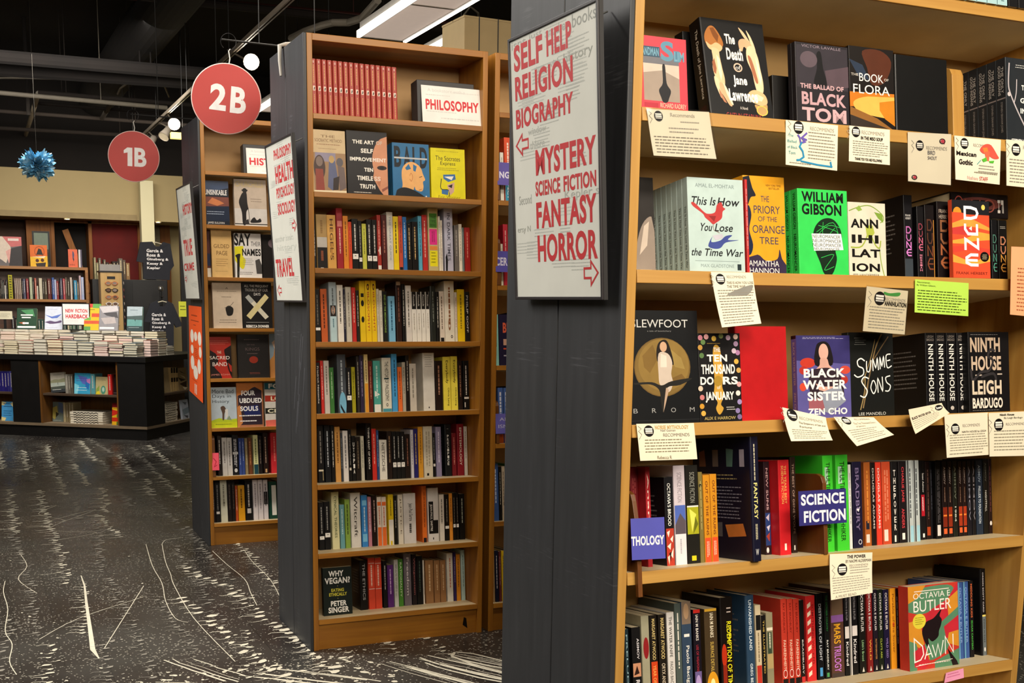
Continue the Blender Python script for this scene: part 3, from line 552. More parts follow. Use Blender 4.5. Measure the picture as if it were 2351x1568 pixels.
(.4035,.0296,.2004,.11,.106,'706870',1,'v .3 0.07 .72 0.80 d8d0d4 Freedom','tall grey'),
(.4297,.0181,.1961,.11,.106,'2a2024',0,'v .3 0.07 .72 0.80 b86a6a Wittgenstein','black red-lettered'),
(.4525,.023,.1875,.11,.106,'181818',0,'G .32 0.10 .68 0.74 1 4a5a50',''),
(.468,.0055,.1701,.11,.106,'dcd4c8',0,'G .32 0.10 .68 0.74 1 ddd8cc',''),
(.4926,.0331,.1682,.11,.106,'9a7048',1,'G .32 0.10 .68 0.74 1 d8b890',''),
(.5237,.0243,.1657,.11,.106,'9a7048',1,'G .32 0.10 .68 0.74 1 d8b890',''),
(.5489,.0233,.1637,.11,.106,'9a7048',1,'G .32 0.10 .68 0.74 1 d8b890',''),
(.5781,.0254,.1894,.11,.106,'e0dcd0',1,'G .32 0.10 .68 0.74 1 c87050',''),
(.5976,.0106,.1926,.11,.106,'3a2c68',0,'G .32 0.10 .68 0.74 1 a898c8',''),
(.6125,.0166,.1821,.11,.106,'e09028',0,'G .32 0.10 .68 0.74 1 7a4a10',''),
(.6328,.0167,.197,.11,.106,'b8d4d0',1,'G .32 0.10 .68 0.74 1 5a7a78','')],
('C',0):[
(.7662,.0265,.1394,-.006,.0976,'a8ccd0',0,'G .32 0.10 .68 0.74 1 4a6a70;g .3 .93 .7 .97 1 4a6a70;G .3 .8 .7 .92 1 4a6a70','pale aqua'),
(.7951,.0268,.1434,-.006,.1004,'a8ccd0',0,'G .32 0.10 .68 0.74 1 4a6a70;g .3 .93 .7 .97 1 4a6a70;G .3 .8 .7 .92 1 4a6a70','pale aqua'),
(.8242,.027,.1474,-.006,.1032,'a8ccd0',0,'G .32 0.10 .68 0.74 1 4a6a70;g .3 .93 .7 .97 1 4a6a70;G .3 .8 .7 .92 1 4a6a70','pale aqua'),
(.8536,.0273,.1514,-.006,.106,'a8ccd0',0,'G .32 0.10 .68 0.74 1 4a6a70;g .3 .93 .7 .97 1 4a6a70;G .3 .8 .7 .92 1 4a6a70','pale aqua'),
(.8833,.0276,.1555,-.006,.1088,'a8ccd0',0,'G .32 0.10 .68 0.74 1 4a6a70;g .3 .93 .7 .97 1 4a6a70;G .3 .8 .7 .92 1 4a6a70','pale aqua'),
(.9132,.0278,.1596,-.006,.1117,'a8ccd0',0,'G .32 0.10 .68 0.74 1 4a6a70;g .3 .93 .7 .97 1 4a6a70;G .3 .8 .7 .92 1 4a6a70','pale aqua'),
(.9448,.0281,.1639,-.006,.1148,'1c1c1e',0,'G .32 0.10 .68 0.74 1 c8c4c0','black'),
(.974,.0271,.1679,-.006,.1176,'1c1c1e',0,'G .32 0.10 .68 0.74 1 c8c4c0','black')],
('C',2):[
(.288,.0061,.1884,.005,.1319,'c02c2c',0,'G .32 0.10 .68 0.74 1 c8c4c0','thin red'),
(.7382,.0247,.1835,.03,.1284,'16141a',0,'r 0 .76 1 1 3a424a;l b868a8 .12 0.25,0.380 0.25,0.452 0.60,0.452 0.80,0.423 0.80,0.409 0.60,0.380 0.25,0.380;l b868a8 .12 0.25,0.470 0.25,0.513 0.40,0.542 0.65,0.542 0.80,0.513 0.80,0.470;l e080d0 .12 0.25,0.632 0.25,0.560 0.80,0.632 0.80,0.560;l e080d0 .12 0.85,0.650 0.45,0.650 0.25,0.679 0.25,0.693 0.45,0.722 0.85,0.722;l e080d0 .1 0.25,0.686 0.85,0.686;t .15 .23 .85 .255 c8c4c0 FRANK;t .15 .265 .85 .29 c8c4c0 HERBERT','black pink-lettered'),
(.7731,.0199,.1602,.03,.1121,'141216',0,'l 8a3a4a .12 0.25,0.240 0.25,0.316 0.60,0.316 0.80,0.286 0.80,0.270 0.60,0.240 0.25,0.240;l 8a3a4a .12 0.25,0.335 0.25,0.381 0.40,0.411 0.65,0.411 0.80,0.381 0.80,0.335;l d8688a .12 0.25,0.506 0.25,0.430 0.80,0.506 0.80,0.430;l d8688a .12 0.85,0.525 0.45,0.525 0.25,0.555 0.25,0.571 0.45,0.601 0.85,0.601;l d8688a .1 0.25,0.563 0.85,0.563;s .3 .66 .7 .9 c87890 MESSIAH','black rose-lettered'),
(.7979,.0277,.1638,.028,.1146,'161012',0,'r .93 .2 1 1 c88a38;l 5a3424 .12 0.25,0.200 0.25,0.340 0.60,0.340 0.80,0.284 0.80,0.256 0.60,0.200 0.25,0.200;l 5a3424 .12 0.25,0.375 0.25,0.459 0.40,0.515 0.65,0.515 0.80,0.459 0.80,0.375;l 7a4028 .12 0.25,0.690 0.25,0.550 0.80,0.690 0.80,0.550;l 7a4028 .12 0.85,0.725 0.45,0.725 0.25,0.781 0.25,0.809 0.45,0.865 0.85,0.865;l 7a4028 .1 0.25,0.795 0.85,0.795','black dull-bronze-lettered'),
(.8403,.0448,.173,.026,.1211,'181012',0,'l 8a5a3c .12 0.25,0.250 0.25,0.376 0.60,0.376 0.80,0.326 0.80,0.300 0.60,0.250 0.25,0.250;l 8a5a3c .12 0.25,0.407 0.25,0.483 0.40,0.533 0.65,0.533 0.80,0.483 0.80,0.407;l a05c38 .12 0.25,0.691 0.25,0.565 0.80,0.691 0.80,0.565;l a05c38 .12 0.85,0.723 0.45,0.723 0.25,0.773 0.25,0.798 0.45,0.849 0.85,0.849;l a05c38 .1 0.25,0.786 0.85,0.786;t .12 .1 .8 .15 b8a898 FRANK;t .12 .17 .9 .22 b8a898 HERBERT','wide black bronze-lettered'),
(.9844,.0185,.1368,.02,.0957,'141418',0,'l 4a7a6a .12 0.25,0.250 0.25,0.376 0.60,0.376 0.80,0.326 0.80,0.300 0.60,0.250 0.25,0.250;l 4a7a6a .12 0.25,0.407 0.25,0.483 0.40,0.533 0.65,0.533 0.80,0.483 0.80,0.407;l 5aa890 .12 0.25,0.691 0.25,0.565 0.80,0.691 0.80,0.565;l 5aa890 .12 0.85,0.723 0.45,0.723 0.25,0.773 0.25,0.798 0.45,0.849 0.85,0.849;l 5aa890 .1 0.25,0.786 0.85,0.786','black teal-lettered'),
(1.0101,.0268,.1368,.02,.0958,'14120f',0,'l b87858 .12 0.25,0.280 0.25,0.400 0.60,0.400 0.80,0.352 0.80,0.328 0.60,0.280 0.25,0.280;l b87858 .12 0.25,0.430 0.25,0.502 0.40,0.550 0.65,0.550 0.80,0.502 0.80,0.430;l e0a048 .12 0.25,0.700 0.25,0.580 0.80,0.700 0.80,0.580;l e0a048 .12 0.85,0.730 0.45,0.730 0.25,0.778 0.25,0.802 0.45,0.850 0.85,0.850;l e0a048 .1 0.25,0.790 0.85,0.790;g .15 .1 .85 .15 2 b8b0a4','black gold-lettered')],
('C',3):[
(.8325,.0296,.1855,.03,.1299,'19171a',0,'e .5 .93 .2 .025 b8b0a8;t .15 .03 .85 .06 8a8078 LEIGH;t .1 .07 .9 .1 8a8078 BARDUGO;v .25 .14 .8 .84 e8e4dc NINTH HOUSE','black white-titled'),
(.8633,.0286,.1856,.03,.1299,'19171a',0,'e .5 .93 .2 .025 b8b0a8;t .15 .03 .85 .06 8a8078 LEIGH;t .1 .07 .9 .1 8a8078 BARDUGO;v .25 .14 .8 .84 e8e4dc NINTH HOUSE','black white-titled'),
(.8951,.0289,.1856,.03,.1299,'19171a',0,'e .5 .93 .2 .025 b8b0a8;t .15 .03 .85 .06 8a8078 LEIGH;t .1 .07 .9 .1 8a8078 BARDUGO;v .25 .14 .8 .84 e8e4dc NINTH HOUSE','black white-titled'),
(.9279,.0305,.1856,.03,.1299,'19171a',0,'e .5 .93 .2 .025 b8b0a8;t .15 .03 .85 .06 8a8078 LEIGH;t .1 .07 .9 .1 8a8078 BARDUGO;v .25 .14 .8 .84 e8e4dc NINTH HOUSE','black white-titled')],
('C',4):[
(.098,.0184,.2085,.09,.146,'7a1c22',0,'G .2 .1 .8 .8 2 a04040','dark red stacked-line'),
(.1134,.0115,.2107,.06,.1475,'a82028',0,'v .3 0.07 .72 0.80 f0e0d0 Anarres','red script-lettered'),
(.1574,.0213,.1875,.05,.1313,'1c1a20',0,"r 0 .58 1 1 b83a28;p f0e4d4 .1,.62 .5,.6 .3,.68;p f0e4d4 .5,.7 .9,.66 .8,.74;p f0e4d4 .1,.78 .6,.74 .5,.82;p f0e4d4 .5,.88 .9,.8 .8,.92;p 3a1410 .3,.86 .6,.84 .5,.96;p f0d8c4 .1,.9 .4,.88 .3,.99;v .3 0.07 .72 0.55 f4f2ec OCTAVIA'S BROOD",'red-and-white patterned'),
(.1842,.0285,.2105,.05,.1474,'d0c4cc',0,'r 0 .4 1 .7 5068b8;p 5a5058 0,.7 0,.6 .5,.48 1,.56 1,.7;r 0 .69 1 1 e4e0e4;v .3 0.07 .72 0.37 9a9098 SCIENCE FICTION;G .4 .74 .6 .9 1 a8a4b0','lilac mountain-pictured'),
(.2159,.0308,.2097,.05,.1468,'24221c',0,'r 0 .41 1 .7 a8a820;p e0e060 .2,.44 .8,.5 .4,.68;p 6a6c18 .7,.52 .95,.6 .5,.7;r 0 .41 1 .425 e8e4dc;r .3 .92 .7 .97 d0c820;v .3 0.07 .72 0.38 8a8a80 SCIENCE FICTION','black yellow-swirled'),
(.2376,.0102,.1942,.05,.136,'7a6c38',0,'e .4 .15 .4 .02 1a1a14;G .32 0.10 .68 0.74 1 b8a868','olive'),
(.2525,.0169,.1871,.05,.131,'d08a1c',0,'r 0 .72 1 1 e05028;v .3 0.07 .72 0.69 6a2414 OUT OF THE RUINS;G .25 .76 .75 .94 2 f0b8a0','amber-orange'),
(.2704,.017,.1884,.05,.1319,'d08a1c',0,'r 0 .72 1 1 e05028;v .3 0.07 .72 0.69 6a2414 OUT OF THE RUINS;G .25 .76 .75 .94 2 f0b8a0','amber-orange'),
(.3337,.0222,.2652,-.012,.215,'1c1c38',1,'v .2 .37 .8 .66 f4e48c FANTASY;G .3 .06 .6 .35 1 c8c0a0;G .3 .7 .7 .84 2 c8c0a0;t .25 .9 .75 .95 e8e8e4 W','large navy'),
(.4334,.0158,.208,.08,.1456,'3a2028',0,'r 0 .55 1 .9 28407a;p c8b8c8 .1,.6 .8,.56 .7,.64;p d8d0e0 .2,.7 .9,.68 .6,.75;p b04030 .1,.8 .8,.76 .7,.86;e .3 .95 .25 .03 e8e4dc;v .3 0.07 .72 0.52 d0a8a8 NEW SUNS','maroon-and-blue'),
(.4566,.0299,.2105,.05,.1473,'d42028',0,'r .4 .88 .6 .95 f0e8dc;v .52 .06 .74 .46 f0b060 THE YEARS BEST;v .24 .06 .46 .46 f0b060 SCIENCE FICTION','wide scarlet'),
(.4977,.0151,.2154,.07,.15,'3a241c',0,'r .3 .92 .6 .97 e8e4dc;v .3 0.07 .72 0.80 b09080 THE BEST OF GENE WOLFE','dark brown'),
(.5621,.0276,.2153,.03,.15,'40c830',0,'r .15 .12 .5 .3 a8d8b0;v .3 .07 .72 .5 143c10 THE ULTIMATE;v .3 .56 .7 .9 143c10 HITCHHIKER','bright green'),
(.6015,.0342,.2156,.03,.15,'40c830',0,'r .15 .12 .5 .3 a8d8b0;v .3 .07 .72 .5 143c10 THE ULTIMATE;v .3 .56 .7 .9 143c10 HITCHHIKER','bright green'),
(.6407,.0079,.1919,.05,.1343,'dcdcd8',0,'G .32 0.10 .68 0.74 1 5a5a5a',''),
(.6614,.0273,.1973,.05,.1381,'221c40',0,'p e0dce0 .3,.55 .8,.52 .6,.58;v .3 0.07 .72 0.80 7a6a90 BRADBURY;o .7 .93 .2 .03 .06 c8c8d0','wide indigo'),
(.7091,.0186,.194,.07,.1358,'a85a24',0,'r .1 .7 .7 .8 2a2c3c;r .1 .86 .7 .96 d8d0c4;G .32 0.10 .68 0.74 1 d88838','rust-brown'),
(.7262,.0134,.1932,.07,.1353,'241818',0,'v .3 0.07 .72 0.80 d0c8c0 DOUGLAS ADAMS','narrow black'),
(.7424,.0155,.1925,.07,.1348,'dc3a28',0,'v .3 0.07 .72 0.80 f0dcd0 DOUGLAS ADAMS','red white-lettered'),
(.7654,.0256,.1928,.07,.135,'c04828',0,'r .1 .82 .6 .96 e0d4c8;G .2 .1 .8 .8 2 d87858','orange-red'),
(.7902,.0191,.1917,.07,.1342,'1e1c1e',0,'r .3 .9 .6 .98 e8e4dc;s .3 .1 .7 .86 e0d8d0 THEPOWER','black stack-lettered'),
(.8145,.0233,.192,.07,.1344,'241c20',0,'r .3 .88 .7 .96 e8e4dc;v .3 .07 .72 .5 d84048 CHARLIE JANE;v .3 .58 .7 .82 d84048 ANDERS','black crimson-lettered'),
(.8377,.018,.193,.07,.1351,'b8c0c0',0,'r 0 0 .25 1 3a3a3c;r .4 .8 1 1 9ac8d8;G .32 0.10 .68 0.74 1 4a5054','pale silver'),
(.8572,.0174,.1922,.07,.1345,'b8c0c0',0,'r 0 0 .25 1 3a3a3c;r .4 .8 1 1 9ac8d8;G .32 0.10 .68 0.74 1 4a5054','pale silver'),
(.896,.0163,.1898,.09,.1328,'1a181a',0,'r .1 .43 .85 .7 b01828;r .3 .92 .7 .97 e8e8e4;v .4 .16 .8 .4 d8d4d0 Isaac Asimov;G .3 .46 .6 .66 2 e8d0d0','black red-boxed'),
(.9124,.013,.1864,.09,.1305,'2c1814',0,'r 0 .84 1 .95 a8401c;G .32 0.10 .68 0.74 1 6a4a40',''),
(.9232,.0066,.1858,.09,.1301,'16161c',0,'G .32 0.10 .68 0.74 1 5a5a68',''),
(.9353,.0169,.1862,.08,.1303,'141214',0,'r .1 .82 .8 .96 d8d4d0;G .2 .1 .8 .8 2 4a4648','black barcode-stickered'),
(.9652,.0158,.1852,.09,.1296,'241414',0,'r 0 .6 1 .86 7a2410;r .1 .7 .9 .72 f08030;r .1 .88 .9 .95 e06030;v .3 .07 .7 .3 a89890 ASIMOV;G .35 .34 .65 .55 1 8a6a58','black ember-footed'),
(.9821,.0146,.1844,.09,.1291,'241414',0,'r 0 .6 1 .86 8a2c14;r .1 .7 .9 .72 f08030;r .1 .88 .9 .95 e06030;v .3 .07 .7 .3 a89890 ASIMOV;G .35 .34 .65 .55 1 8a6a58','black ember-footed'),
(.9985,.0147,.185,.09,.1295,'22241c',0,'v .3 .07 .72 .5 7a8070 ASIMOV;v .3 .6 .7 .8 c8ccc0 1984','dark olive'),
(1.015,.0134,.1828,.09,.128,'2a1614',0,'r 0 .6 1 .86 a03418;r .1 .7 .9 .72 f08030;r .1 .88 .9 .95 e06030;v .3 .07 .7 .3 a89890 ASIMOV;G .35 .34 .65 .55 1 8a6a58','black ember-footed'),
(1.0292,.0128,.1821,.09,.1275,'2a1614',0,'r 0 .6 1 .86 a03418;r .1 .7 .9 .72 f08030;r .1 .88 .9 .95 e06030;v .3 .07 .7 .3 a89890 ASIMOV;G .35 .34 .65 .55 1 8a6a58','black ember-footed'),
(1.0445,.0142,.1828,.09,.1279,'1c1c28',0,'v .3 0.07 .72 0.80 8a8a98 ASIMOV',''),
(1.0592,.0116,.1829,.09,.128,'18161c',0,'v .3 0.07 .72 0.80 98949c ASIMOV',''),
(1.0776,.0218,.1839,.09,.1288,'243448',0,'v .3 .07 .7 .3 98a8b8 ASIMOV;v .3 .35 .7 .85 c8d4e0 PRELUDE TO FOUNDATION','steel blue'),
(1.0986,.0152,.1857,.09,.13,'1c1c18',0,'v .3 .05 .7 .3 5a5a50 ASIMOV;v .3 .42 .7 .7 d0d0c8 NIGHTFALL','black white-lettered'),
(1.1135,.0111,.185,.09,.1295,'2c1818',0,'e .5 .86 .4 .03 e0dcd8;G .32 0.10 .68 0.74 1 6a3a3a','')],
('C',5):[
(.0809,.0101,.1716,.075,.15,'1c3038',0,'v .3 0.07 .72 0.80 88a8b0 PRELUDE','dark teal'),
(.1044,.0217,.173,.075,.15,'141214',0,'r 0 .45 1 .62 c08868;p 3a2018 .1,.6 .5,.48 .8,.58;v .55 .14 .85 .4 d0ccd0 ASIMOV;v .3 .66 .8 .95 e0dce0 ROBOT','black picture-banded'),
(.1278,.0196,.1957,.075,.15,'98947c',0,'e .55 .36 .4 .12 8a1c20','grey-green red-spotted'),
(.1484,.018,.1947,.075,.15,'241c14',0,'r 0 .52 1 1 c84018;v .25 .04 .75 .5 d0b878 MARGARET ATWOOD;v .25 .56 .75 .95 f0a050 YEAR OF FLOOD','black-and-flame'),
(.171,.0199,.1944,.075,.15,'241c14',0,'v .25 .04 .75 .5 d0b878 MARGARET ATWOOD;v .25 .55 .75 .95 c8b8a0 ORYX AND CRAKE','black gold-lettered'),
(.1922,.0187,.1972,.075,.15,'d0ccc8',0,'v .25 .05 .7 .5 3a3836 THE WATER KNIFE;v .25 .55 .7 .95 5a5856 PAOLO BACIGALUPI','pale grey'),
(.2113,.0161,.2149,.075,.15,'4a5450',0,'G .32 0.10 .68 0.74 1 ddd8cc','grey-green'),
(.233,.0254,.2168,.075,.15,'33455c',0,'r 0 0 1 .23 7a6858;e .5 .1 .3 .08 a88868;r .2 .33 .8 .36 e8e4dc;v .3 .45 .75 .98 e8e4dc Paolo Bacigalupi','slate-blue rust-topped'),
(.2602,.0196,.1966,.075,.15,'1c1424',0,'r 0 0 1 .04 c02820;r 0 .7 1 1 6a5a90;e .5 .86 .4 .12 b098d0;v .3 .06 .7 .35 e0d8d0 IAIN M BANKS;v .3 .4 .65 .7 a02838 USE OF WEAPONS','black violet-footed'),
(.2966,.0334,.1951,.075,.15,'4a3a24',0,'r 0 0 1 .03 d0a030;e .55 .9 .5 .18 d89820;e .55 .88 .2 .08 f8e8a0;v .42 .05 .72 .33 e8dcc0 IAIN M BANKS;v .42 .38 .7 .72 c8a850 SURFACE DETAIL','wide bronze'),
(.339,.0353,.216,.075,.15,'1c1410',1,'e .2 .6 .24 .12 b83010;r .05 .7 .42 1 8a2410;v .48 .25 .9 .95 e8e020 REDEMPTION OF TIME;v .72 .3 .88 .42 e8e020 THE;g .5 .1 .9 .18 2 d8c8c0','wide black yellow-lettered'),
(.4029,.0239,.2152,.075,.15,'2c4660',1,'v .25 .05 .7 .58 d8e4ec UNVANISHED LAND;v .3 .72 .7 .99 d8e4ec GREG BEAR','tall steel-blue'),
(.4244,.0152,.1911,.075,.15,'c8b898',0,'r 0 .12 1 .3 1c1a18;r 0 .72 1 1 b83024;G .32 0.33 .68 0.69 1 7a6a50','tan black-banded'),
(.4389,.0119,.1664,.075,.15,'181614',0,'v .3 0.07 .72 0.80 c8a850 THE ILLUSTRATED','black gold-lettered'),
(.4555,.0183,.1709,.075,.15,'8a8468',0,'r 0 .2 1 .24 e0d8c0;r .1 .26 .8 .55 3a4a38;r 0 .55 1 .75 b09868;G .32 0.27 .68 0.52 1 d8d0b8','khaki'),
(.4962,.0161,.1986,.075,.15,'c03828',0,'e .5 .87 .4 .05 e8e4dc;e .5 .87 .34 .04 a82c20;r 0 .93 1 1 1c1816;v .3 .05 .7 .4 7a1c14 RAY BRADBURY;v .25 .48 .75 .82 e8c8b0 FAHRENHEIT','vermilion'),
(.514,.0157,.197,.075,.15,'c03828',0,'e .5 .87 .4 .05 e8e4dc;e .5 .87 .34 .04 a82c20;r 0 .93 1 1 1c1816;v .3 .05 .7 .4 7a1c14 RAY BRADBURY;v .25 .48 .75 .82 e8c8b0 FAHRENHEIT','vermilion'),
(.5319,.0163,.1954,.075,.15,'c03828',0,'e .5 .87 .4 .05 e8e4dc;e .5 .87 .34 .04 a82c20;r 0 .93 1 1 1c1816;v .3 .05 .7 .4 7a1c14 RAY BRADBURY;v .25 .48 .75 .82 e8c8b0 FAHRENHEIT','vermilion'),
(.5473,.0118,.1909,.075,.15,'1c1818',0,'r 0 .93 1 1 c83030;v .3 .48 .7 .9 d8d4d0 BRADBURY','narrow black'),
(.572,.0262,.1989,.075,.15,'d02c2c',0,'p f0dcc4 .1,0.10 .5,0.07 .5,0.12 .1,0.15;p f0dcc4 .1,0.20 .5,0.17 .5,0.22 .1,0.25;p f0dcc4 .1,0.30 .5,0.27 .5,0.32 .1,0.35;p f0dcc4 .1,0.40 .5,0.37 .5,0.42 .1,0.45;p f0dcc4 .1,0.50 .5,0.47 .5,0.52 .1,0.55;p f0dcc4 .1,0.60 .5,0.57 .5,0.62 .1,0.65;p f0dcc4 .1,0.70 .5,0.67 .5,0.72 .1,0.75;p f0dcc4 .1,0.80 .5,0.77 .5,0.82 .1,0.85;p f0dcc4 .1,0.90 .5,0.87 .5,0.92 .1,0.95;v .6 .1 .85 .8 8a1818 SOMETHING WICKED','red candy-striped'),
(.5983,.0181,.2017,.075,.15,'15161c',0,'r .3 .86 .8 .96 4a98d0;v .3 .12 .75 .78 c8ccd4 DESTROYER OF LIGHT','black blue-logoed'),
(.6186,.0143,.2018,.075,.15,'16181a',0,'r .2 .93 .8 .98 4a9858;v .3 .03 .7 .45 2a7a3a THE OCTOBER COUNTRY;v .3 .55 .7 .9 e0e0dc RAY BRADBURY','black green-titled'),
(.6487,.0376,.2094,.075,.15,'5a3c30',0,'r 0 .3 1 .38 8a5aa0;r .05 .08 .95 .3 6a5440;r 0 .95 1 1 4a3c38;v .2 .4 .75 .62 e8a828 MARS;v .2 .64 .75 .94 c878d8 TRILOGY','wide brown mauve-banded'),
(.677,.0141,.2007,.075,.15,'18161a',0,'r 0 .42 1 .56 d8d0cc;v .3 .08 .7 .35 8a868a OCTAVIA E BUTLER;v .2 .6 .8 .88 e8e4e4 Kindred','black pale-banded'),
(.6896,.003,.1997,.075,.15,'d8d4d0',0,'G .32 0.10 .68 0.74 1 ddd8cc',''),
(.6999,.0173,.2007,.075,.15,'18161a',0,'r 0 .42 1 .54 d8d0cc;v .3 .08 .7 .35 8a868a OCTAVIA E BUTLER;v .2 .58 .8 .86 e8e4e4 Kindred','black pale-banded'),
(.7234,.0195,.1987,.075,.15,'1c1c18',0,"p d8d4c8 .3,.98 .5,.92 .7,.98;v .25 .04 .7 .5 d8d4d0 OCTAVIA E BUTLER;v .3 .6 .7 .85 88b080 Lilith's Brood",'black green-subtitled'),
(.7458,.016,.1967,.075,.15,'7a1c1c',0,'p d8d4c8 .3,.98 .5,.92 .7,.98;v .25 .04 .7 .5 d8d4d0 OCTAVIA E BUTLER;v .3 .6 .7 .85 e0a040 WILD','dark red gold-subtitled'),
(.7634,.0139,.1956,.075,.15,'241c2c',0,'p d8d4c8 .3,.98 .5,.92 .7,.98;v .25 .04 .7 .5 d8d4d0 OCTAVIA E BUTLER;v .3 .6 .7 .85 b88848 PATTERNMASTER','plum-black'),
(.7793,.0151,.1946,.075,.15,'18281a',0,"p d8d4c8 .3,.98 .5,.92 .7,.98;v .25 .04 .7 .5 d8d4d0 OCTAVIA E BUTLER;v .3 .6 .7 .85 a8b848 CLAY'S ARK",'dark green'),
(.7973,.0167,.1934,.075,.15,'1c1c44',0,'p d8d4c8 .3,.98 .5,.92 .7,.98;v .25 .04 .7 .5 d8d4d0 OCTAVIA E BUTLER;v .3 .6 .7 .85 8a78b8 WILD SEED','dark blue'),
(.8183,.0169,.1945,.075,.15,'e09420',0,'e .5 .45 .2 .03 c84020;v .3 0.07 .72 0.80 8a5010 Parable of the Sower','amber'),
(.8308,.0061,.1923,.075,.15,'2a1420',0,'G .32 0.10 .68 0.74 1 ddd8cc',''),
(.849,.023,.1939,.075,.15,'d4382c',0,'p f0a890 .5,.45 .7,.5 .6,.55;v .3 0.07 .72 0.80 a02018 Parable of the Talents','bright red'),
(1.0159,.0139,.1888,.075,.15,'3a5a9a',0,'r 0 0 .2 1 6aa8c0;v .3 0.07 .72 0.80 88a8d8 OCTAVIA E BUTLER','blue'),
(1.0327,.0159,.1903,.075,.15,'3a5a9a',0,'r 0 0 .25 1 6aa8c0;v .3 0.07 .72 0.80 88a8d8 OCTAVIA E BUTLER','blue'),
(1.0512,.0174,.1902,.075,.15,'3a5a9a',0,'r 0 0 .25 1 6aa8c0;v .3 0.07 .72 0.80 88a8d8 OCTAVIA E BUTLER','blue'),
(1.0692,.0127,.191,.075,.15,'1a1820',0,'v .25 .04 .75 .48 e87040 MEDDLING KIDS;v .25 .52 .75 .9 48b848 EDGAR CANTERO','black orange-green-lettered'),
(1.1095,.0193,.2175,.075,.15,'1c1a1e',1,'r .1 .53 1 1 6a7478;r .1 .53 1 .55 e8d870;e .6 .93 .2 .025 e8e8e4;v .3 .04 .6 .5 d8d4d8 ORSON SCOTT CARD;v .4 .58 .7 .85 1c2024 ENDER IN EXILE','tall black silver-footed')],
('D',1):[
(.0493,.0137,.1782,.03,.1248,'e0dcd0',0,'G .32 0.10 .68 0.74 1 8a8478',''),
(.0734,.027,.233,.03,.15,'d8502c',0,'r 0 .55 1 1 3a98b8;G .35 .08 .75 .5 1 f0e0d0;v .35 .6 .75 .95 e8f0f0 ASPECT',''),
(.1019,.0263,.2129,.03,.149,'3a3a4a',0,'G .32 0.10 .68 0.74 1 c8c4c0','')],
('D',2):[
(.0533,.0094,.1551,.03,.1085,'dcd4c0',0,'G .32 0.10 .68 0.74 1 8a8478',''),
(.0698,.0192,.2274,.03,.15,'b82838',0,'G .32 0.10 .68 0.74 1 e0a8a0',''),
(.0929,.0256,.1803,.03,.1262,'d84828',0,'G .32 0.10 .68 0.74 1 f0c8b8',''),
(.1195,.023,.1892,.03,.1324,'3a2c24',0,'G .32 0.10 .68 0.74 1 c8b898','')],
('D',3):[
(.0345,.0193,.1908,.03,.1336,'8ac8c0',0,'G .32 0.10 .68 0.74 1 4a7a78',''),
(.0736,.0528,.1911,.03,.1337,'2c2448',0,'r .3 .48 .8 .6 d8a890;T .28 .16 .95 .36 e86848 BU;g .3 .64 .9 .74 1 e05838;g .3 .78 .9 .86 1 c8c0d0',''),
(.1158,.0269,.2011,.03,.1408,'20202a',0,'G .32 0.10 .68 0.74 1 c8c8c8','')],
('D',4):[
(.058,.0214,.2102,.03,.1471,'4a68a8',0,'r 0 .84 1 1 e06a30;G .2 .08 .8 .8 1 e0e4f0',''),
(.0816,.0215,.2097,.03,.1468,'4a68a8',0,'r 0 .84 1 1 e06a30;G .2 .08 .8 .8 1 e0e4f0',''),
(.1073,.0253,.2159,.03,.15,'2c2c3c',0,'G .32 0.10 .68 0.74 1 c8c8c8','')],
('D',5):[
(.0415,.0234,.2208,.03,.15,'3a5890',0,'G .32 0.10 .68 0.74 1 c8d4e8',''),
(.0606,.0106,.2066,.03,.1446,'1a1814',0,'G .32 0.10 .68 0.74 1 c8c0b0',''),
(.0745,.0125,.2093,.03,.1465,'c8b8a0',0,'G .32 0.10 .68 0.74 1 5a4a3c',''),
(.0949,.0236,.2184,.03,.15,'4a8038',0,'G .32 0.10 .68 0.74 1 d0e0c0','')],
('D',6):[
(.0348,.0125,.2053,.03,.1437,'a88860',0,'G .32 0.10 .68 0.74 1 6a5030',''),
(.0505,.0144,.2008,.03,.1405,'1c2240',0,'G .32 0.10 .68 0.74 1 d8d0c8',''),
(.0644,.0089,.1963,.03,.1374,'6a2c30',0,'G .32 0.10 .68 0.74 1 c8a0a0',''),
(.0784,.0145,.1987,.03,.1391,'e8c020',0,'G .32 0.10 .68 0.74 1 8a7010',''),
(.098,.0201,.2006,.03,.1404,'1c1a1a',0,'G .32 0.10 .68 0.74 1 a8a8a8','')],
}
def row_phrase(case, row):
    if case == 'C' and row == 0: return 'cropped uppermost shelf of right bookcase'
    return '%s shelf of the %s' % (ORD[row] if case != 'C' else ORD[row-1], WHERE[case])
SEED = [0]
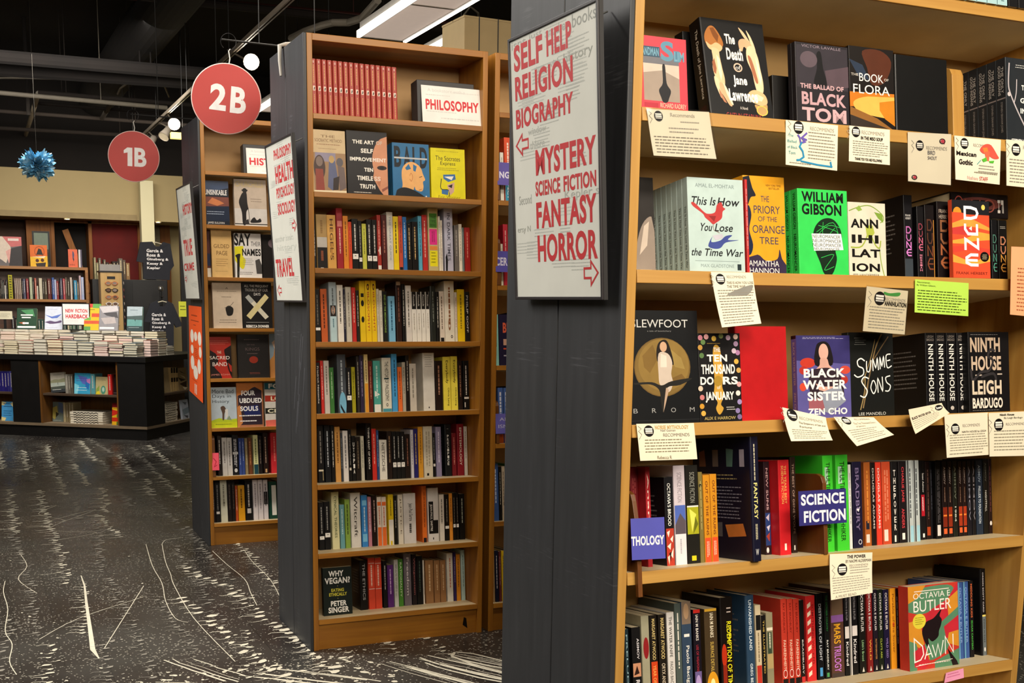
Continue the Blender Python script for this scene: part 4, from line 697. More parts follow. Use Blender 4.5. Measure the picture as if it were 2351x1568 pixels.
for (case, row), items in ROWS.items():
    S = frame(case, row); grp = 'upright books on the '+row_phrase(case, row); names = []
    for (x, t, h, s, d, c, hard, spec, desc) in items: names.append(desc or ' '.join(filter(None, ['thin' if t < .014 else 'wide' if t > .032 else '', cname(c)])))
    fin = []
    for i, n in enumerate(names):
        l = names[i-1] if i else None; r = names[i+1] if i+1 < len(names) else None
        short = lambda q: cname(items[q][5])
        if names.count(n) == 1: lab = '%s book spine on the %s' % (n, row_phrase(case, row))
        elif l and r: lab = '%s spine between %s and %s ones, %s' % (n, short(i-1), short(i+1), row_phrase(case, row).replace(' of the', ','))
        else: lab = '%s book spine at the %s end of the %s' % (n, 'left' if not l else 'right', row_phrase(case, row))
        fin.append(lab)
    for i, lab in enumerate(fin):
        if fin.count(lab) > 1 or len(lab.split()) > 16: fin[i] = None
    for i, (x, t, h, s, d, c, hard, spec, desc) in enumerate(items):
        lab = fin[i] or '%s spine, %s from left among %s' % (names[i], ORD[i], row_phrase(case, row))
        if case == 'B' and row == 0: lab = 'red volume, %s from left of the matching set, middle bookcase top shelf' % ORD[i]
        SEED[0] += 1
        bk = 'g .15 .2 .8 .7 9 6a6664' if (t > .02 and cname(c) in ('black', 'charcoal', 'navy') and h > .15) else ''
        if case == 'C' and row == 4 and 'navy' in desc: bk = 'p 8a5a40 .12,.12 .22,.1 .24,.24 .12,.24;p 7a6a60 .36,.1 .46,.1 .46,.24 .36,.24;p 5a7a70 .6,.09 .72,.1 .7,.24 .6,.24;p a8a0b0 .82,.1 .9,.1 .9,.24 .82,.24;g .15 .3 .85 .36 2 b0a070;g .2 .4 .85 .68 10 8a8a9c;p c87838 .55,.72 .85,.7 .9,.8 .6,.82;p 5a5a60 .2,.72 .5,.7 .5,.82 .2,.82;r .12 .85 .3 .94 d8d4d0'
        book(lab, S @ Tr(x, s, 0), t, h, d, c, hard, spec, '', bk, None, grp, SEED[0])

# ------------------------------------------------------------ face-out books
FACES = [
('B',1,.021,.1203,.2125,.02,.02,0,1,'c8b088',0,'t .28 .08 .7 .12 7a5a38 THE;t .1 .14 .9 .19 7a5a38 SOCRATIC METHOD;g .15 .22 .85 .25 1 8a5a3a;g .2 .29 .75 .31 1 8a6a4a;r .05 .36 1 1 9a7a58;r .1 .36 .7 .5 8c8498;e .22 .6 .17 .2 4a3430;p 8a3a2c .1,.62 .32,.62 .36,.98 .1,.98;e .22 .5 .1 .08 7a6860;p 5a6080 .5,.5 .68,.48 .75,.75 .6,.96 .45,.9;e .58 .46 .08 .06 b89860;e .82 .5 .1 .07 5a5458;p 6a5a58 .75,.55 .95,.58 1,.9 .8,.96;p e0d0b0 .05,.96 1,.95 1,1 .05,1;p 3a2c28 .62,.76 .8,.72 .76,.94 .6,.95','','cream cover with painted robed figures, leftmost face-out on middle bookcase second shelf',''),
('B',1,.1451,.1481,.2175,.02,.02,0,1,'221e22',0,'p c88a68 1,.06 .85,.1 .72,.2 .64,.35 .63,.5 .66,.62 .64,.72 .7,.8 .8,.92 .9,1 1,1;e .86 .56 .12 .035 3a2420;e .86 .56 .05 .03 16100e;p b07050 .72,.8 .84,.72 .8,.86;p 8a5040 .84,.9 1,.84 1,.88 .86,.94;T .15 .14 .68 .2 ecE6dc THE ART;T .73 .14 .88 .2 c8b0a0 OF;T .35 .27 .65 .34 ece6dc SELF;T .08 .41 .62 .47 ece6dc IMPROVE;T .64 .41 .97 .47 e8d8cc MENT;T .42 .57 .64 .63 ece6dc TEN;T .24 .7 .63 .77 ece6dc TIMELE;T .66 .7 .82 .77 e0c8b8 SS;T .3 .83 .68 .9 ece6dc TRUTH;g .15 .95 .7 .985 1 d8d0c4','','black cover with white capitals and half a face, middle bookcase second shelf',''),
('B',1,.3118,.1379,.1868,.02,.02,0,2,'2a6a98',0,'T .05 .06 .24 .45 16202c B;T .3 .06 .5 .45 16202c A;T .55 .06 .7 .45 16202c L;T .75 .06 .95 .45 16202c D;r .05 .26 .95 .29 b8b8b8;p e0a868 .24,.62 .26,.48 .36,.38 .52,.34 .68,.38 .78,.46 .82,.55 .88,.66 .82,.7 .83,.8 .78,.88 .62,.86 .58,.8 .5,1 .2,1 .26,.78;p 2a6a98 .34,.46 .44,.38 .5,.47 .38,.5;p 2a6a98 .56,.38 .66,.42 .62,.52 .56,.5;L c07840 .015 .46,.6 .5,.55 .54,.62 .5,.7 .46,.66;l 3a2818 .015 .72,.62 .8,.6;l 8a4a28 .012 .7,.86 .78,.84;p 181c22 .05,1 .1,.88 .3,.82 .55,.86 .8,.95 .9,1;e .9 .97 .02 .012 d8d8d8','','blue cover with large black letters and a bald profile, middle bookcase second shelf',''),
('B',1,.4563,.1316,.1779,.02,.02,0,2,'d8cc10',0,'g .15 .05 .85 .08 1 9a9018;t .14 .15 .86 .24 3a3414 The Socrates;t .28 .26 .72 .35 3a3414 Express;g .18 .38 .82 .45 2 8a8018;p 3a6aa0 .35,.52 .7,.5 .72,.6 .5,.66 .36,.6;p e8e4dc .38,.56 .66,.54 .6,.62;L 2c2a20 .02 .3,.6 .28,.8 .5,.82 .52,.95;p c8a090 .46,.72 .68,.66 .66,.85 .55,.92;p 2c2a20 .48,.74 .62,.7 .6,.78;p 3a6aa0 .3,.82 .5,.82 .48,.92 .3,.9;t .2 .93 .85 .99 8a7a10 Eric Weiner','','yellow cover with small blue bust drawing, rightmost face-out on middle bookcase second shelf',''),
('B',7,.0569,.1095,.1775,.022,.065,0,0,'1e2a26',0,'T .2 .07 .72 .19 f2f0ea WHY;T .06 .21 .94 .34 f2f0ea VEGAN?;e .5 .39 .012 .008 b8a850;T .28 .44 .72 .51 c8c040 EATING;T .2 .53 .82 .6 c8c040 ETHICALLY;e .5 .65 .012 .008 b8a850;T .25 .7 .8 .81 f2f0ea PETER;T .16 .83 .88 .95 f2f0ea SINGER','','dark green face-out paperback with white capitals on the bottom shelf, middle bookcase',''),
('C',1,.022,.1123,.1408,.02,.015,0,0,'d03a48',0,'r .12 .26 .84 .87 c8b8a8;r .12 .26 .84 .37 6a6a70;p 9a8a7c .12,.5 .5,.45 .84,.55 .84,.87 .12,.87;r .05 .14 .46 .28 2a4a60;r .74 .17 .86 .32 4a7890;T .07 .155 .44 .265 6a98ac SANDMAN;T .48 .05 .74 .32 5a8aa0 S;T .75 .18 .95 .31 6a98ac LIM;p 1c1c22 .5,.4 .53,.36 .56,.4 .58,.62 .66,.72 .62,.82 .58,.88 .5,.88 .46,.82 .42,.72 .5,.62;r .12 .9 .4 .96 a82838;t .44 .89 .96 .955 f0c8a8 RICHARD KADREY;g .35 .97 .85 .985 1 e8a8a8','','red-framed paperback with a black shape on grey, top left of right bookcase',''),
('C',1,.1977,.1537,.21,.04,.03,8,0,'141416',1,'p a8682c .05,.17 .12,.09 .2,.08 .28,.15 .33,.25 .25,.31 .12,.3 .05,.25;p d8b080 .06,.24 .13,.27 .22,.24 .31,.28 .25,.33 .1,.31;p 7a4414 .14,.1 .2,.09 .27,.17 .24,.24 .18,.18;p e0bc90 .14,.3 .24,.31 .25,.38 .27,.5 .29,.6 .27,.68 .2,.68 .15,.6 .12,.5 .14,.4;p 9a5c3c .12,.44 .16,.4 .18,.5 .16,.56 .13,.54;p f0d8b8 .2,.36 .24,.4 .26,.55 .23,.62 .2,.5;p e8c8a0 .13,.58 .2,.62 .2,.7 .23,.78 .2,.79 .16,.72 .13,.65;p d8a880 .2,.64 .26,.66 .33,.8 .36,.86 .32,.86 .25,.78 .2,.72;p f0d8b8 .26,.64 .31,.7 .36,.8 .38,.85 .35,.84 .29,.74;p b07858 .18,.7 .24,.78 .28,.84 .24,.83 .18,.76;p e0b890 .6,.06 .67,.1 .74,.17 .76,.2 .7,.18 .64,.12;p e8c8a0 .72,.08 .78,.14 .83,.24 .84,.32 .79,.28 .76,.18;p d8a880 .58,.2 .66,.17 .76,.2 .8,.28 .74,.3 .66,.25 .62,.3 .58,.28;p e8c8a0 .7,.26 .8,.24 .86,.34 .88,.46 .9,.6 .88,.7 .8,.72 .76,.62 .74,.5 .68,.38;p a86848 .7,.34 .75,.36 .8,.5 .82,.6 .78,.6 .73,.46;p f4e0c4 .82,.34 .86,.42 .88,.56 .86,.64 .83,.5;p d8b080 .64,.72 .74,.68 .86,.7 .92,.74 .93,.8 .86,.84 .74,.82 .66,.79;p f0d8b0 .68,.74 .78,.72 .88,.75 .84,.79 .72,.78;p b8945c .72,.83 .82,.84 .92,.82 .9,.9 .82,.94 .76,.9;o .83 .885 .09 .05 .015 e0c050;T .36 .14 .52 .24 e8e4dc The;T .36 .28 .62 .4 e8e4dc Death;o .52 .47 .07 .045 .02 d8b8a0;t .48 .45 .56 .49 f0e4dc of;T .42 .55 .64 .67 f0ece4 Jane;T .33 .69 .78 .81 f0ece4 Lawrence;t .48 .86 .6 .89 d8d0c8 A Novel;t .25 .93 .82 .985 a83a38 CAITLIN STARLING','v .4 .1 .75 .78 d8d0c0 The Death of Jane Lawrence;r .2 .85 .8 .97 3a1418','large leaning black hardback with two pale cupped hands, top shelf of right bookcase',''),
('C',1,.1878,.0788,.1938,.03,.105,0,0,'121214',0,'','','plain black book upright behind the red-framed paperback, top shelf of right bookcase',''),
('C',1,.3732,.0445,.1086,.03,.06,0,0,'1c1a18',0,'','','dark book standing low beside the leaning black hardback, top shelf of right bookcase',''),
('C',1,.3973,.1363,.1647,.012,.015,0,1,'2c282e',0,'r .02 .03 .98 .55 3a343c;p 18161a .4,.12 .48,.1 .52,.3 .58,.5 .34,.5 .4,.3;e .25 .2 .16 .1 5a4c54;p 54444c .55,.32 1,.24 1,.5 .6,.55;t .12 .02 .86 .055 8a7a84 VICTOR LAVALLE;T .08 .5 .9 .56 c8a0a4 THE BALLAD OF;T .1 .6 .94 .76 c09aa0 BLACK;T .1 .79 .94 .96 c8a4a8 TOM','','charcoal cover with stacked dusty pink capitals, top shelf of right bookcase',''),
('C',1,.5333,.1198,.1692,.018,.012,0,0,'1e1612',0,'p 5a2c18 .3,.05 .7,.02 .95,.15 .8,.4 .5,.45 .4,.25;p 2c3a50 0,.16 .3,.22 .45,.4 .2,.36;p c8741c 0,.56 1,.54 1,.72 0,.74;p e0b050 .08,.68 .4,.6 1,.58 1,.86 .6,.84 .2,.8;p c87c1c .66,.66 1,.62 1,.94 .78,.86 .66,.76;p 3a3028 0,.84 .5,.9 1,1 0,1;p 8a5c28 0,.74 .6,.86 1,1 .5,.92 0,.84;t .04 .33 .2 .36 d8d0c4 THE;t .22 .32 .76 .42 f0ece4 BOOK;t .78 .36 .88 .39 d8d0c4 OF;t .08 .46 .9 .57 f0ece4 FLORA','','dark cover with glowing orange landscape below white title, top shelf of right bookcase',''),
('C',1,.6642,.1467,.1663,.022,.02,0,1,'1a1a1a',1,'','','blank black board-covered book facing out between orange landscape cover and wooden bookend',''),
('C',1,.997,.122,.1944,.026,.03,0,4,'2c3238',0,'L b8b0b4 .03 .1,.06 .07,.3 .12,.42 .3,.62 .6,.9;L b8b0b4 .022 .28,.24 .26,.4 .2,.52;e .08 .42 .04 .025 c8c0c0;g .25 .07 .9 .12 2 c8c8c4;T .4 .3 .9 .36 e8e8e4 THE ONLY;T .36 .45 .9 .51 e8e8e4 GOOD;T .36 .57 .95 .63 e8e8e4 INDIANS;T .12 .93 .9 .97 e8e8e4 STEPHEN GRAHAM JONES','v .5 .1 .8 .4 b8b4b0 THE ONLY;v .15 .08 .45 .42 b8b4b0 GOOD INDIANS;v .35 .5 .65 .85 8a8684 STEPHEN GRAHAM JONES;r 0 .455 1 .47 8a8080','slate cover with pale antler, front copy at the right end of top shelf','slate antler book'),
('C',2,.0406,.0609,.1937,.02,.06,0,0,'2a2420',0,'p 8a7c70 .55,.48 .9,.4 1,.55 1,1 .2,1 .3,.7;p c0b0a0 .6,.5 .8,.45 .7,.7 .4,.8;g .4 .94 .95 .98 1 a89888','','dim brown cover with pale figure, left end of right bookcase second shelf',''),
('C',2,.148,.1335,.1868,.0185,.008,0,7,'b8ccc8',0,'t .14 .06 .84 .1 7a8a8a AMAL EL-MOHTAR;i .06 .2 .5 .29 14181a This Is;i .54 .2 .93 .29 14181a How;p b83838 .06,.27 .12,.27 .28,.36 .36,.38 .48,.36 .52,.28 .6,.25 .63,.3 .67,.32 .62,.35 .6,.42 .5,.47 .44,.49 .38,.46 .3,.42 .26,.38 .1,.31;p 8a2424 .36,.4 .5,.4 .46,.46;l 7a5848 .008 .44,.49 .45,.55 .55,.58;i .2 .48 .42 .565 14181a You;i .48 .48 .8 .565 14181a Lose;p 3c4a90 .34,.72 .42,.62 .4,.68 .56,.66 .66,.61 .78,.6 .7,.65 .9,.65 .66,.68 .56,.74 .44,.75;p c0bcc8 .42,.61 .6,.59 .62,.63 .48,.66;i .04 .75 .22 .83 14181a the;i .27 .75 .6 .83 14181a Time;i .65 .75 .97 .83 14181a War;r .1 .88 .9 .885 8a9a98;t .2 .915 .8 .95 8a9a98 MAX GLADSTONE;r .86 .91 .93 .975 2a3a3e','v .3 .3 .7 .96 3a4442 This Is How You Lose the Time War','pale blue-grey cover with red bird over blue bird, front of its stack','pale grey-green spine of the two-bird book'),
('C',2,.2914,.1035,.2008,.045,.02,0,0,'e09c1c',0,'p 1c2434 .0,.02 .15,.0 .22,.12 .3,.2 .18,.22 .1,.3 .02,.3;p 1c2a4c 0,.32 .12,.3 .18,.4 .12,.55 .2,.7 .14,.8 0,.84;t .55 .08 .92 .1 5a3a10 NEW YORK TIMES;t .62 .11 .88 .13 5a3a10 BESTSELLER;t .42 .2 .62 .26 3a3c5c THE;t .24 .3 .88 .38 3a3c5c PRIORY;t .34 .41 .8 .46 3a3c5c OF THE;t .2 .5 .98 .58 3a3c5c ORANGE;t .36 .62 .82 .69 3a3c5c TREE;p 3a2c4c 0,.84 .3,.8 .5,.86 .78,.84 .84,.74 .9,.84 1,.9 1,1 0,1;t .02 .86 .82 .92 e8e0dc SAMANTHA;t .02 .935 .82 .99 e8e0dc SHANNON','','golden-orange cover with dark dragon edge, second shelf of right bookcase',''),
('C',2,.419,.13,.178,.023,.008,0,1,'34cc54',0,'T .08 .03 .92 .15 10180f WILLIAM;T .08 .17 .88 .3 10180f GIBSON;p 10301a .45,.36 .62,.33 .76,.37 .86,.48 .86,.6 .74,.7 .76,.82 .66,.99 .5,.99 .42,.86 .34,.74 .28,.62 .32,.46;L 34cc54 .008 .4,.42 .8,.5 .4,.6;L 34cc54 .008 .36,.5 .7,.38 .82,.56;L 34cc54 .008 .44,.8 .7,.76 .5,.94 .7,.9;L 34cc54 .008 .5,.38 .5,.58 .74,.44;L 34cc54 .008 .34,.56 .6,.42 .84,.44;p f0f2ee .26,.52 .86,.51 .9,.7 .3,.72;t .28 .53 .84 .57 10180f NEUROMANCER;t .28 .58 .86 .62 10180f NEUROMANCER;t .28 .63 .86 .67 10180f NEUROMANCER;t .3 .68 .82 .71 10180f NEUROMANCER','v .3 .04 .7 .46 10301a WILLIAM GIBSON;v .3 .52 .7 .96 10301a NEUROMANCER','bright green cover with scribbled black head, second shelf of right bookcase','bright green copy'),
('C',2,.5706,.1027,.1615,.02,.03,0,0,'d8d0bc',0,'L 7a9a3a .02 .02,.12 .3,.06 .6,.04 .9,.14 .95,.22 .86,.26;p 8aa84a .2,.08 .3,.04 .38,.1 .28,.12;p 7a9a3a .7,.12 .92,.14 .94,.26 .8,.2;L 9aac40 .03 .05,.6 .35,.58 .55,.36 .6,.2;L 9aac40 .03 .55,.36 .7,.55 .82,.6 .86,.5;p a8b448 .45,.3 .65,.3 .7,.4 .55,.5 .48,.42;L 8aa050 .025 .82,.6 .86,.8 .95,1;T .06 .22 .8 .34 18140f ANN;T .08 .43 .8 .54 18140f IHI;T .08 .62 .84 .73 18140f LAT;T .08 .81 .82 .92 18140f ION;t .08 .95 .8 .99 3a342c JEFF VANDERMEER','','cream cover with green vine and black split capitals, second shelf of right bookcase',''),
('C',2,.8364,.1111,.1722,.012,0,0,0,'e05030',0,'r 0 0 1 .18 26262c;e .14 .16 .11 .07 d8902c;e .84 .08 .05 .035 f0c860;p e05030 0,.16 .25,.16 .5,.2 .8,.18 1,.22 1,1 0,1;p e89c40 0,.3 .3,.24 .6,.25 1,.34 1,.38 .6,.34 .3,.34 0,.36;p c83c38 0,.36 .3,.33 .7,.4 1,.42 1,.46 0,.44;p e8a440 0,.52 .4,.48 .7,.4 1,.42 1,.5 .6,.52 .3,.56 0,.56;p d84434 0,.6 .4,.58 1,.62 1,.7 .4,.64 0,.68;p e8a440 0,.7 .3,.76 .6,.78 1,.7 1,.78 .5,.84 0,.8;e .85 .72 .12 .065 1c1414;g .78 .69 .92 .76 4 d8c8a0;l f4f0f8 .06 .34,.09 .34,.23 .5,.23 .64,.21 .68,.16 .64,.11 .5,.09 .34,.09;l f4f0f8 .06 .34,.3 .34,.37 .42,.43 .58,.43 .66,.43 .66,.3;l f4f0f8 .06 .34,.64 .34,.5 .68,.61 .68,.48;l f4f0f8 .06 .68,.7 .48,.7 .36,.74 .36,.8 .48,.83 .68,.83;l f4f0f8 .05 .36,.77 .66,.77;p f0e8e0 .44,.36 .52,.33 .52,.39;t .08 .92 .92 .955 5a1414 FRANK HERBERT','','orange-red cover with layered dunes and white outlined letters, front of second shelf',''),
('C',3,.0241,.1663,.2281,.035,.012,0,0,'1a1c1f',1,'e .48 .5 .4 .26 6e5428;e .48 .5 .385 .25 7c6230;e .5 .48 .36 .23 8a6e36;p 7a5e2c .2,.4 .35,.3 .42,.42 .3,.55 .22,.5;p 9a8044 .6,.34 .75,.42 .8,.52 .66,.5 .58,.42;p 76592a .6,.6 .75,.56 .8,.6 .7,.66;p 2a201c .44,.28 .54,.26 .6,.34 .64,.48 .54,.44 .42,.46 .4,.36;e .5 .32 .05 .045 c8a080;p c8b8a8 .43,.38 .56,.38 .62,.46 .6,.56 .62,.64 .56,.72 .44,.66 .42,.56;p e0d0c0 .46,.38 .54,.4 .54,.5 .45,.5;p 2a2824 .08,.635 .32,.63 .46,.66 .6,.625 .9,.6 .72,.66 .54,.68 .5,.8 .46,.9 .44,.8 .42,.7 .3,.65 .1,.65;p b89c84 .52,.68 .56,.7 .5,.84 .47,.9 .49,.8;t .06 .08 .86 .15 c8c8c4 SLEWFOOT;t .28 .175 .62 .19 8a8a88 a tale of bewitchery;t .05 .86 .11 .9 9a9a98 B;t .31 .86 .37 .9 9a9a98 R;t .58 .86 .65 .9 9a9a98 O;t .85 .86 .92 .9 9a9a98 M;r 0 .965 1 .97 2e3034','','large black cover with girl before a tan moon, left end of third shelf',''),
('C',3,.189,.1037,.1822,.025,.01,0,0,'1c1a1c',0,'e 0.06 0.05 .055 .03 c88090;e 0.20 0.04 .055 .03 d8a0a0;e 0.38 0.06 .055 .03 d8b048;e 0.55 0.03 .055 .03 8a9a5a;e 0.72 0.05 .055 .03 c0a0b8;e 0.90 0.04 .055 .03 e0c0b0;e 0.05 0.16 .055 .03 c89848;e 0.08 0.25 .055 .03 5a7a48;e 0.90 0.12 .055 .03 b090b0;e 0.94 0.22 .055 .03 a878a0;e 0.90 0.32 .055 .03 d8a848;e 0.95 0.42 .055 .03 c8a058;e 0.03 0.62 .055 .03 d8c0a8;e 0.06 0.72 .055 .03 c87878;e 0.05 0.82 .055 .03 c89030;e 0.08 0.90 .055 .03 d8a848;e 0.95 0.58 .055 .03 d8a0a0;e 0.92 0.68 .055 .03 e8d8d0;e 0.95 0.78 .055 .03 9888b8;e 0.90 0.88 .055 .03 8878a8;e 0.94 0.95 .055 .03 7a6a98;e 0.12 0.10 .055 .03 6a8a50;e 0.85 0.20 .055 .03 c8b0c0;p c89838 .36,.16 .44,.13 .52,.18 .54,.3 .58,.4 .56,.52 .54,.6 .58,.7 .5,.8 .56,.85 .46,.92 .38,.85 .42,.78 .34,.7 .36,.58 .36,.4 .34,.3;e .45 .54 .1 .06 a8842c;g .2 .11 .6 .125 1 c8a048;T .36 .16 .52 .21 e8e4dc THE;T .2 .24 .68 .32 f0ece4 TEN;T .06 .35 .86 .46 f0ece4 THOUSAND;T .03 .49 .34 .58 f0ece4 DO;T .56 .49 .92 .58 f0ece4 RS;t .42 .59 .5 .63 e8e4dc of;T .14 .66 .82 .78 f0ece4 JANUARY;g .62 .83 .84 .88 2 d8d4cc;t .1 .94 .84 .975 c8b068 ALIX E HARROW','','black cover ringed with flowers and a golden key, third shelf of right bookcase',''),
('C',3,.2977,.1312,.1991,.028,.032,0,0,'b4181c',1,'','','plain bright red board-covered book, third shelf of right bookcase',''),
('C',3,.4379,.1439,.1777,.018,.01,0,0,'5a5494',0,'p 3a3470 0,0 1,0 1,.35 0,.3;g .1 .02 .9 .05 2 a8a4c0;e .2 .33 .14 .06 c03828;e .12 .42 .08 .05 b03028;e .1 .62 .06 .05 d04830;e .9 .42 .1 .05 c84838;e .88 .54 .07 .05 a83028;p 241c20 .36,.14 .44,.08 .56,.08 .64,.16 .66,.36 .34,.36;e .5 .2 .09 .1 d8a898;p d0a090 .44,.28 .56,.28 .6,.36 .68,.42 .36,.42 .42,.36;p 3a2a34 .22,.46 .4,.4 .64,.4 .8,.48 .84,.8 .3,.8;p d8a898 .34,.58 .5,.62 .7,.62 .64,.7 .4,.66;p 8a90a0 .4,.7 .8,.6 .9,.8 .6,.95 .4,.9;p 9a5860 .2,.78 .45,.75 .5,.9 .2,.9;T .12 .4 .9 .51 f0ece8 BLACK;T .1 .54 .92 .65 f0ece8 WATER;T .18 .68 .9 .79 f0ece8 SISTER;T .18 .88 .92 .96 f0ece8 ZEN CHO','v .3 .08 .7 .6 a89890 BLACK WATER SISTER;v .3 .68 .7 .95 a89890 ZEN CHO;r 0 0 1 .04 16141c','violet cover with woman and red lanterns, third shelf of right bookcase',''),
('C',3,.5804,.1268,.1847,.02,.014,0,0,'1c1e1c',0,'L 8a7048 .025 .75,.02 .6,.2 .42,.6 .3,.9;L 6a5438 .02 .9,.05 .66,.24 .5,.4 .4,.7;L 9a8050 .014 .6,.08 .5,.3 .3,.6;L a08858 .02 .36,.5 .34,.7 .24,.92;g .14 .06 .4 .16 4 6a6a66;L f0eee8 .022 .36,.34 .28,.31 .2,.34 .22,.4 .32,.43 .32,.5 .2,.53 .12,.5;L f0eee8 .02 .4,.34 .4,.45 .46,.46 .5,.33;L f0eee8 .02 .54,.46 .54,.32 .6,.42 .64,.31 .66,.45;L f0eee8 .02 .7,.44 .7,.3 .74,.4 .78,.29 .8,.42;L f0eee8 .02 .94,.26 .84,.28 .86,.42 .96,.4;L f0eee8 .02 .86,.34 .93,.33;L f0eee8 .022 .44,.55 .34,.53 .28,.58 .34,.64 .4,.7 .34,.77 .24,.75;L f0eee8 .02 .52,.58 .48,.66 .54,.73 .6,.66 .56,.58 .52,.58;L f0eee8 .02 .64,.72 .64,.55 .74,.7 .74,.53;L f0eee8 .02 .92,.52 .82,.54 .84,.6 .92,.64 .88,.7 .8,.7;t .2 .95 .8 .985 c8c8c0 LEE MANDELO','','black cover with scratched white letters over tangled roots, third shelf of right bookcase',''),
('C',3,.9286,.1273,.1857,.026,.012,0,0,'1a181a',0,'g .06 .03 .8 .045 1 8a8684;T .05 .07 .78 .25 c0a890 NINTH;T .07 .3 .8 .48 c8b098 HOUSE;r .16 .53 .32 .545 c8b8a8;r .7 .52 .82 .535 c8b8a8;L 3a3638 .05 .65,.24 .55,.22 .48,.3 .6,.36 .5,.48 .3,.5 .1,.6 .06,.46;L 3a3638 .05 .3,.56 .6,.52 .66,.62 .5,.66 .44,.76;T .08 .6 .8 .78 d8c8b0 LEIGH;T .08 .82 .82 .95 e8dccc BARDUGO;g .06 .97 .8 .985 1 8a8684','','black cover with dark snake and cream capitals, right end of third shelf',''),
('C',5,.8226,.1559,.2009,.032,.03,0,0,'c83a2c',0,'p 5a8a68 .12,.04 .8,.02 .9,.14 .5,.3 .2,.34 0,.3 0,.12;p d8902c 0,0 .35,0 .2,.14 0,.2;p c82c38 .4,.32 .8,.18 1,0 1,.26 .7,.5 .3,.6 .2,.5;p d8902c .78,.2 1,.1 1,.34 .8,.42;p 5a8a68 .56,.5 1,.3 1,.52 .8,.62 .76,.8 .4,.9 .3,.72;p d8902c 0,.42 .2,.4 .3,.7 .4,.88 .3,1 .2,.74 0,.64;p 5a8a68 0,.64 .14,.68 .2,.86 .14,1 0,1;p c82c38 .08,.78 .3,.7 .4,.92 .3,1 .1,.96;p c82c38 .7,.52 1,.4 1,.7 .74,.66;p d8902c .8,.6 1,.58 1,.78 .76,.72;p 5a8a68 .5,.92 1,.8 1,1 .5,1;p 2a1c20 .66,.3 .62,.38 .66,.43 .64,.5 .6,.56 .58,.63 .46,.68 .38,.64 .42,.8 .3,.66 .26,.54 .34,.44 .5,.4;p 2a1c20 .76,.78 .95,.95 .98,1 .86,1;e .21 .42 .13 .09 e0d040;g .12 .37 .3 .47 4 7a7420;r .12 .06 .82 .07 f0e4d8;t .1 .085 .84 .155 f4eee4 OCTAVIA E;t .1 .18 .86 .31 f4eee4 BUTLER;l f8f4ec .02 .1,.9 .1,.62 .26,.72 .28,.82 .22,.88 .1,.9;l f8f4ec .02 .3,.88 .38,.72 .46,.87;l f8f4ec .02 .33,.83 .43,.82;l f8f4ec .02 .46,.72 .52,.86 .57,.72 .62,.86 .68,.68;l f8f4ec .02 .72,.85 .72,.64 .88,.84 .88,.62;l f0e4d8 .008 .12,.95 .86,.92;g .16 .93 .8 .96 1 f0d8d0','','red green and gold cover with dark profile, facing out on right bookcase bottom shelf',''),
('A',1,.021,.1178,.2175,.03,.02,0,0,'1c2434',0,'r 0 .36 1 .6 7a4438;p c87848 .1,.5 .3,.38 .6,.44 .8,.5 .5,.56;p 3a4a68 0,0 1,0 1,.15 .5,.22 0,.3;p 1c2c48 0,.58 1,.56 1,.9 0,.9;g .05 .68 .8 .78 2 a8b4c8;T .0 .2 .92 .32 e0dcd8 UNSINKABLE;t .08 .92 .78 .98 e0dcd8 JAMES SULLIVAN','','navy cover with burning ship, left bookcase second shelf',''),
('A',1,.1658,.163,.2332,.03,.02,0,0,'bcaa98',0,'r 0 .62 1 1 c8c0b8;t .05 .05 .9 .16 d0b878 CHURCHILLS;e .33 .24 .07 .05 1e1a1a;r .24 .22 .42 .25 1e1a1a;p 241e1e .2,.36 .28,.28 .38,.28 .4,.5 .42,.62 .36,.7 .34,.95 .24,.95 .22,.7 .14,.5;l 1c1818 .015 .42,.6 .46,.9;p 3a3434 .3,.88 .42,.84 .44,.94 .3,.96;p 2a2626 .5,.86 .6,.8 .68,.86 .78,.82 .8,.9 .5,.92;g .5 .4 .9 .5 2 8a7a6a;r .0 .94 1 .96 2a2626','','beige cover with dark standing man in hat, left bookcase second shelf',''),
('A',2,.021,.023,.2397,.02,.04,0,0,'5a2a28',0,'r 0 .5 1 .75 242c50;r 0 .8 1 1 d8d0c0','','maroon and navy cover sliver at the left end, left bookcase third shelf',''),
('A',2,.0468,.1011,.236,.022,.02,0,0,'d8b070',0,'t .12 .3 .88 .38 6a4a24 GILDED;t .24 .44 .78 .53 6a4a24 PAGE;g .2 .6 .8 .78 4 a8804c;g .15 .86 .85 .88 1 8a6a3c','','golden tan cover with brown lettering, left bookcase third shelf',''),
('A',2,.1622,.135,.2228,.03,.02,0,0,'dcd6d0',0,'p d8cc20 0,.3 .32,.28 .3,.5 .4,.6 .3,.8 .1,.7 0,.6;p 2c2820 .06,1 .08,.6 .02,.5 .2,.46 .18,.6 .14,1;T -.0 .0 .62 .28 1c1a18 SAY;t .62 .18 .98 .28 1c1a18 THEIR;T .28 .34 .98 .5 1c1a18 NAMES;g .3 .56 .7 .72 4 8a8680;p 4a4644 .76,.6 .92,.56 1,.7 1,.9 .8,.9;g .1 .86 .75 .94 2 6a6664','','white cover with raised fist and black capitals, left bookcase third shelf',''),
('A',2,.304,.0811,.2225,.03,.03,0,0,'241e1c',0,'e .7 .2 .3 .1 6a5a60','','dark cover at the right end, left bookcase third shelf',''),
('A',3,.046,.1459,.229,.028,.02,0,0,'d0bca4',0,'t .45 .1 .55 .14 5a4a3a A;g .15 .18 .85 .21 1 7a6a58;g .3 .3 .75 .34 1 6a5a48;p 2c2824 .44,.55 .55,.5 .7,.56 .66,.7 .5,.72 .45,.64;L 4a443c .015 .4,.55 .6,.5 .72,.42;g .2 .8 .8 .9 2 8a7a68','','pale tan cover with small dark insect, left bookcase fourth shelf',''),
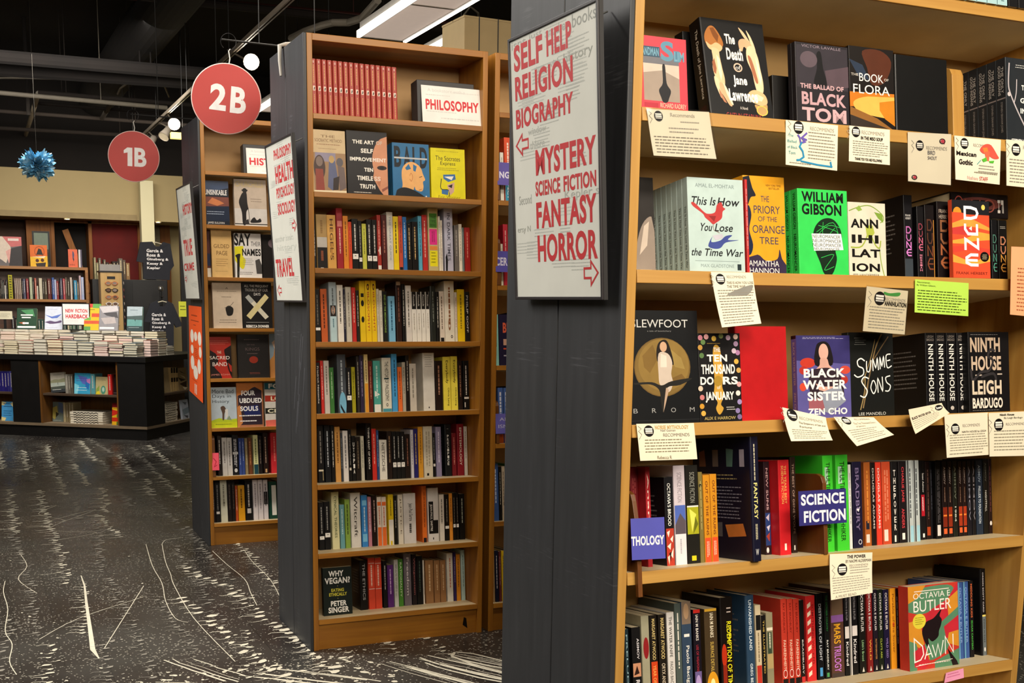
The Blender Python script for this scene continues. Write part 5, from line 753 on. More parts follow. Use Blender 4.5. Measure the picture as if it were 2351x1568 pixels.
('A',3,.1956,.1509,.2317,.03,.02,0,0,'262422',0,'t .08 .05 .9 .11 e8e4dc ALL THE FREQUENT;t .1 .13 .88 .19 e8e4dc TROUBLES OF OUR;t .4 .22 .62 .28 e8e4dc DAYS;p d8d0b8 .1,.32 .22,.26 .88,.74 .76,.8;p d8c890 .78,.24 .9,.32 .26,.8 .12,.72;p a8a8a0 .1,.32 .22,.26 .4,.4 .28,.46;r .1 .86 .88 .865 d8d4cc;T .1 .92 .88 .98 f0ece4 REBECCA DONNER','','black cover with crossed pale strips forming a large letter, left bookcase fourth shelf',''),
('A',4,.021,.1119,.2094,.022,.02,0,0,'a82c20',0,'p 2a1c1a 0,.3 .3,.4 .4,.6 .2,.7 .5,.9 .55,1 0,1;p 2a1c1a .7,.3 1,.2 1,.7 .8,.6 .85,.8 1,.85 1,1 .75,.5;g .05 .08 .9 .2 3 c86858;t .36 .34 .55 .4 e0c8b0 THE;t .02 .46 .92 .54 f0e4d8 SACRED;t .14 .61 .8 .7 f0e4d8 BAND;t .05 .89 .9 .94 d88878 JAMES ROMM','','red and black cover with white lettering, left bookcase fifth shelf',''),
('A',4,.1663,.1607,.2214,.03,.02,0,0,'2c2826',0,'g .2 .1 .75 .16 1 5a4a48;t .3 .22 .55 .25 5a4a48 OF THE;t .25 .3 .7 .37 5a4a48 KINGS;g .3 .42 .7 .48 1 5a4a48;e .5 .58 .14 .08 8a2c1c;g .35 .87 .7 .92 2 8a4438','','near-black cover with dull red emblem, left bookcase fifth shelf',''),
('A',4,.3323,.0671,.2265,.02,.03,0,0,'b07840',0,'p 7a8890 0,0 .6,0 .3,.5 0,.6;p c8a890 .2,.2 .6,.1 .5,.4','','tan and slate cover beside the grey end panel, left bookcase fifth shelf',''),
('A',5,.021,.1329,.2067,.02,.02,0,0,'b8c4cc',0,'t .08 .05 .9 .15 3a4248 More Bad;t .08 .18 .8 .28 3a4248 Days in;t .08 .31 .72 .41 3a4248 History;p b8c828 0,.82 .3,.76 .6,.8 1,.78 1,1 0,1;p 5a4438 .38,.5 .5,.46 .58,.54 .52,.66 .5,.8 .44,.8 .44,.64;p e0dcd4 .55,.55 .66,.54 .66,.7 .56,.8;p 8a9878 .6,.8 .7,.7 .8,.82;r 0 .86 1 1 c8d020;g .15 .9 .8 .95 1 6a7420','','pale blue cover with cartoon soldier on lime grass, left bookcase sixth shelf',''),
('A',5,.1561,.1356,.2286,.026,.02,0,0,'a06848',0,'r .05 .1 .95 .95 3a2c38;p c87838 0,0 1,0 1,.2 .7,.1 .3,.24 0,.3;p 28306a .2,.55 .8,.5 .9,.72 .3,.76;p c88048 0,.55 .12,.5 .2,.9 .05,1 0,1;T .18 .18 .7 .29 f0ece8 FOUR;T .1 .35 .95 .46 f0ece8 UBDUED;T .12 .53 .8 .64 f0ece8 SOULS;g .06 .72 .9 .8 1 f0ece8;g .08 .84 .92 .92 1 f0ece8','','brown crowded cover with bold white capitals, left bookcase sixth shelf',''),
('A',5,.302,.1023,.2253,.024,.02,0,0,'d8d0c4',0,'r 0 0 1 .15 1c5a64;T .2 .02 .8 .13 e8e0d0 FO;r 0 .29 1 .43 a83424;T .3 .31 .8 .41 f0e0b8 LO;r 0 .58 1 .71 2a2c24;T .12 .6 .85 .69 f0e8c8 CIT;p d86858 0,.86 1,.84 1,1 0,1','','striped teal red and black cover beside grey end panel, left bookcase sixth shelf',''),
]
for (case, row, x, wd, h, t, s, lean, n, c, hard, front, spine, label, cop) in FACES:
    S = frame(case, row)
    for k in range(n+1):
        lab = label
        if k: lab = ('%s, %s copy behind the front one, %s' % (cop, ORD[k-1], WHERE[case])) if cop else '%s copy behind the %s' % (ORD[k-1], ' '.join(label.split()[:11]).rstrip(',').removesuffix(' and a').removesuffix(' on'))
        T = S @ Tr(x, s+k*(t+.0006), 0) @ Rx(-math.radians(lean)) @ Tr(0, t/2, 0) @ Rz(-math.pi/2)
        SEED[0] += 1
        book(lab, T, t, h, wd, c, hard, spine, front, '', None, 'face-out copies of one title: '+cop if (n and cop) else None, SEED[0], nm='face_out_book')

# ------------------------------------------------------------ shelf cards hanging on the right bookcase
SEAL = 'e %(x).3f %(y).3f %(r).3f %(q).3f 1e1a1c;r %(a).3f %(b0).3f %(c).3f %(b1).3f f4f0e4;r %(a).3f %(b2).3f %(c).3f %(b3).3f f4f0e4;r %(a).3f %(b4).3f %(c).3f %(b5).3f d8d4c8;l 9a948a .008 %(f0).3f,%(g0).3f %(f1).3f,%(g1).3f %(f0).3f,%(g2).3f %(f1).3f,%(g3).3f %(f0).3f,%(g4).3f'
def seal(x, y, r, asp):
    q = r/asp; return SEAL % dict(x=x, y=y, r=r, q=q, a=x-r*.72, c=x+r*.72, b0=y-q*.5, b1=y-q*.22, b2=y-q*.12, b3=y+q*.16, b4=y+q*.26, b5=y+q*.46, f0=x-r*2.1, f1=x-r*1.5, g0=y-q*.9, g1=y-q*.4, g2=y, g3=y+q*.6, g4=y+q*1.4)
CARDS = [
((.122,-1.975,1.6189),(.263,-1.975,1.6238),(.2794,-1.977,1.535),(.1358,-1.977,1.5331),.006,'ece2c8',(0.17, 0.14, 0.07),'t .36 .06 .75 .14 b0aa9c Recommends;g .5 .22 .85 .3 1 b0aa9c;g .3 .36 .8 .52 2 a8a296;g .05 .56 .95 .96 6 8a8478','plastic-sleeved card catching a glare, leftmost under the top shelf of right bookcase',1),
((.4472,-1.975,1.6222),(.5798,-1.975,1.6204),(.5827,-1.977,1.53),(.4513,-1.977,1.5348),0,'ece2c8',(0.24, 0.14, 0.095),'t 0.46 0.09 0.92 0.17 a8a296 RECOMMENDS;g .42 .2 .95 .84 9 8a8478;t .05 .3 .14 .36 3a9aa0 The;t .03 .43 .2 .49 3a9aa0 Ballad;t .03 .56 .22 .62 3a9aa0 of Black;t .05 .68 .18 .75 3a9aa0 Tom;l 6a58b0 .03 .4,.24 .3,.36 .36,.44 .28,.48 .26,.36 .22,.3;l 6a58b0 .025 .3,.36 .4,.4;l 2c8cb8 .03 .3,.46 .26,.56 .32,.66 .34,.78 .26,.86 .2,.87;l 2c8cb8 .025 .28,.88 .6,.92 .9,.93;l 2c8cb8 .03 .86,.82 .88,.93;g .05 .92 .5 .97 1 8a8478','card with blue tentacle drawing under the charcoal cover with pink capitals',0),
((.6092,-1.975,1.6225),(.7173,-1.975,1.6212),(.7217,-1.977,1.5492),(.6119,-1.977,1.5509),0,'ece2c8',(0.16, 0.16, 0.1),'t 0.30 0.10 0.86 0.20 a8a296 RECOMMENDS;T .28 .26 .82 .36 1e1a1a IN THE MISO SOUP;g .08 .4 .95 .84 7 8a8478;T .14 .87 .8 .95 2a2624 THANK YOU YOU ARE FOLLOWING','card with bold slanted heading under the glowing orange landscape cover',0),
((.7663,-1.975,1.62),(.8884,-1.975,1.6237),(.8959,-1.977,1.5168),(.7748,-1.977,1.5189),0,'ece2c8',(0.27, 0.26, 0.09),'t 0.42 0.26 0.90 0.33 a8a296 RECOMMENDS;p c84a5a .74,.16 .78,.1 .86,.14 .84,.21;o .79 .15 .07 .055 .02 1e1a1a;p c84a5a .1,.92 .14,.86 .2,.9 .18,.95;o .14 .91 .065 .05 .02 1e1a1a;t .45 .35 .62 .43 5a5a66 BIRD;t .45 .46 .66 .53 5a5a66 SHOUT','card with two red heart doodles under the blank black book',1),
((.8974,-1.975,1.6216),(1.0345,-1.975,1.6213),(1.0392,-1.977,1.5249),(.9085,-1.977,1.5294),0,'ece2c8',(0.21, 0.16, 0.085),'t 0.40 0.14 0.80 0.21 a8a296 RECOMMENDS;p e05848 .54,.26 .64,.14 .78,.14 .92,.34 .96,.42 .84,.44 .7,.36 .6,.34;p e8843c .6,.22 .7,.2 .74,.34 .64,.34;p e86a4a .64,.3 .76,.28 .74,.5 .68,.5;p 58b838 .58,.48 .68,.42 .7,.5 .62,.54;p 58b838 .74,.5 .86,.48 .84,.54 .76,.54;l 3a9a98 .012 .48,.6 .56,.5;T .03 .34 .46 .44 2a2420 Mexican;T .08 .52 .38 .64 2a2420 Gothic;g .5 .6 .95 .8 3 9a948a;g .4 .76 .95 .84 1 98927f;t .26 .88 .5 .96 e0b0a8 Nathans;t .53 .87 .72 .96 c83a3a STAFF','card with red mushroom drawing under the antler covers',0),
((1.05,-1.975,1.6233),(1.1843,-1.975,1.6225),(1.1945,-1.977,1.5211),(1.0604,-1.977,1.5241),0,'ece2c8',(0.22, 0.2, 0.1),'t 0.38 0.10 0.90 0.18 a8a296 RECOMMENDS;g .06 .4 .95 .95 8 8a8478','card at far right under the top shelf of right bookcase, cut by picture edge',0),
((.2813,-1.977,1.318),(.3826,-1.977,1.3184),(.3923,-1.991,1.2155),(.297,-1.991,1.2074),.01,'ece2c8',(0.2, 0.13, 0.11),'t 0.36 0.06 0.82 0.11 a8a296 RECOMMENDS;t .34 .17 .98 .22 7a766c THIS IS HOW YOU LOSE;t .33 .24 .78 .29 7a766c THE TIME WAR;p 8a8880 .3,.42 .5,.34 .9,.24 .96,.28 .82,.42 .6,.44;g .08 .32 .97 .97 13 8a8478','curling typed card hanging from second shelf under the two-bird cover',0),
((.6801,-1.977,1.2963),(.7957,-1.977,1.2879),(.7811,-1.991,1.1943),(.6647,-1.991,1.2017),0,'ddd0b0',(0.33, 0.24, 0.13),'p 4a9848 .42,.08 .56,.1 .8,.06 .78,.14 .6,.16 .44,.14;t 0.46 0.20 0.95 0.27 a8a296 RECOMMENDS;T .45 .28 .98 .39 2a2624 ANNIHILATION;g .1 .42 .96 .95 8 a09a8c','sleeved card with green leaf sprig hanging from second shelf below vine cover',1),
((.8132,-1.977,1.3134),(.9698,-1.977,1.3078),(.9699,-1.983,1.2347),(.8127,-1.983,1.2422),0,'b4dc50',None,'t .04 .05 .28 .11 2c3414 Neuromancer,;t .03 .14 .38 .2 2c3414 By William Gibson,;g .04 .3 .97 .97 8 3c4a1c','lime green typed card hanging from second shelf of right bookcase',0),
((1.0836,-1.983,1.391),(1.2176,-1.983,1.391),(1.2165,-2.001,1.2305),(1.077,-2.001,1.2395),0,'f0a878',None,'g .14 .3 .95 .96 12 a05838','peach orange typed card at right picture edge on second shelf',0),
((.1203,-1.977,1.0186),(.2555,-1.977,1.0162),(.2621,-1.985,.943),(.1273,-1.985,.9454),0,'ece2c8',(0.2, 0.2, 0.085),'T .31 .05 .9 .16 d0b078 NORSE MYTHOLOGY;t .4 .16 .66 .22 8a8478 Neil Gaiman;t .44 .27 .9 .36 8a8478 RECOMMENDS;g .1 .42 .92 .82 5 8a8068;t .3 .88 .55 .97 8a8068 Rebecca R','card with tan heading hanging from third shelf at left',0),
((.4666,-1.987,1.0436),(.579,-1.991,1.0198),(.5696,-2.016,.9726),(.4737,-2.001,.9726),.012,'ece2c8',(0.2, 0.18, 0.12),'t 0.36 0.18 0.90 0.28 a8a296 RECOMMENDS;t .32 .36 .94 .45 4a453c The Emperors of Salt and;t .32 .49 .6 .56 4a453c Fortune;g .1 .62 .95 .95 5 98927f','curled card jutting from third shelf under the violet lantern cover',0),
((.6086,-1.981,1.0189),(.719,-1.981,1.0148),(.745,-2.011,.9751),(.6355,-2.021,.9557),.008,'ece2c8',(0.24, 0.14, 0.1),'t 0.46 0.06 0.85 0.13 a8a296 RECOMMENDS;t .36 .22 .92 .3 a09a8c The Ten Thousand Doors;t .36 .34 .6 .42 a09a8c of January;g .1 .46 .9 .92 6 a09a8c','twisted card with flared corner hanging from third shelf below scratched letters cover',0),
((.7974,-2.001,1.0317),(.9022,-1.991,1.0427),(.9073,-2.001,1.0191),(.7979,-2.016,.9776),.01,'e4d4b8',(0.86, 0.3, 0.11),'T .04 .34 .6 .46 4a453c BLACK WATER SISTER;g .04 .5 .8 .9 5 a09a8c','crumpled rotated card standing off third shelf in front of the four matching spines',0),
((.9248,-1.979,1.0146),(1.0572,-1.979,1.016),(1.0677,-1.983,.918),(.9383,-1.983,.9164),0,'ece2c8',(0.23, 0.34, 0.095),'t 0.40 0.24 0.80 0.31 a8a296 RECOMMENDS;t .38 .4 .94 .46 4a453c NINTH HOUSE by LEIGH;g .08 .47 .97 .88 7 98927f;g .05 .9 .9 .97 1 98927f','card with slanted handwriting hanging from third shelf below the dark snake cover',0),
((1.0557,-1.983,1.0154),(1.1878,-1.983,1.0159),(1.1958,-1.987,.911),(1.0651,-1.987,.9145),0,'ece2c8',(0.23, 0.28, 0.11),'T .26 .03 .6 .08 3a352c Ninth House;t .36 .11 .8 .16 3a352c By Leigh Bardugo;t 0.40 0.24 0.90 0.30 a8a296 RECOMMENDS;g .1 .4 .98 .9 7 98927f','printed card overlapping its neighbour at right end of third shelf',0),
((.6256,-1.975,.7154),(.7461,-1.975,.7101),(.7322,-1.993,.6223),(.6096,-2.001,.6188),.006,'ece2c8',(0.29, 0.36, 0.115),'T .4 .04 .84 .12 2c2824 THE POWER;t .37 .15 .97 .22 3a352c BY NAOMI ALDERMAN;t .46 .26 .9 .31 a8a296 RECOMMENDS;g .46 .32 .95 .5 3 a09a8c;g .04 .52 .95 .9 7 a09a8c;t .1 .92 .6 .98 a09a8c A MUST READ','handwritten card hanging from fourth shelf under the green spines',0),
((.9931,-1.977,.3997),(1.0475,-1.977,.4049),(1.0406,-1.987,.3851),(.9837,-1.983,.378),0,'e090b0',None,'g .1 .15 .9 .7 2 c06088','pink paper tag stuck on the edge of the bottom shelf',0),
]
for (TL, TR, BR, BL, bend, c, sl, spec, label, sleeve) in CARDS:
    F = Face(TL, TR, BR, BL, bend, .0003, .00005); n = 8
    root = thing('shelf_card', label, 'card', Tr(*TL), 'recommendation cards on the right bookcase'); inv = Tr(*TL).inverted()
    mb = MB(); pm = plain('card_stock_'+c, c, .6, 0, .03)
    for i in range(n):
        for j in range(4):
            q = [(j/4, (i+1)/n), ((j+1)/4, (i+1)/n), ((j+1)/4, i/n), (j/4, i/n)]
            mb.face([F.at(a, b, 0) for a, b in q], pm); mb.face([F.at(a, b, -.0005) for a, b in q[::-1]], pm)
    ed = [(j/4, 0) for j in range(5)]+[(1, i/n) for i in range(1, n+1)]+[(j/4, 1) for j in range(3, -1, -1)]+[(0, i/n) for i in range(n-1, 0, -1)]
    for p, q in zip(ed, ed[1:]+ed[:1]): mb.face([F.at(*p, 0), F.at(*q, 0), F.at(*q, -.0005), F.at(*p, -.0005)], pm)
    if sl: draw(mb, F, seal(*sl, F.asp))
    draw(mb, F, spec, random.Random(len(spec)))
    mb.v = [tuple(inv @ Vector(v)) for v in mb.v]; mb.build('paper', root)
    if sleeve:
        m = MB(); cl = glass_sleeve(); G = Face(*[F.at(x, y, .0012) for x, y in ((-.02, -.03), (1.02, -.03), (1.03, 1.04), (-.03, 1.04))])
        for i in range(n):
            a, b = i/n, (i+1)/n; m.face([G.at(0, b, 0), G.at(1, b, 0), G.at(1, a, 0), G.at(0, a, 0)], cl)
        m.v = [tuple(inv @ Vector(v)) for v in m.v]; so = m.build('plastic_sleeve', root); so['label'] = 'clear glossy plastic sleeve'

# ------------------------------------------------------------ framed genre boards on the end panels
def board(label, ye, xe, y0, y1, z0, z1, lean, spec):
    # a leaning framed board; y0 is its far (left) edge, y1 its near (right) edge
    h = z1-z0; w = y0-y1; a = math.atan2(lean, h)
    R = Tr(xe, y0, z0) @ Matrix.Rotation(-a, 4, 'Y') @ Rz(-math.pi/2)   # local x runs towards the near edge, -y out into the aisle
    root = thing('framed_sign', label, 'sign', R); fr = plain('sign_frame', '2a2628', .4); b = .0065
    m = MB(); m.box(-b, 0, -b, w+b, .009, h+b, plain('sign_backing', '1c1a1a', .6)); m.build('backing', root)
    m = MB()
    for q in ((-b, -.004, -b, 0, .0, h+b), (w, -.004, -b, w+b, 0, h+b), (0, -.004, -b, w, 0, 0), (0, -.004, h, w, 0, h+b)): m.box(*q, fr)
    m.build('frame', root, .001)
    m = MB(); m.face([(0, -.0006, 0), (w, -.0006, 0), (w, -.0006, h), (0, -.0006, h)], plain('sign_paper', 'dcdcd2', .22, 0, .03))
    F = Face((0, -.0006, h), (w, -.0006, h), (w, -.0006, 0), (0, -.0006, 0), 0, .00012, .000006); rg = random.Random(5)
    g = []
    for i in range(24):
        x, y, n = rg.random()*.72, rg.random()*.9, rg.randint(3, 6); g.append('g %.3f %.3f %.3f %.3f %d b9bbb3' % (x, y, min(.98, x+.15+.16*rg.random()), min(.99, y+.0125*n), n))
    draw(m, F, ';'.join(g)+';'+spec, rg); m.build('poster', root)
    for q in (.12, .88):
        m = MB(); m.tube([(w*q, .009, h*.96), (w*q, .048, h*.99)], .0018, plain('hook_wire', '6a6a68', .4, .8)); m.build('hanger', root)
    return root
RD = 'c03a3e'
AR = lambda x0, y0, x1, y1, left: ('l %s .012 ' % RD)+' '.join('%.3f,%.3f' % (x0+(x1-x0)*(1-a if left else a), y0+(y1-y0)*b) for a, b in ((0, .3), (.5, .3), (.5, .02), (1, .5), (.5, .98), (.5, .7), (0, .7), (0, .3)))
GH = 't .02 .005 .2 .035 a8aaa2 isnt;t .24 .005 .4 .03 a8aaa2 just;t .44 .01 .7 .045 a8aaa2 another;t .74 .005 .99 .05 989a92 books;t .3 .13 .42 .155 b0b2aa store;t .46 .13 .6 .155 b0b2aa with;t .64 .125 .95 .17 a0a298 history;t .2 .35 .42 .375 b0b2aa window;t .22 .4 .4 .43 b4b6ae thlere;t .06 .6 .22 .635 a8aaa2 Second;t .62 .61 .99 .65 b0b2aa Kepler s;t .03 .72 .2 .75 a0a298 ersy N'
board('white framed genre board headed self help on the near charcoal end panel', -1.44, .0558, -1.5565, -1.941, 1.2665, 1.8105, .028, GH+';T .045 .022 .40 .122 %s SELF;T .45 .02 .73 .112 %s HELP;T .05 .14 .738 .233 %s RELIGION;T .05 .265 .735 .34 %s BIOGRAPHY;%s;T .285 .436 .965 .535 %s MYSTERY;T .275 .556 .57 .613 %s SCIENCE;T .61 .556 .962 .613 %s FICTION;T .277 .635 .96 .737 %s FANTASY;T .283 .761 .965 .866 %s HORROR;%s' % (RD, RD, RD, RD, AR(.045, .363, .198, .444, True), RD, RD, RD, RD, RD, AR(.818, .871, .963, .96, False)))
board('white framed genre board headed philosophy on the middle charcoal end panel', .47, -.0372, .312, -.0545, 1.2535, 1.7945, .032, 't .1 .58 .8 .62 c0c2b8 another books;t .15 .64 .9 .69 c4c6bc history;T .29 .04 .955 .104 %s PHILOSOPHY;T .3 .143 .965 .253 %s HEALTH;T .292 .28 .965 .346 %s PSYCHOLOGY;T .305 .379 .96 .453 %s SOCIOLOGY;%s;T .06 .73 .745 .847 %s TRAVEL;%s' % (RD, RD, RD, RD, AR(.80, .5, .945, .57, False), RD, AR(.05, .9, .21, .97, True)))
board('white framed genre board headed history on the far charcoal end panel', 2.44, -.0372, 2.282, 1.8815, 1.258, 1.807, .032, 't .1 .33 .8 .38 c0c2b8 another books;T .32 .157 .978 .25 %s HISTORY;T .16 .466 .76 .615 %s TRUE;T .06 .677 .78 .748 %s CRIME;%s' % (RD, RD, RD, AR(.06, .79, .2, .85, False)))
# orange paper notice with white ovals under the far board
def sheet(name, label, cat, pts, c, spec, th=.0006, bend=0, group=None):
    F = Face(*pts, bend, .0003, .00005); o = Vector(pts[0]); root = thing(name, label, cat, Tr(*o), group); m = MB(); pm = plain('sheet_'+c, c, .55, 0, .03)
    for i in range(6):
        q = [(0, (i+1)/6), (1, (i+1)/6), (1, i/6), (0, i/6)]; m.face([F.at(a, b, 0) for a, b in q], pm); m.face([F.at(a, b, -th) for a, b in q[::-1]], pm)
    ed = [(0, 0), (1, 0)]+[(1, i/6) for i in range(1, 7)]+[(0, i/6) for i in range(6, 0, -1)]
    for p, q in zip(ed, ed[1:]+ed[:1]): m.face([F.at(*p, 0), F.at(*q, 0), F.at(*q, -th), F.at(*p, -th)], pm)
    draw(m, F, spec, random.Random(3)); m.v = [tuple(Vector(v)-o) for v in m.v]; m.build('paper', root); return root
sheet('paper_notice', 'orange paper notice with white ovals hanging on the far charcoal end panel', 'notice', [(-.0135, 2.36, 1.222), (-.0135, 1.99, 1.217), (-.0135, 1.985, .735), (-.0135, 2.37, .77)], 'f0581c', 'g .2 .09 .7 .14 1 a83a10;g .16 .15 .78 .19 1 a83a10;g .34 .2 .6 .23 1 a83a10;e .24 .34 .13 .075 f4e8d8;e .52 .33 .12 .05 f4e8d8;e .82 .34 .13 .075 f4e8d8;e .24 .49 .11 .05 f4e8d8;e .85 .48 .1 .06 f4e8d8;e .26 .64 .14 .08 f4e8d8;e .76 .64 .12 .08 f4e8d8;e .5 .73 .17 .075 f4e8d8;g .42 .46 .7 .58 6 a83a10;g .2 .82 .6 .84 1 a83a10;G .4 .86 .6 .97 2 f4e8d8', bend=.006)

# ------------------------------------------------------------ section blocks, wooden bookends and genre tabs on the shelves
def section_block(case, row, x, wd, h, s, label, text):
    S = frame(case, row) @ Tr(x, s, 0); root = thing('section_sign', label, 'sign', S)
    m = MB(); m.box(0, .012, 0, wd*.94, .075, h, plain('sign_block', '2c2a2a', .5)); m.build('block', root, .002)
    m = MB(); L = Tr(wd*.06, .0, 0) @ Rx(-math.radians(4)); m.box(0, 0, 0, wd, .002, h*.88, plain('sign_card', 'e6e2dc', .5), L)
    F = Face(*[L @ Vector(p) for p in ((0, 0, h*.88), (wd, 0, h*.88), (wd, 0, 0), (0, 0, 0))])
    draw(m, F, 't .1 .07 .72 .16 cac8c4 A bookstore with a;g .06 .22 .5 .3 1 cfcdc8;g .5 .12 .95 .2 1 cfcdc8;g .05 .66 .6 .74 1 cfcdc8;g .3 .82 .95 .92 1 cfcdc8;T .06 .36 .94 .64 cc2a34 '+text); m.build('card', root)
section_block('B', 0, .405, .232, .150, .012, 'white philosophy section sign on its dark block, top shelf of middle bookcase', 'PHILOSOPHY')
section_block('A', 0, .2194, .24, .150, .03, 'white history section sign on its dark block, top shelf of left bookcase', 'HISTORY')
def bookend(case, row, x, s, t, h, d, label, tab=None, lip=0):
    root = thing('bookend', label, 'bookend', frame(case, row) @ Tr(x, s, 0)); m = MB(); r = min(.02, h*.2)
    pr = ([(-.012, -lip), (-.001, -lip), (-.001, 0)] if lip else [(0, 0)])+[(d, 0), (d, h-r), (d-r*.3, h-r*.3), (d-r, h), (r, h), (r*.3, h-r*.3), (0, h-r)]+([(-.012, h*.5)] if lip else [])
    m.prism(pr, 0, -t/2, t/2, MATS['maple_upright'] if (case, row) == ('C', 1) else wood('bookend_wood', '5e3410', '7a4818', 2)); m.build('board', root, .001)
    if tab:
        x0, x1, z0, z1, c, spec, dy = tab; dy = tuple(v-(.014 if lip else 0) for v in dy); F = Face((x0, -.004+dy[0], z1), (x1, -.004+dy[1], z1), (x1, -.004+dy[1], z0), (x0, -.004+dy[0], z0)); m = MB(); pm = plain('tab_card_'+c, c, .45)
        m.face([F.at(0, 1, 0), F.at(1, 1, 0), F.at(1, 0, 0), F.at(0, 0, 0)], pm); m.face([F.at(0, 0, -.0008), F.at(1, 0, -.0008), F.at(1, 1, -.0008), F.at(0, 1, -.0008)], pm)
        ed = [(0, 0), (1, 0), (1, 1), (0, 1)]
        for p, q in zip(ed, ed[1:]+ed[:1]): m.face([F.at(*p, 0), F.at(*q, 0), F.at(*q, -.0008), F.at(*p, -.0008)], pm)
        draw(m, F, spec); o = m.build('genre_tab', root); o['label'] = 'purple genre tab with white letters'
BOOKENDS = [('C',1,.874,.05,.0337,.1694,.15,'plain pale wooden bookend beside the antler spines on the top shelf',None,0),
('C',4,.0421,-.002,.0102,.1648,.15,'brown wooden bookend with purple tab at left end of fourth shelf',(-.0222,.0454,.0277,.1112,'4a4cb0','T -.0 .43 .98 .66 f0eef0 THOLOGY',(-0.002, -0.02)),0.05),
('C',4,.5236,-.004,.0107,.1769,.13,'brown wooden bookend with two-line purple tab beside the green spines on fourth shelf',(-.0748,.0499,.0672,.1425,'2c2872','T .05 .1 .96 .42 f0eef4 SCIENCE;T .1 .58 .98 .92 f0eef4 FICTION',(0.0, -0.006)),0),
('D',1,.0201,-.002,.008,.1698,.16,'brown bookend with purple tab on second shelf of the adjoining bookcase strip',(-.0061,.0446,.0539,.1347,'5a4ca0','T .0 .4 .95 .7 d8d4e8 ING',(0, 0)),0),
('D',2,.026,-.002,.0176,.1735,.16,'brown bookend with purple tab on third shelf of the adjoining bookcase strip',(-.0147,.0382,.048,.1239,'5c54b0','T .0 .3 .9 .7 e0dcf0 CER',(0, 0)),0),
('D',4,.0298,-.002,.0126,.1614,.16,'brown bookend with pale violet tab on fifth shelf of the adjoining bookcase strip',(-.0104,.0455,.0374,.1125,'6a64b8','t .3 .2 .9 .36 c8c4e0 AL;t .2 .55 .9 .72 c8c4e0 ISM',(0, 0)),0),
('A',6,.0271,-.002,.0154,.2115,.16,'wooden bookend with pink tab on seventh shelf of the left bookcase',(-.0103,.0227,.034,.1229,'e04a5c','l a81c34 .12 .2,.3 .6,.5 .3,.8 .7,.7',(0, -0.01)),0)]
for q in BOOKENDS: bookend(*q)
LYING = [('C',2,.866,.1416,.03,.0567,.1737,.15,'1a1214','T .12 .12 .7 .88 5a2c28 O;s .2 .08 .8 .2 b8b0a8 FH;o .5 .34 .3 .1 .06 7a3c30;l 7a3c30 .06 .25,.5 .75,.5 .75,.58;l 7a3c30 .06 .25,.64 .75,.66 .25,.76;o .5 .87 .4 .08 .06 8a3c34','thick black hardback lying flat across the tops behind the dunes cover')]
for (case, row, x, z, s, t, h, d, c, spec, label) in LYING:
    book(label, frame(case, row) @ Tr(x, s, z+t/2) @ Matrix.Rotation(math.pi/2, 4, 'Y') @ Tr(0, 0, 0), t, h, d, c, True, spec, '', '', None, None, 99)

# ------------------------------------------------------------ hanging aisle discs
def disc(label, c, rad, text, face_to, roll):
    f = (Vector(face_to)-Vector(c)); f.z = 0; f.normalize(); r = Vector((-f.y, f.x, 0)); u = Vector((0, 0, 1))
    M4 = Matrix(((r.x, -f.x, u.x, c[0]), (r.y, -f.y, u.y, c[1]), (0, 0, u.z, c[2]), (0, 0, 0, 1))) @ Matrix.Rotation(roll, 4, 'Y')
    root = thing('hanging_aisle_sign', label, 'sign', M4); m = MB(); red = plain('disc_red', 'b5302a', .5, 0, .03)
    m.prism(ell(0, 0, rad, rad, 72), 1, -.003, .003, red); F = Face((-rad, -.003, rad), (rad, -.003, rad), (rad, -.003, -rad), (-rad, -.003, -rad))
    draw(m, F, text); o = m.build('disc', root)
    m = MB(); m.tube([(-rad*math.cos(t)*1.002, 0, rad*math.sin(t)*1.002) for t in [2*math.pi*i/72 for i in range(73)]], .0032, plain('disc_rim', 'e8c8c0', .5), 6); m.build('rim', root)
    m = MB(); m.tube([(0, 0, rad-.012), (.004, 0, rad+.02), (-.003, 0, rad+.05), (.003, 0, rad+.058)], .0022, plain('white_string', 'e0dcd4', .8), 6); m.build('string', root)
    m = MB(); bk = plain('black_wire', '1a1818', .4, .6); m.tube([(.006+.03*math.sin(a)-.012, 0, rad+.085+.032*math.cos(a)) for a in [x*.25 for x in range(-10, 14)]], .0016, bk, 6); m.build('hook', root)
    return root
disc('larger red disc sign reading 2B hanging nearer the camera', (-.087, .9, 2.048), .1345, 'T .26 .3 .50 .68 e8e4e2 2;T .56 .31 .79 .69 e8e4e2 B', CAM, math.radians(5))
disc('smaller red disc sign reading 1B hanging farther down the aisle', (-.19, 2.95, 2.036), .135, 'z e8e4e2 .3,.39 .37,.33 .47,.33 .47,.7 .375,.7 .375,.43 .3,.45;T .51 .32 .75 .70 e8e4e2 B', CAM, math.radians(2))

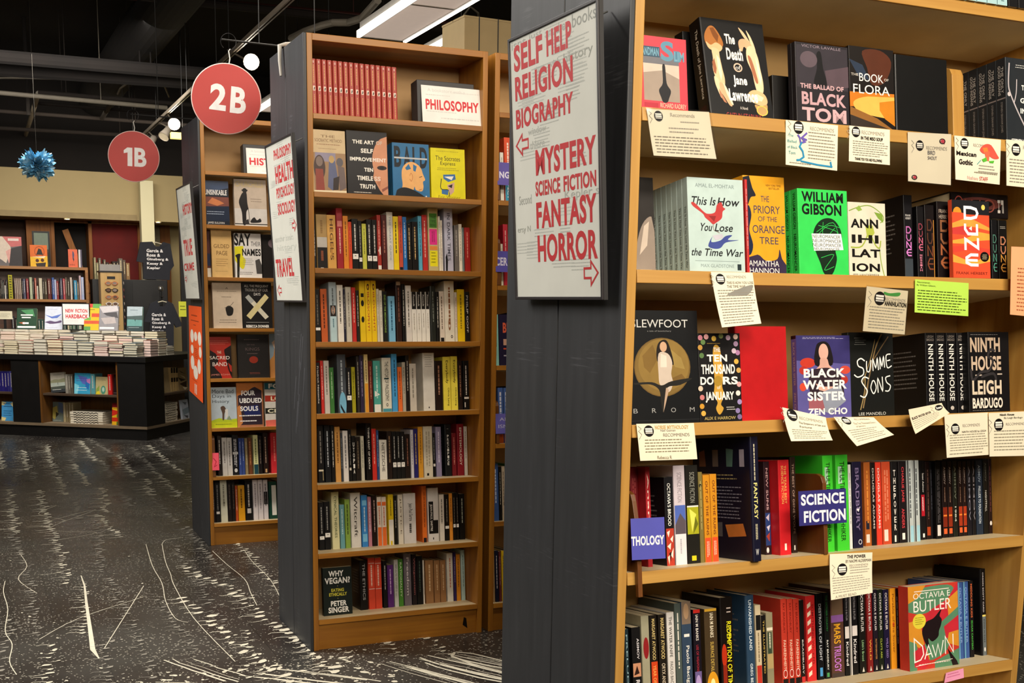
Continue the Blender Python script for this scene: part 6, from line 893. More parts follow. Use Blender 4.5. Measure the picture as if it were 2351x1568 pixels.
# ------------------------------------------------------------ room
def planks():
    m, nt, bs = nodes_mat('painted_plank_floor')
    tc = nt.nodes.new('ShaderNodeTexCoord'); mp = nt.nodes.new('ShaderNodeMapping'); nt.links.new(tc.outputs['Object'], mp.inputs[0]); mp.inputs['Rotation'].default_value = (0, 0, math.pi/2)
    br = nt.nodes.new('ShaderNodeTexBrick'); nt.links.new(mp.outputs[0], br.inputs['Vector']); br.inputs['Scale'].default_value = 1; br.inputs['Brick Width'].default_value = 1.1; br.inputs['Row Height'].default_value = .14; br.inputs['Mortar Size'].default_value = .0015
    br.inputs['Color1'].default_value = srgb('221e1c'); br.inputs['Color2'].default_value = srgb('302b28'); br.inputs['Mortar'].default_value = srgb('14110f')
    n = noise(nt, 1.6, 5); dust = ramp(nt, n.outputs[0], [(.4, (0, 0, 0, 1)), (.75, (.5, .5, .5, 1))])
    mx = nt.nodes.new('ShaderNodeMixRGB'); nt.links.new(dust.outputs[0], mx.inputs[0]); nt.links.new(br.outputs[0], mx.inputs[1]); mx.inputs[2].default_value = srgb('55554f')
    # fine paint spatter
    vo = nt.nodes.new('ShaderNodeTexVoronoi'); vo.inputs['Scale'].default_value = 75; mp2 = nt.nodes.new('ShaderNodeMapping'); nt.links.new(tc.outputs['Object'], mp2.inputs[0]); mp2.inputs['Scale'].default_value = (1, .8, 1); nt.links.new(mp2.outputs[0], vo.inputs['Vector'])
    n3 = noise(nt, 2.2, 3); sub = nt.nodes.new('ShaderNodeMath'); sub.operation = 'MULTIPLY_ADD'; nt.links.new(n3.outputs[0], sub.inputs[0]); sub.inputs[1].default_value = -.42; nt.links.new(vo.outputs['Distance'], sub.inputs[2])
    sp = ramp(nt, sub.outputs[0], [(0, (.6, .6, .6, 1)), (.02, (0, 0, 0, 1))])
    mx2 = nt.nodes.new('ShaderNodeMixRGB'); nt.links.new(sp.outputs[0], mx2.inputs[0]); nt.links.new(mx.outputs[0], mx2.inputs[1]); mx2.inputs[2].default_value = srgb('a8a294')
    nt.links.new(mx2.outputs[0], bs.inputs['Base Color']); bs.inputs['Roughness'].default_value = .34; bs.inputs['Specular IOR Level'].default_value = .45
    rr = ramp(nt, n.outputs[0], [(.3, (.24, .24, .24, 1)), (.7, (.42, .42, .42, 1))]); nt.links.new(rr.outputs[0], bs.inputs['Roughness']); bump(nt, bs, br.outputs['Fac'], .25, -.002)
    return m
fl = MB(); fl.face([(-9, -7, 0), (9, -7, 0), (9, 13, 0), (-9, 13, 0)], planks())
rg = random.Random(4); wp = plain('white_floor_paint', 'd4cdb8', .5, 0, .1); wp2 = plain('thin_floor_paint', '8c877c', .45, 0, .1)
def blob(x, y, r, el, ang, m, z):
    n = 9; pts = []
    for i in range(n):
        a = 2*math.pi*i/n; q = r*(.75+.5*rg.random()); u, v = q*math.cos(a)*el, q*math.sin(a); pts.append((x+u*math.cos(ang)-v*math.sin(ang), y+u*math.sin(ang)+v*math.cos(ang), z))
    fl.face(pts, m)
def streak(pts, w0, w1, m, z):
    for i in range(len(pts)-1):
        (a, b), (c, d) = pts[i], pts[i+1]; L = math.hypot(c-a, d-b) or 1; nx, ny = -(d-b)/L, (c-a)/L; p = w0+(w1-w0)*i/(len(pts)-1); q = w0+(w1-w0)*(i+1)/(len(pts)-1)
        fl.face([(a+nx*p, b+ny*p, z), (a-nx*p, b-ny*p, z), (c-nx*q, d-ny*q, z), (c+nx*q, d+ny*q, z)], m)
zc = [.0004]
def zz(): zc[0] += 1; return .0004+(zc[0] % 47)*4e-5
def drip_row(x0, y0, x1, y1, n, size, tail, m):
    for i in range(n):
        t = (i+rg.random()*.4)/n; x = x0+(x1-x0)*t+rg.gauss(0, .012); y = y0+(y1-y0)*t; s = size*(.6+.8*rg.random()); a = rg.gauss(.5, .35)
        blob(x, y, s, 1.8, a, m, zz()); L = tail*(.4+rg.random()); k = rg.choice((-1, 1))
        streak([(x, y), (x-.35*L*math.cos(a), y+.4*L*k*.5), (x-.8*L*math.cos(a), y+.55*L*k*.5), (x-1.0*L*math.cos(a), y+.2*L*k*.5)], s*.35, s*.08, m, zz())
# wavy brush passes of thin paint across the boards, row after row down the aisle
for k in range(16):
    x = -2.1+k*.17; y = -.4+rg.random()*.3
    while y < 6.3:
        L = .5+1.1*rg.random(); m = wp2 if rg.random() < .75 else wp
        far = min(1, max(0, (y-.6)/2.5))
        if rg.random() < .7+.2*far: drip_row(x, y, x+rg.gauss(.02, .04), y+L, int(L/.045), .0055+.002*rg.random()+.004*far, .055+.03*far, wp if rg.random() < .25+.5*far else wp2)
        y += L+.12*rg.random()
for i in range(1900):
    x, y = rg.uniform(-2.1, .75), rg.uniform(-.7, 6.4)
    if .0 < x and (0 < y < .47 or 1.97 < y < 2.44): continue
    blob(x, y, .001+.0045*rg.random()**3, 1+rg.random(), rg.random()*3, wp if rg.random() < .4 else wp2, zz())
def curl(x, y, n, w, sx, sy, m):   # looping poured line
    pts = []; a = rg.random()*6
    for i in range(n): a += rg.gauss(.25, .5); x += sx+.012*math.cos(a); y += sy+.012*math.sin(a); pts.append((x, y))
    streak(pts, w, w*.5, m, zz())
ST = [(-0.6743, 1.5151), (-0.6766, 1.3126), (-0.6983, 0.9613), (-0.7171, 0.6191), (-0.7347, 0.3084)]
streak(ST, .002, .009, wp, zz()); streak([ST[-1], (ST[-1][0]+.01, ST[-1][1]-.12)], .009, .002, wp, zz())
for ch in [[(-0.9947, 1.5216), (-1.0071, 1.3152), (-0.9986, 1.0046), (-1.0173, 0.6728), (-0.9988, 0.4824), (-1.0141, 0.2648), (-0.9972, 0.1038)], [(-0.2289, 2.0911), (-0.1912, 2.1959), (-0.1011, 2.2233)], [(-0.2289, 2.0911), (-0.2743, 1.6716), (-0.2934, 1.3875), (-0.3116, 1.1718), (-0.3252, 0.5998), (-0.2903, -0.0229)], [(-0.3058, 2.12), (-0.3457, 1.5986), (-0.3554, 1.2319), (-0.3875, 0.9165), (-0.3938, 0.6267), (-0.3567, 0.544)], [(-0.0173, 1.8403), (-0.0112, 1.5208), (0.0037, 1.1822), (-0.025, 0.9353), (-0.0479, 0.7081)], [(0.1361, 1.8159), (0.1155, 1.5233), (0.11, 1.1414), (0.0703, 0.7777)], [(-0.9126, 2.1239), (-0.8919, 1.8069), (-0.9396, 1.5447), (-0.8757, 1.2481)], [(-0.781, 3.3811), (-0.651, 3.4946), (-0.7696, 3.2226), (-0.6392, 2.9542), (-0.7571, 2.9271), (-0.4447, 3.2583), (-0.7462, 2.7193), (-0.5083, 2.5394), (-0.7222, 2.395)], [(-0.9047, 0.5168), (-0.7467, 0.7648), (-0.4619, 1.0237)], [(-0.6934, 0.3151), (-0.4359, 1.2198)]]: streak(smooth([tuple(q) for q in ch], False), .0016, .0016, wp, zz())
drip_row(-.32, .95, -.16, -.35, 20, .011, .06, wp); drip_row(-.1, .95, .02, -.3, 22, .011, .07, wp); drip_row(-.22, 1.55, -.02, .8, 16, .009, .06, wp)
# broad brushed strokes by the near end panel
for (xa, ya, xb, yb, n, w0) in ((.20, -.21, .44, -.66, 9, .035), (.33, -.19, .60, -.66, 10, .04), (.42, -.2, .7, -.6, 5, .03), (-.3, -.12, .06, -.44, 7, .07), (-.62, -.16, -.2, -.4, 8, .08), (-.5, .1, -.3, -.3, 4, .05)):
    for i in range(n):
        o = rg.uniform(-1, 1)*w0; p0 = rg.random()*.25; p1 = 1-rg.random()*.3; bow = rg.gauss(0, .02); P = []
        for k in range(7):
            t_ = p0+(p1-p0)*k/6; P.append((xa+(xb-xa)*t_+o+bow*math.sin(3.1*t_)+rg.gauss(0, .002), ya+(yb-ya)*t_+o*.4+rg.gauss(0, .002)))
        w_ = .0012+.0065*rg.random()**2; streak(P, w_*.6, w_, wp, zz())
streak([(.56, -.52), (.47, -.35), (.44, -.24), (.47, -.2), (.52, -.24), (.62, -.42)], .006, .005, wp, zz())
for i in range(500):
    x, y = rg.uniform(-.9, .2), rg.uniform(-.7, -.05); blob(x, y, .002+.008*rg.random()**3, 1.2+rg.random(), rg.random()*3, wp, zz())
struct(fl.build('floor'))

WALL_Y = 11.2; CEIL = 3.9
cream = plain('cream_wall_paint', 'b8a676', .7, 0, .03, 3); dk = plain('dark_ceiling_paint', '120d0a', .95, 0, .25, 2)
m = MB(); m.box(-9, WALL_Y, 0, 9, WALL_Y+.12, CEIL, cream); struct(m.build('wall_back'))
m = MB(); m.box(-9, -7, CEIL, 9, WALL_Y+.12, CEIL+.1, dk); struct(m.build('ceiling'))
for nm, q in (('wall_left', (-9.12, -7, 0, -9, WALL_Y, CEIL)), ('wall_right', (9, -7, 0, 9.12, WALL_Y, CEIL)), ('wall_front', (-9, -7.12, 0, 9, -7, CEIL))):
    m = MB(); m.box(*q, cream); struct(m.build(nm))
SOF_Y, SOF_Z0, SOF_Z1 = 10.4, 2.157, 2.69
m = MB(); m.box(-5, SOF_Y, SOF_Z0, 2.6, WALL_Y, SOF_Z1, plain('soffit_paint', 'b09d70', .7, 0, .03, 3)); m.box(-5, SOF_Y, SOF_Z1, 2.6, WALL_Y, CEIL-.001, dk); struct(m.build('trim_1'))
m = MB(); m.box(-5, SOF_Y-.02, SOF_Z0-.001, .775, SOF_Y+.25, SOF_Z0+.065, plain('soffit_lip', '9a8760', .7)); struct(m.build('trim_2'))
m = MB(); m.box(.80, 10.2, 0, .945, 10.36, 2.6, plain('column_paint', 'e2dbb4', .6, 0, .03, 3)); o = struct(m.build('trim_3'))
for i, x in enumerate((.01, 1.02)):
    t = thing('recessed_downlight', ('round recessed downlight glowing in the soffit above the open shelves', 'small round recessed downlight right of the cream column')[i], 'lamp', Tr(x, SOF_Y+.02 if i else SOF_Y+.05, SOF_Z0-.004), None); m = MB(); m.prism(ell(0, 0, .03-.01*i, .03-.01*i), 2, -.006, 0, emit('bulb_glow', 'fff0d0', 14)); m.build('bulb', t)
    m = MB(); m.tube([(.034*math.cos(a), .034*math.sin(a), -.003) for a in [i_*math.pi/8 for i_ in range(17)]], .005, plain('lamp_trim', 'e0d8c0', .4)); m.build('trim_ring', t)
# ceiling ducts, pipes, grid and cables
def along(name, label, cat, parts, mat, group=None):
    root = thing(name, label, cat, Tr(*parts[0][0][0]), group); o = Vector(parts[0][0][0]); m = MB()
    for pts, r in parts: m.tube([Vector(p)-o for p in pts], r, mat, 28 if r > .1 else 10)
    m.build('run', root); return root
dust = plain('dusty_duct', '130d09', .95, 0, .25, 4); pipe = plain('dull_pipe', '221a14', .85, 0, .1); pale = plain('pale_conduit', '7a7264', .6, .1); blk = plain('black_rail', '100e0c', .6, .1)
along('duct','broad dusty round duct crossing the dark ceiling toward the back','duct',[([(0.477, 2.037, 3.5), (0.371, 10.353, 3.5)], 0.2)],dust,None)
along('duct','brown duct running across at left below the dark ceiling','duct',[([(-3.24, 6.583, 3.16), (1.242, 6.495, 3.16)], 0.055)],dust,None)
along('duct','second brown duct just below the first at upper left','duct',[([(-3.225, 7.072, 3.12), (1.045, 6.685, 3.12)], 0.06)],dust,None)
along('conduit','bright pale conduit running across the ceiling at left','conduit',[([(-3.222, 7.085, 3.0), (0.698, 7.429, 3.0)], 0.02), ([(-2.634, 7.137, 3.0), (-2.634, 7.137, 3.9)], .004), ([(-1.262, 7.257, 3.0), (-1.262, 7.257, 3.9)], .004), ([(0.11, 7.377, 3.0), (0.11, 7.377, 3.9)], .004)],pale,None)
along('rail','dark rail above the pale conduit with tan cross strips','rail',[([(-0.412, 7.439, 3.05), (1.149, 7.472, 3.05)], 0.02), ([(-0.178, 7.444, 3.05), (-0.178, 7.444, 3.9)], .004), ([(0.369, 7.456, 3.05), (0.369, 7.456, 3.9)], .004), ([(0.915, 7.467, 3.05), (0.915, 7.467, 3.9)], .004)],pipe,'ceiling grid rails')
along('rail','dark rail just below the pale conduit','rail',[([(-0.402, 8.072, 3.05), (1.171, 8.116, 3.05)], 0.015), ([(-0.166, 8.078, 3.05), (-0.166, 8.078, 3.9)], .004), ([(0.384, 8.094, 3.05), (0.384, 8.094, 3.9)], .004), ([(0.935, 8.109, 3.05), (0.935, 8.109, 3.9)], .004)],pipe,'ceiling grid rails')
along('rail','dark rail carrying the lower end of the shorter tan strip','rail',[([(-2.695, 8.681, 3.05), (1.165, 8.781, 3.05)], 0.018), ([(-2.116, 8.696, 3.05), (-2.116, 8.696, 3.9)], .004), ([(-0.765, 8.731, 3.05), (-0.765, 8.731, 3.9)], .004), ([(0.586, 8.766, 3.05), (0.586, 8.766, 3.9)], .004)],pipe,'ceiling grid rails')
along('rail','faint dark rail midway between pale conduit and pompom','rail',[([(-2.672, 9.76, 3.0), (1.077, 9.438, 3.0)], 0.02), ([(-2.11, 9.712, 3.0), (-2.11, 9.712, 3.9)], .004), ([(-0.798, 9.599, 3.0), (-0.798, 9.599, 3.9)], .004), ([(0.515, 9.486, 3.0), (0.515, 9.486, 3.9)], .004)],pipe,'ceiling grid rails')
along('rail','thicker greyish rail left of the smaller red disc','rail',[([(-2.65, 10.704, 3.0), (2.163, 10.88, 3.0)], 0.03), ([(-1.928, 10.73, 3.0), (-1.928, 10.73, 3.9)], .004), ([(-0.244, 10.792, 3.0), (-0.244, 10.792, 3.9)], .004), ([(1.441, 10.854, 3.0), (1.441, 10.854, 3.9)], .004)],dust,'ceiling grid rails')
along('rail','grey rail with thin edge at the height of the pompom','rail',[([(-2.63, 11.802, 2.95), (2.778, 11.886, 2.95)], 0.024), ([(-1.819, 11.815, 2.95), (-1.819, 11.815, 3.9)], .004), ([(0.074, 11.844, 2.95), (0.074, 11.844, 3.9)], .004), ([(1.967, 11.873, 2.95), (1.967, 11.873, 3.9)], .004)],pipe,'ceiling grid rails')
along('rail','lowest dark rail above the cream back wall','rail',[([(-2.614, 12.592, 2.9), (3.64, 12.205, 2.9)], 0.05), ([(-1.676, 12.534, 2.9), (-1.676, 12.534, 3.9)], .004), ([(0.513, 12.399, 2.9), (0.513, 12.399, 3.9)], .004), ([(2.702, 12.263, 2.9), (2.702, 12.263, 3.9)], .004)],dust,'ceiling grid rails')
along('strip','long tan strip slanting down toward the pompom','strip',[([(-0.409, 7.486, 3.05), (-0.379, 12.483, 3.05)], 0.022)],pale,None)
along('strip','short tan strip crossing the grid rails','strip',[([(0.233, 7.449, 3.05), (0.256, 8.743, 3.05)], 0.022)],pipe,None)
along('cable','pale cable sagging across the ceiling at left','cable',[([(-2.487, 8.683, 3.2), (-0.496, 7.654, 3.2), (-0.244, 7.569, 3.2), (0.011, 7.506, 3.2), (0.274, 7.488, 3.2), (0.373, 7.365, 3.2), (0.475, 7.129, 3.2), (0.568, 7.172, 3.2), (0.691, 7.487, 3.2), (0.815, 8.041, 3.2)], 0.009)],pale,None)
along('cable','looped pale cable over the grid near the smaller disc','cable',[([(0.308, 7.817, 3.15), (0.296, 7.497, 3.15), (0.319, 7.246, 3.15), (0.372, 7.125, 3.15), (0.475, 7.141, 3.15), (0.611, 7.165, 3.15), (0.714, 7.088, 3.15), (0.809, 6.922, 3.15)], 0.008)],pale,None)
along('pipe','dull red sprinkler pipe crossing high above the middle bookcase','pipe',[([(-0.388, 5.781, 3.55), (4.241, 5.433, 3.55)], 0.035), ([(0.306, 5.729, 3.55), (0.306, 5.729, 3.9)], .004), ([(1.926, 5.607, 3.55), (1.926, 5.607, 3.9)], .004), ([(3.547, 5.485, 3.55), (3.547, 5.485, 3.9)], .004)],plain('red_pipe','4a241c',.6),None)
along('pipe','dark pipe running behind the wide fluorescent fixture','pipe',[([(0.172, 5.098, 3.4), (3.813, 4.984, 3.4)], 0.03), ([(0.718, 5.081, 3.4), (0.718, 5.081, 3.9)], .004), ([(1.992, 5.041, 3.4), (1.992, 5.041, 3.9)], .004), ([(3.267, 5.001, 3.4), (3.267, 5.001, 3.9)], .004)],pipe,None)
along('cable','wrapped pale cable bundle left of the wide fluorescent fixture','cable',[([(0.949, 3.861, 2.95), (0.979, 3.625, 2.95), (1.034, 3.415, 2.95), (1.075, 3.318, 2.95), (1.16, 3.275, 2.95), (1.199, 3.132, 2.95), (1.173, 2.886, 2.95), (1.151, 2.677, 2.95)], 0.022)],pale,None)
along('cable','white cable loop hanging beside the cardboard boxes','cable',[([(1.726, 2.784, 2.95), (1.681, 2.577, 2.95), (1.782, 2.697, 2.95), (1.923, 2.993, 2.95)], 0.006)],pale,None)
along('beam','grey beam end above the strip light and boxes','beam',[([(1.808, 3.013, 2.95), (4.866, 3.426, 2.95)], 0.03), ([(2.267, 3.075, 2.95), (2.267, 3.075, 3.9)], .004), ([(3.337, 3.22, 2.95), (3.337, 3.22, 3.9)], .004), ([(4.407, 3.364, 2.95), (4.407, 3.364, 3.9)], .004)],dust,None)
along('hanger_rod','dark hanger rod dropping from ceiling above the pompom','rod',[([(-0.448,8.509,3.000),(-0.448,8.509,3.9)],0.018)],dust)
along('hanger_rod','thin hanger rod just right of the darker one','rod',[([(-0.431,7.877,2.900),(-0.431,7.877,3.9)],0.006)],dust)
along('hanger_rod','hanger rod over the pale cable loop','rod',[([(0.350,6.564,3.200),(0.350,6.564,3.9)],0.006)],dust)
along('hanger_rod','second hanger rod over the pale cable loop','rod',[([(0.433,6.521,3.200),(0.433,6.521,3.9)],0.006)],dust)
along('sign_rod','black rod carrying the larger red disc','rod',[([(-.10,.9,2.274),(.2,.9,2.27),(.3,.9,2.27)],.004),([(.05,.9,2.272),(.05,.9,3.9)],.002),([(.28,.9,2.27),(.28,.9,3.9)],.002)],blk)
along('sign_rod','black rod carrying the smaller red disc','rod',[([(-.20,2.95,2.262),(.05,2.95,2.26),(.3,2.95,2.26)],.004),([(-.05,2.95,2.262),(-.05,2.95,3.9)],.002),([(.28,2.95,2.26),(.28,2.95,3.9)],.002)],blk)

# track lighting along the aisle
trk = plain('track_white', '8a7e6e', .5, .1)
t = thing('track_rail', 'long pale lighting track running down the aisle above the discs', 'track', Tr(.55, .3, 2.8)); m = MB()
m.box(-.014, 0, 0, -.005, 9.2, .026, trk); m.box(.005, 0, 0, .014, 9.2, .026, trk); m.box(-.005, 0, .008, .005, 9.2, .026, plain('track_slot', '1c1814', .6)); m.build('rail', t)
for k in range(6):
    m = MB(); m.tube([(0, .4+k*1.6, .03), (0, .4+k*1.6, CEIL-2.8)], .003, blk, 6); m.build('hanger', t)
def spot(label, loc, aim, lit, power=0):
    root = thing('track_spotlight', label, 'lamp', Tr(*loc), 'spotlights on the aisle track'); d = (Vector(aim)-Vector(loc)).normalized(); q = d.to_track_quat('-Z', 'Y').to_matrix().to_4x4()
    m = MB(); P = [(.018, .09), (.03, .08), (.034, .03), (.046, -.02), (.05, -.035)]
    vs = [q @ Vector((r*math.cos(a), r*math.sin(a), z)) for r, z in P for a in [2*math.pi*k/16 for k in range(16)]]
    m.mesh(vs, [(i*16+k, i*16+(k+1) % 16, (i+1)*16+(k+1) % 16, (i+1)*16+k) for i in range(4) for k in range(16)]+[tuple(range(15, -1, -1))], plain('spot_housing', 'a89c8c', .4)); m.build('housing', root, smooth=True)
    m = MB(); m.face([q @ Vector((.047*math.cos(a), .047*math.sin(a), -.03)) for a in [2*math.pi*k/20 for k in range(20)]], emit('spot_bulb', 'fff2dc', 40) if lit else plain('unlit_bulb', 'd8c8a8', .3)); m.build('bulb', root)
    up = Vector((.55, loc[1], 2.80))-Vector(loc); m = MB(); m.tube([q @ Vector((0, 0, .08)), up], .006, plain('spot_arm', '8a8072', .4)); m.build('arm', root)
    if power:
        l = bpy.data.lights.new('spot_beam', 'SPOT'); l.energy = power; l.color = (1, .8, .55); l.spot_size = math.radians(95); l.spot_blend = .7; l.shadow_soft_size = .05
        b = bpy.data.objects.new('spot_beam', l); COL.objects.link(b); b.location = Vector(loc)+d*.06; b.rotation_euler = d.to_track_quat('-Z', 'Y').to_euler()
spot('bright track spotlight glaring just right of the larger red disc', (.66, 3.75, 2.755), CAM+Vector((0, 0, .4)), True, 0)
spot('bright track spotlight glaring below left of the larger red disc', (.6, 6.45, 2.72), CAM+Vector((.1, 0, .2)), True, 0)
spot('unlit pale spotlight head beyond the glaring one, near the smaller disc', (.6, 6.95, 2.7), (-.6, 6, 1), False)
spot('unlit cream spotlight head at the far end of the track', (.56, 7.6, 2.69), (-.6, 7.0, 1), False)
# fluorescent fixtures
def troffer(label, x, y, z, wd, L, lens, hang=True):
    root = thing('fluorescent_fixture', label, 'lamp', Tr(x, y, z), 'fluorescent ceiling fixtures'); body = plain('fixture_enamel', 'c8c4bc', .4)
    m = MB(); m.box(0, 0, .012, wd, L, .075, body); m.box(0, 0, 0, .012, L, .012, body); m.box(wd-.012, 0, 0, wd, L, .012, body); m.build('housing', root)
    m = MB(); m.box(.012, 0, .002, wd-.012, L, .010, lens); m.build('lens', root)
    for q in (.0, L*.5, L-.01):
        m = MB(); m.box(.012, q, -.001, wd-.012, q+.02, .002, body); m.build('cross_bar', root)
    for sx in (-.018, wd):
        m = MB(); m.box(sx, 0, -.006, sx+.018, L, .03, emit('tube_glow', 'fff6e8', 3.2)); m.build('lit_edge', root)
    for q in (.2, L-.2):
        m = MB(); m.tube([(wd/2, q, .07), (wd/2, q, CEIL-z)], .003, blk, 6); m.build('hanger', root)
    return root
LENS = emit('prismatic_lens', 'c8b4a4', .6)
troffer('wide fluorescent fixture with prismatic lens above the middle bookcase', .985, .9, 2.70, .255, 1.60, LENS)
troffer('fluorescent fixture glimpsed between the larger red disc and the middle end panel', .95, 3.3, 2.62, .3, 1.5, LENS)
for k, (x, y) in enumerate(((-1.6, 6.2), (1.3, 8.4))): pass
t = thing('strip_light', 'narrow strip light with wire guard above boxes on the middle bookcase', 'lamp', Tr(1.46, 1.98, 2.69)); m = MB(); m.box(-.02, 0, 0, .03, 1.3, .05, plain('fixture_enamel', 'c8c4bc', .4)); m.build('housing', t); m = MB(); m.box(-.035, 0, -.012, -.02, 1.3, .02, emit('tube_glow', 'fff6e8', 3.2)); m.build('tube', t)
for q in (.2, 1.1):
    m = MB(); m.tube([(0, q, .05), (0, q, CEIL-2.69)], .003, blk, 6); m.build('hanger', t)
t = thing('strip_light', 'yellowish strip light behind the smaller red disc and far end panel', 'lamp', Tr(.55, 6.3, 2.585)); m = MB(); m.box(0, 0, 0, 1.2, .06, .05, emit('yellow_tube', 'f0d870', 1.6)); m.build('tube', t)
for q in (.1, 1.1):
    m = MB(); m.tube([(q, .03, .05), (q, .03, CEIL-2.585)], .003, blk, 6); m.build('hanger', t)
# boxes stored on top of the middle row
def carton(label, x, y, z, a, b, h, rz):
    root = thing('cardboard_box', label, 'box', Tr(x, y, z) @ Rz(rz), 'cartons stored on the bookcases'); cb = plain('cardboard', '80704e', .8, 0, .06)
    m = MB(); m.box(0, 0, 0, a, b, h, cb); m.build('carton', root, .003)
    m = MB(); m.box(-.001, -.001, h-.004, a+.001, b*.49, h+.003, cb); m.box(-.001, b*.51, h-.004, a+.001, b+.001, h+.003, cb); m.build('flap', root)
    m = MB(); m.box(a*.3, -.002, h*.0, a*.32, b+.002, h+.004, blk); m.box(a*.7, -.002, 0, a*.72, b+.002, h+.004, blk); m.build('strap', root)
carton('tan cardboard box on top of the middle row beside the strip light', .675, .255, H+.001, .20, .20, .175, .05)


# ------------------------------------------------------------ paper pompom
PO = Vector((-0.5583, 5.5, 2.2267)); t = thing('paper_pompom', 'blue tissue paper pompom hanging near the ceiling at left', 'decoration', Tr(*PO)); m = MB(); rg = random.Random(9); pb = [plain('tissue_blue', '7cc6ec', .8, 0, .08), plain('tissue_pale_blue', 'bfe4f4', .8, 0, .08)]
for i in range(420):
    a, b = rg.uniform(0, 2*math.pi), rg.gauss(0, .55); d = Vector((math.cos(a)*math.cos(b), math.sin(a)*math.cos(b), math.sin(b)*1.0)).normalized(); R_ = .094+.048*rg.random()
    if abs(d.x) < .25 and d.z > .55: R_ *= .72
    s = d.orthogonal().normalized(); s = Matrix.Rotation(rg.random()*6.3, 3, d) @ s; n = d.cross(s); w_ = .014+.012*rg.random(); k = rg.uniform(-.012, .012)
    m.face([d*.015-s*.003, d*.015+s*.003, d*R_*.72+s*w_+n*k, d*R_*.97+s*.004, d*R_, d*R_*.96-s*.005, d*R_*.72-s*w_+n*k], pb[int(rg.random() < .35)])
m.build('tissue', t)
m = MB(); m.tube([(0, 0, .02), (0, 0, CEIL-PO.z)], .0009, plain('grey_string', '4a463e', .9), 6); m.build('string', t)

# loose white cable lying over the corner of the middle row
t = thing('cable', 'loose white cable draped over the top corner of the middle charcoal end panel', 'cable', Tr(-.02, .2, H)); m = MB(); m.tube([(-.006, .05, -.10), (-.007, .06, -.05), (-.004, .07, .006), (.02, .075, .014), (.06, .08, .02), (.12, .12, .04), (.2, .2, .07)], [.004, .006, .008, .007, .008, .006, .005], plain('white_cable', 'b4aea4', .5), 8); m.build('cord', t)

# ------------------------------------------------------------ black display table
TT = Tr(.324, 6.70, 0) @ Rz(math.atan2(-.599, .801)); TL_, TD, TH = 2.5, 1.25, .745
bp = plain('black_lacquer', '100e0d', .45, 0, .2); tw = wood('table_inside', '5a3814', '7a4e1e', 2)
t = thing('display_table', 'black display table with open shelves carrying stacks of books', 'table', TT)
m = MB(); m.box(-TL_, -.01, TH-.05, .01, TD, TH, bp); m.build('tabletop', t, .003)
m = MB(); m.box(-TL_+.02, .01, 0, -.01, TD-.02, .10, bp); m.box(-TL_, 0, .10, 0, TD, .125, plain('table_bottom', '7a6850', .6)); m.build('plinth', t)
X1, X2, X3 = -0.275, -1.066, -1.349
for a, b in ((X1, 0), (X3, X2)):
    m = MB(); m.box(a, 0, .125, b, .33, TH-.05, bp); m.build('post', t)
m = MB(); m.box(X1-.0, .33, .125, -.30, TD, TH-.05, tw); m.box(-TL_, .34, .125, X1, .36, TH-.05, tw); m.build('inner_panel', t)
m = MB(); m.box(X2+.001, .0, .125, X2+.02, .339, TH-.05, tw); m.build('inner_side', t)
m = MB(); m.box(X1-.02, .01, .125, X1-.001, .339, TH-.05, tw); m.build('inner_side', t)
ZS = 0.396
m = MB(); m.box(X2+.021, .02, ZS-.018, X1-.021, .338, ZS, plain('table_shelf', '4a3a2c', .5)); m.box(-TL_, .02, ZS-.018, X3, .338, ZS, plain('table_shelf', '4a3a2c', .5)); m.box(-.299, .34, ZS-.018, -.01, TD, ZS, plain('table_shelf', '4a3a2c', .5)); m.build('shelf', t)
m = MB(); m.box(-.02, TD-.03, .125, 0, TD, TH-.05, bp); m.build('post', t)
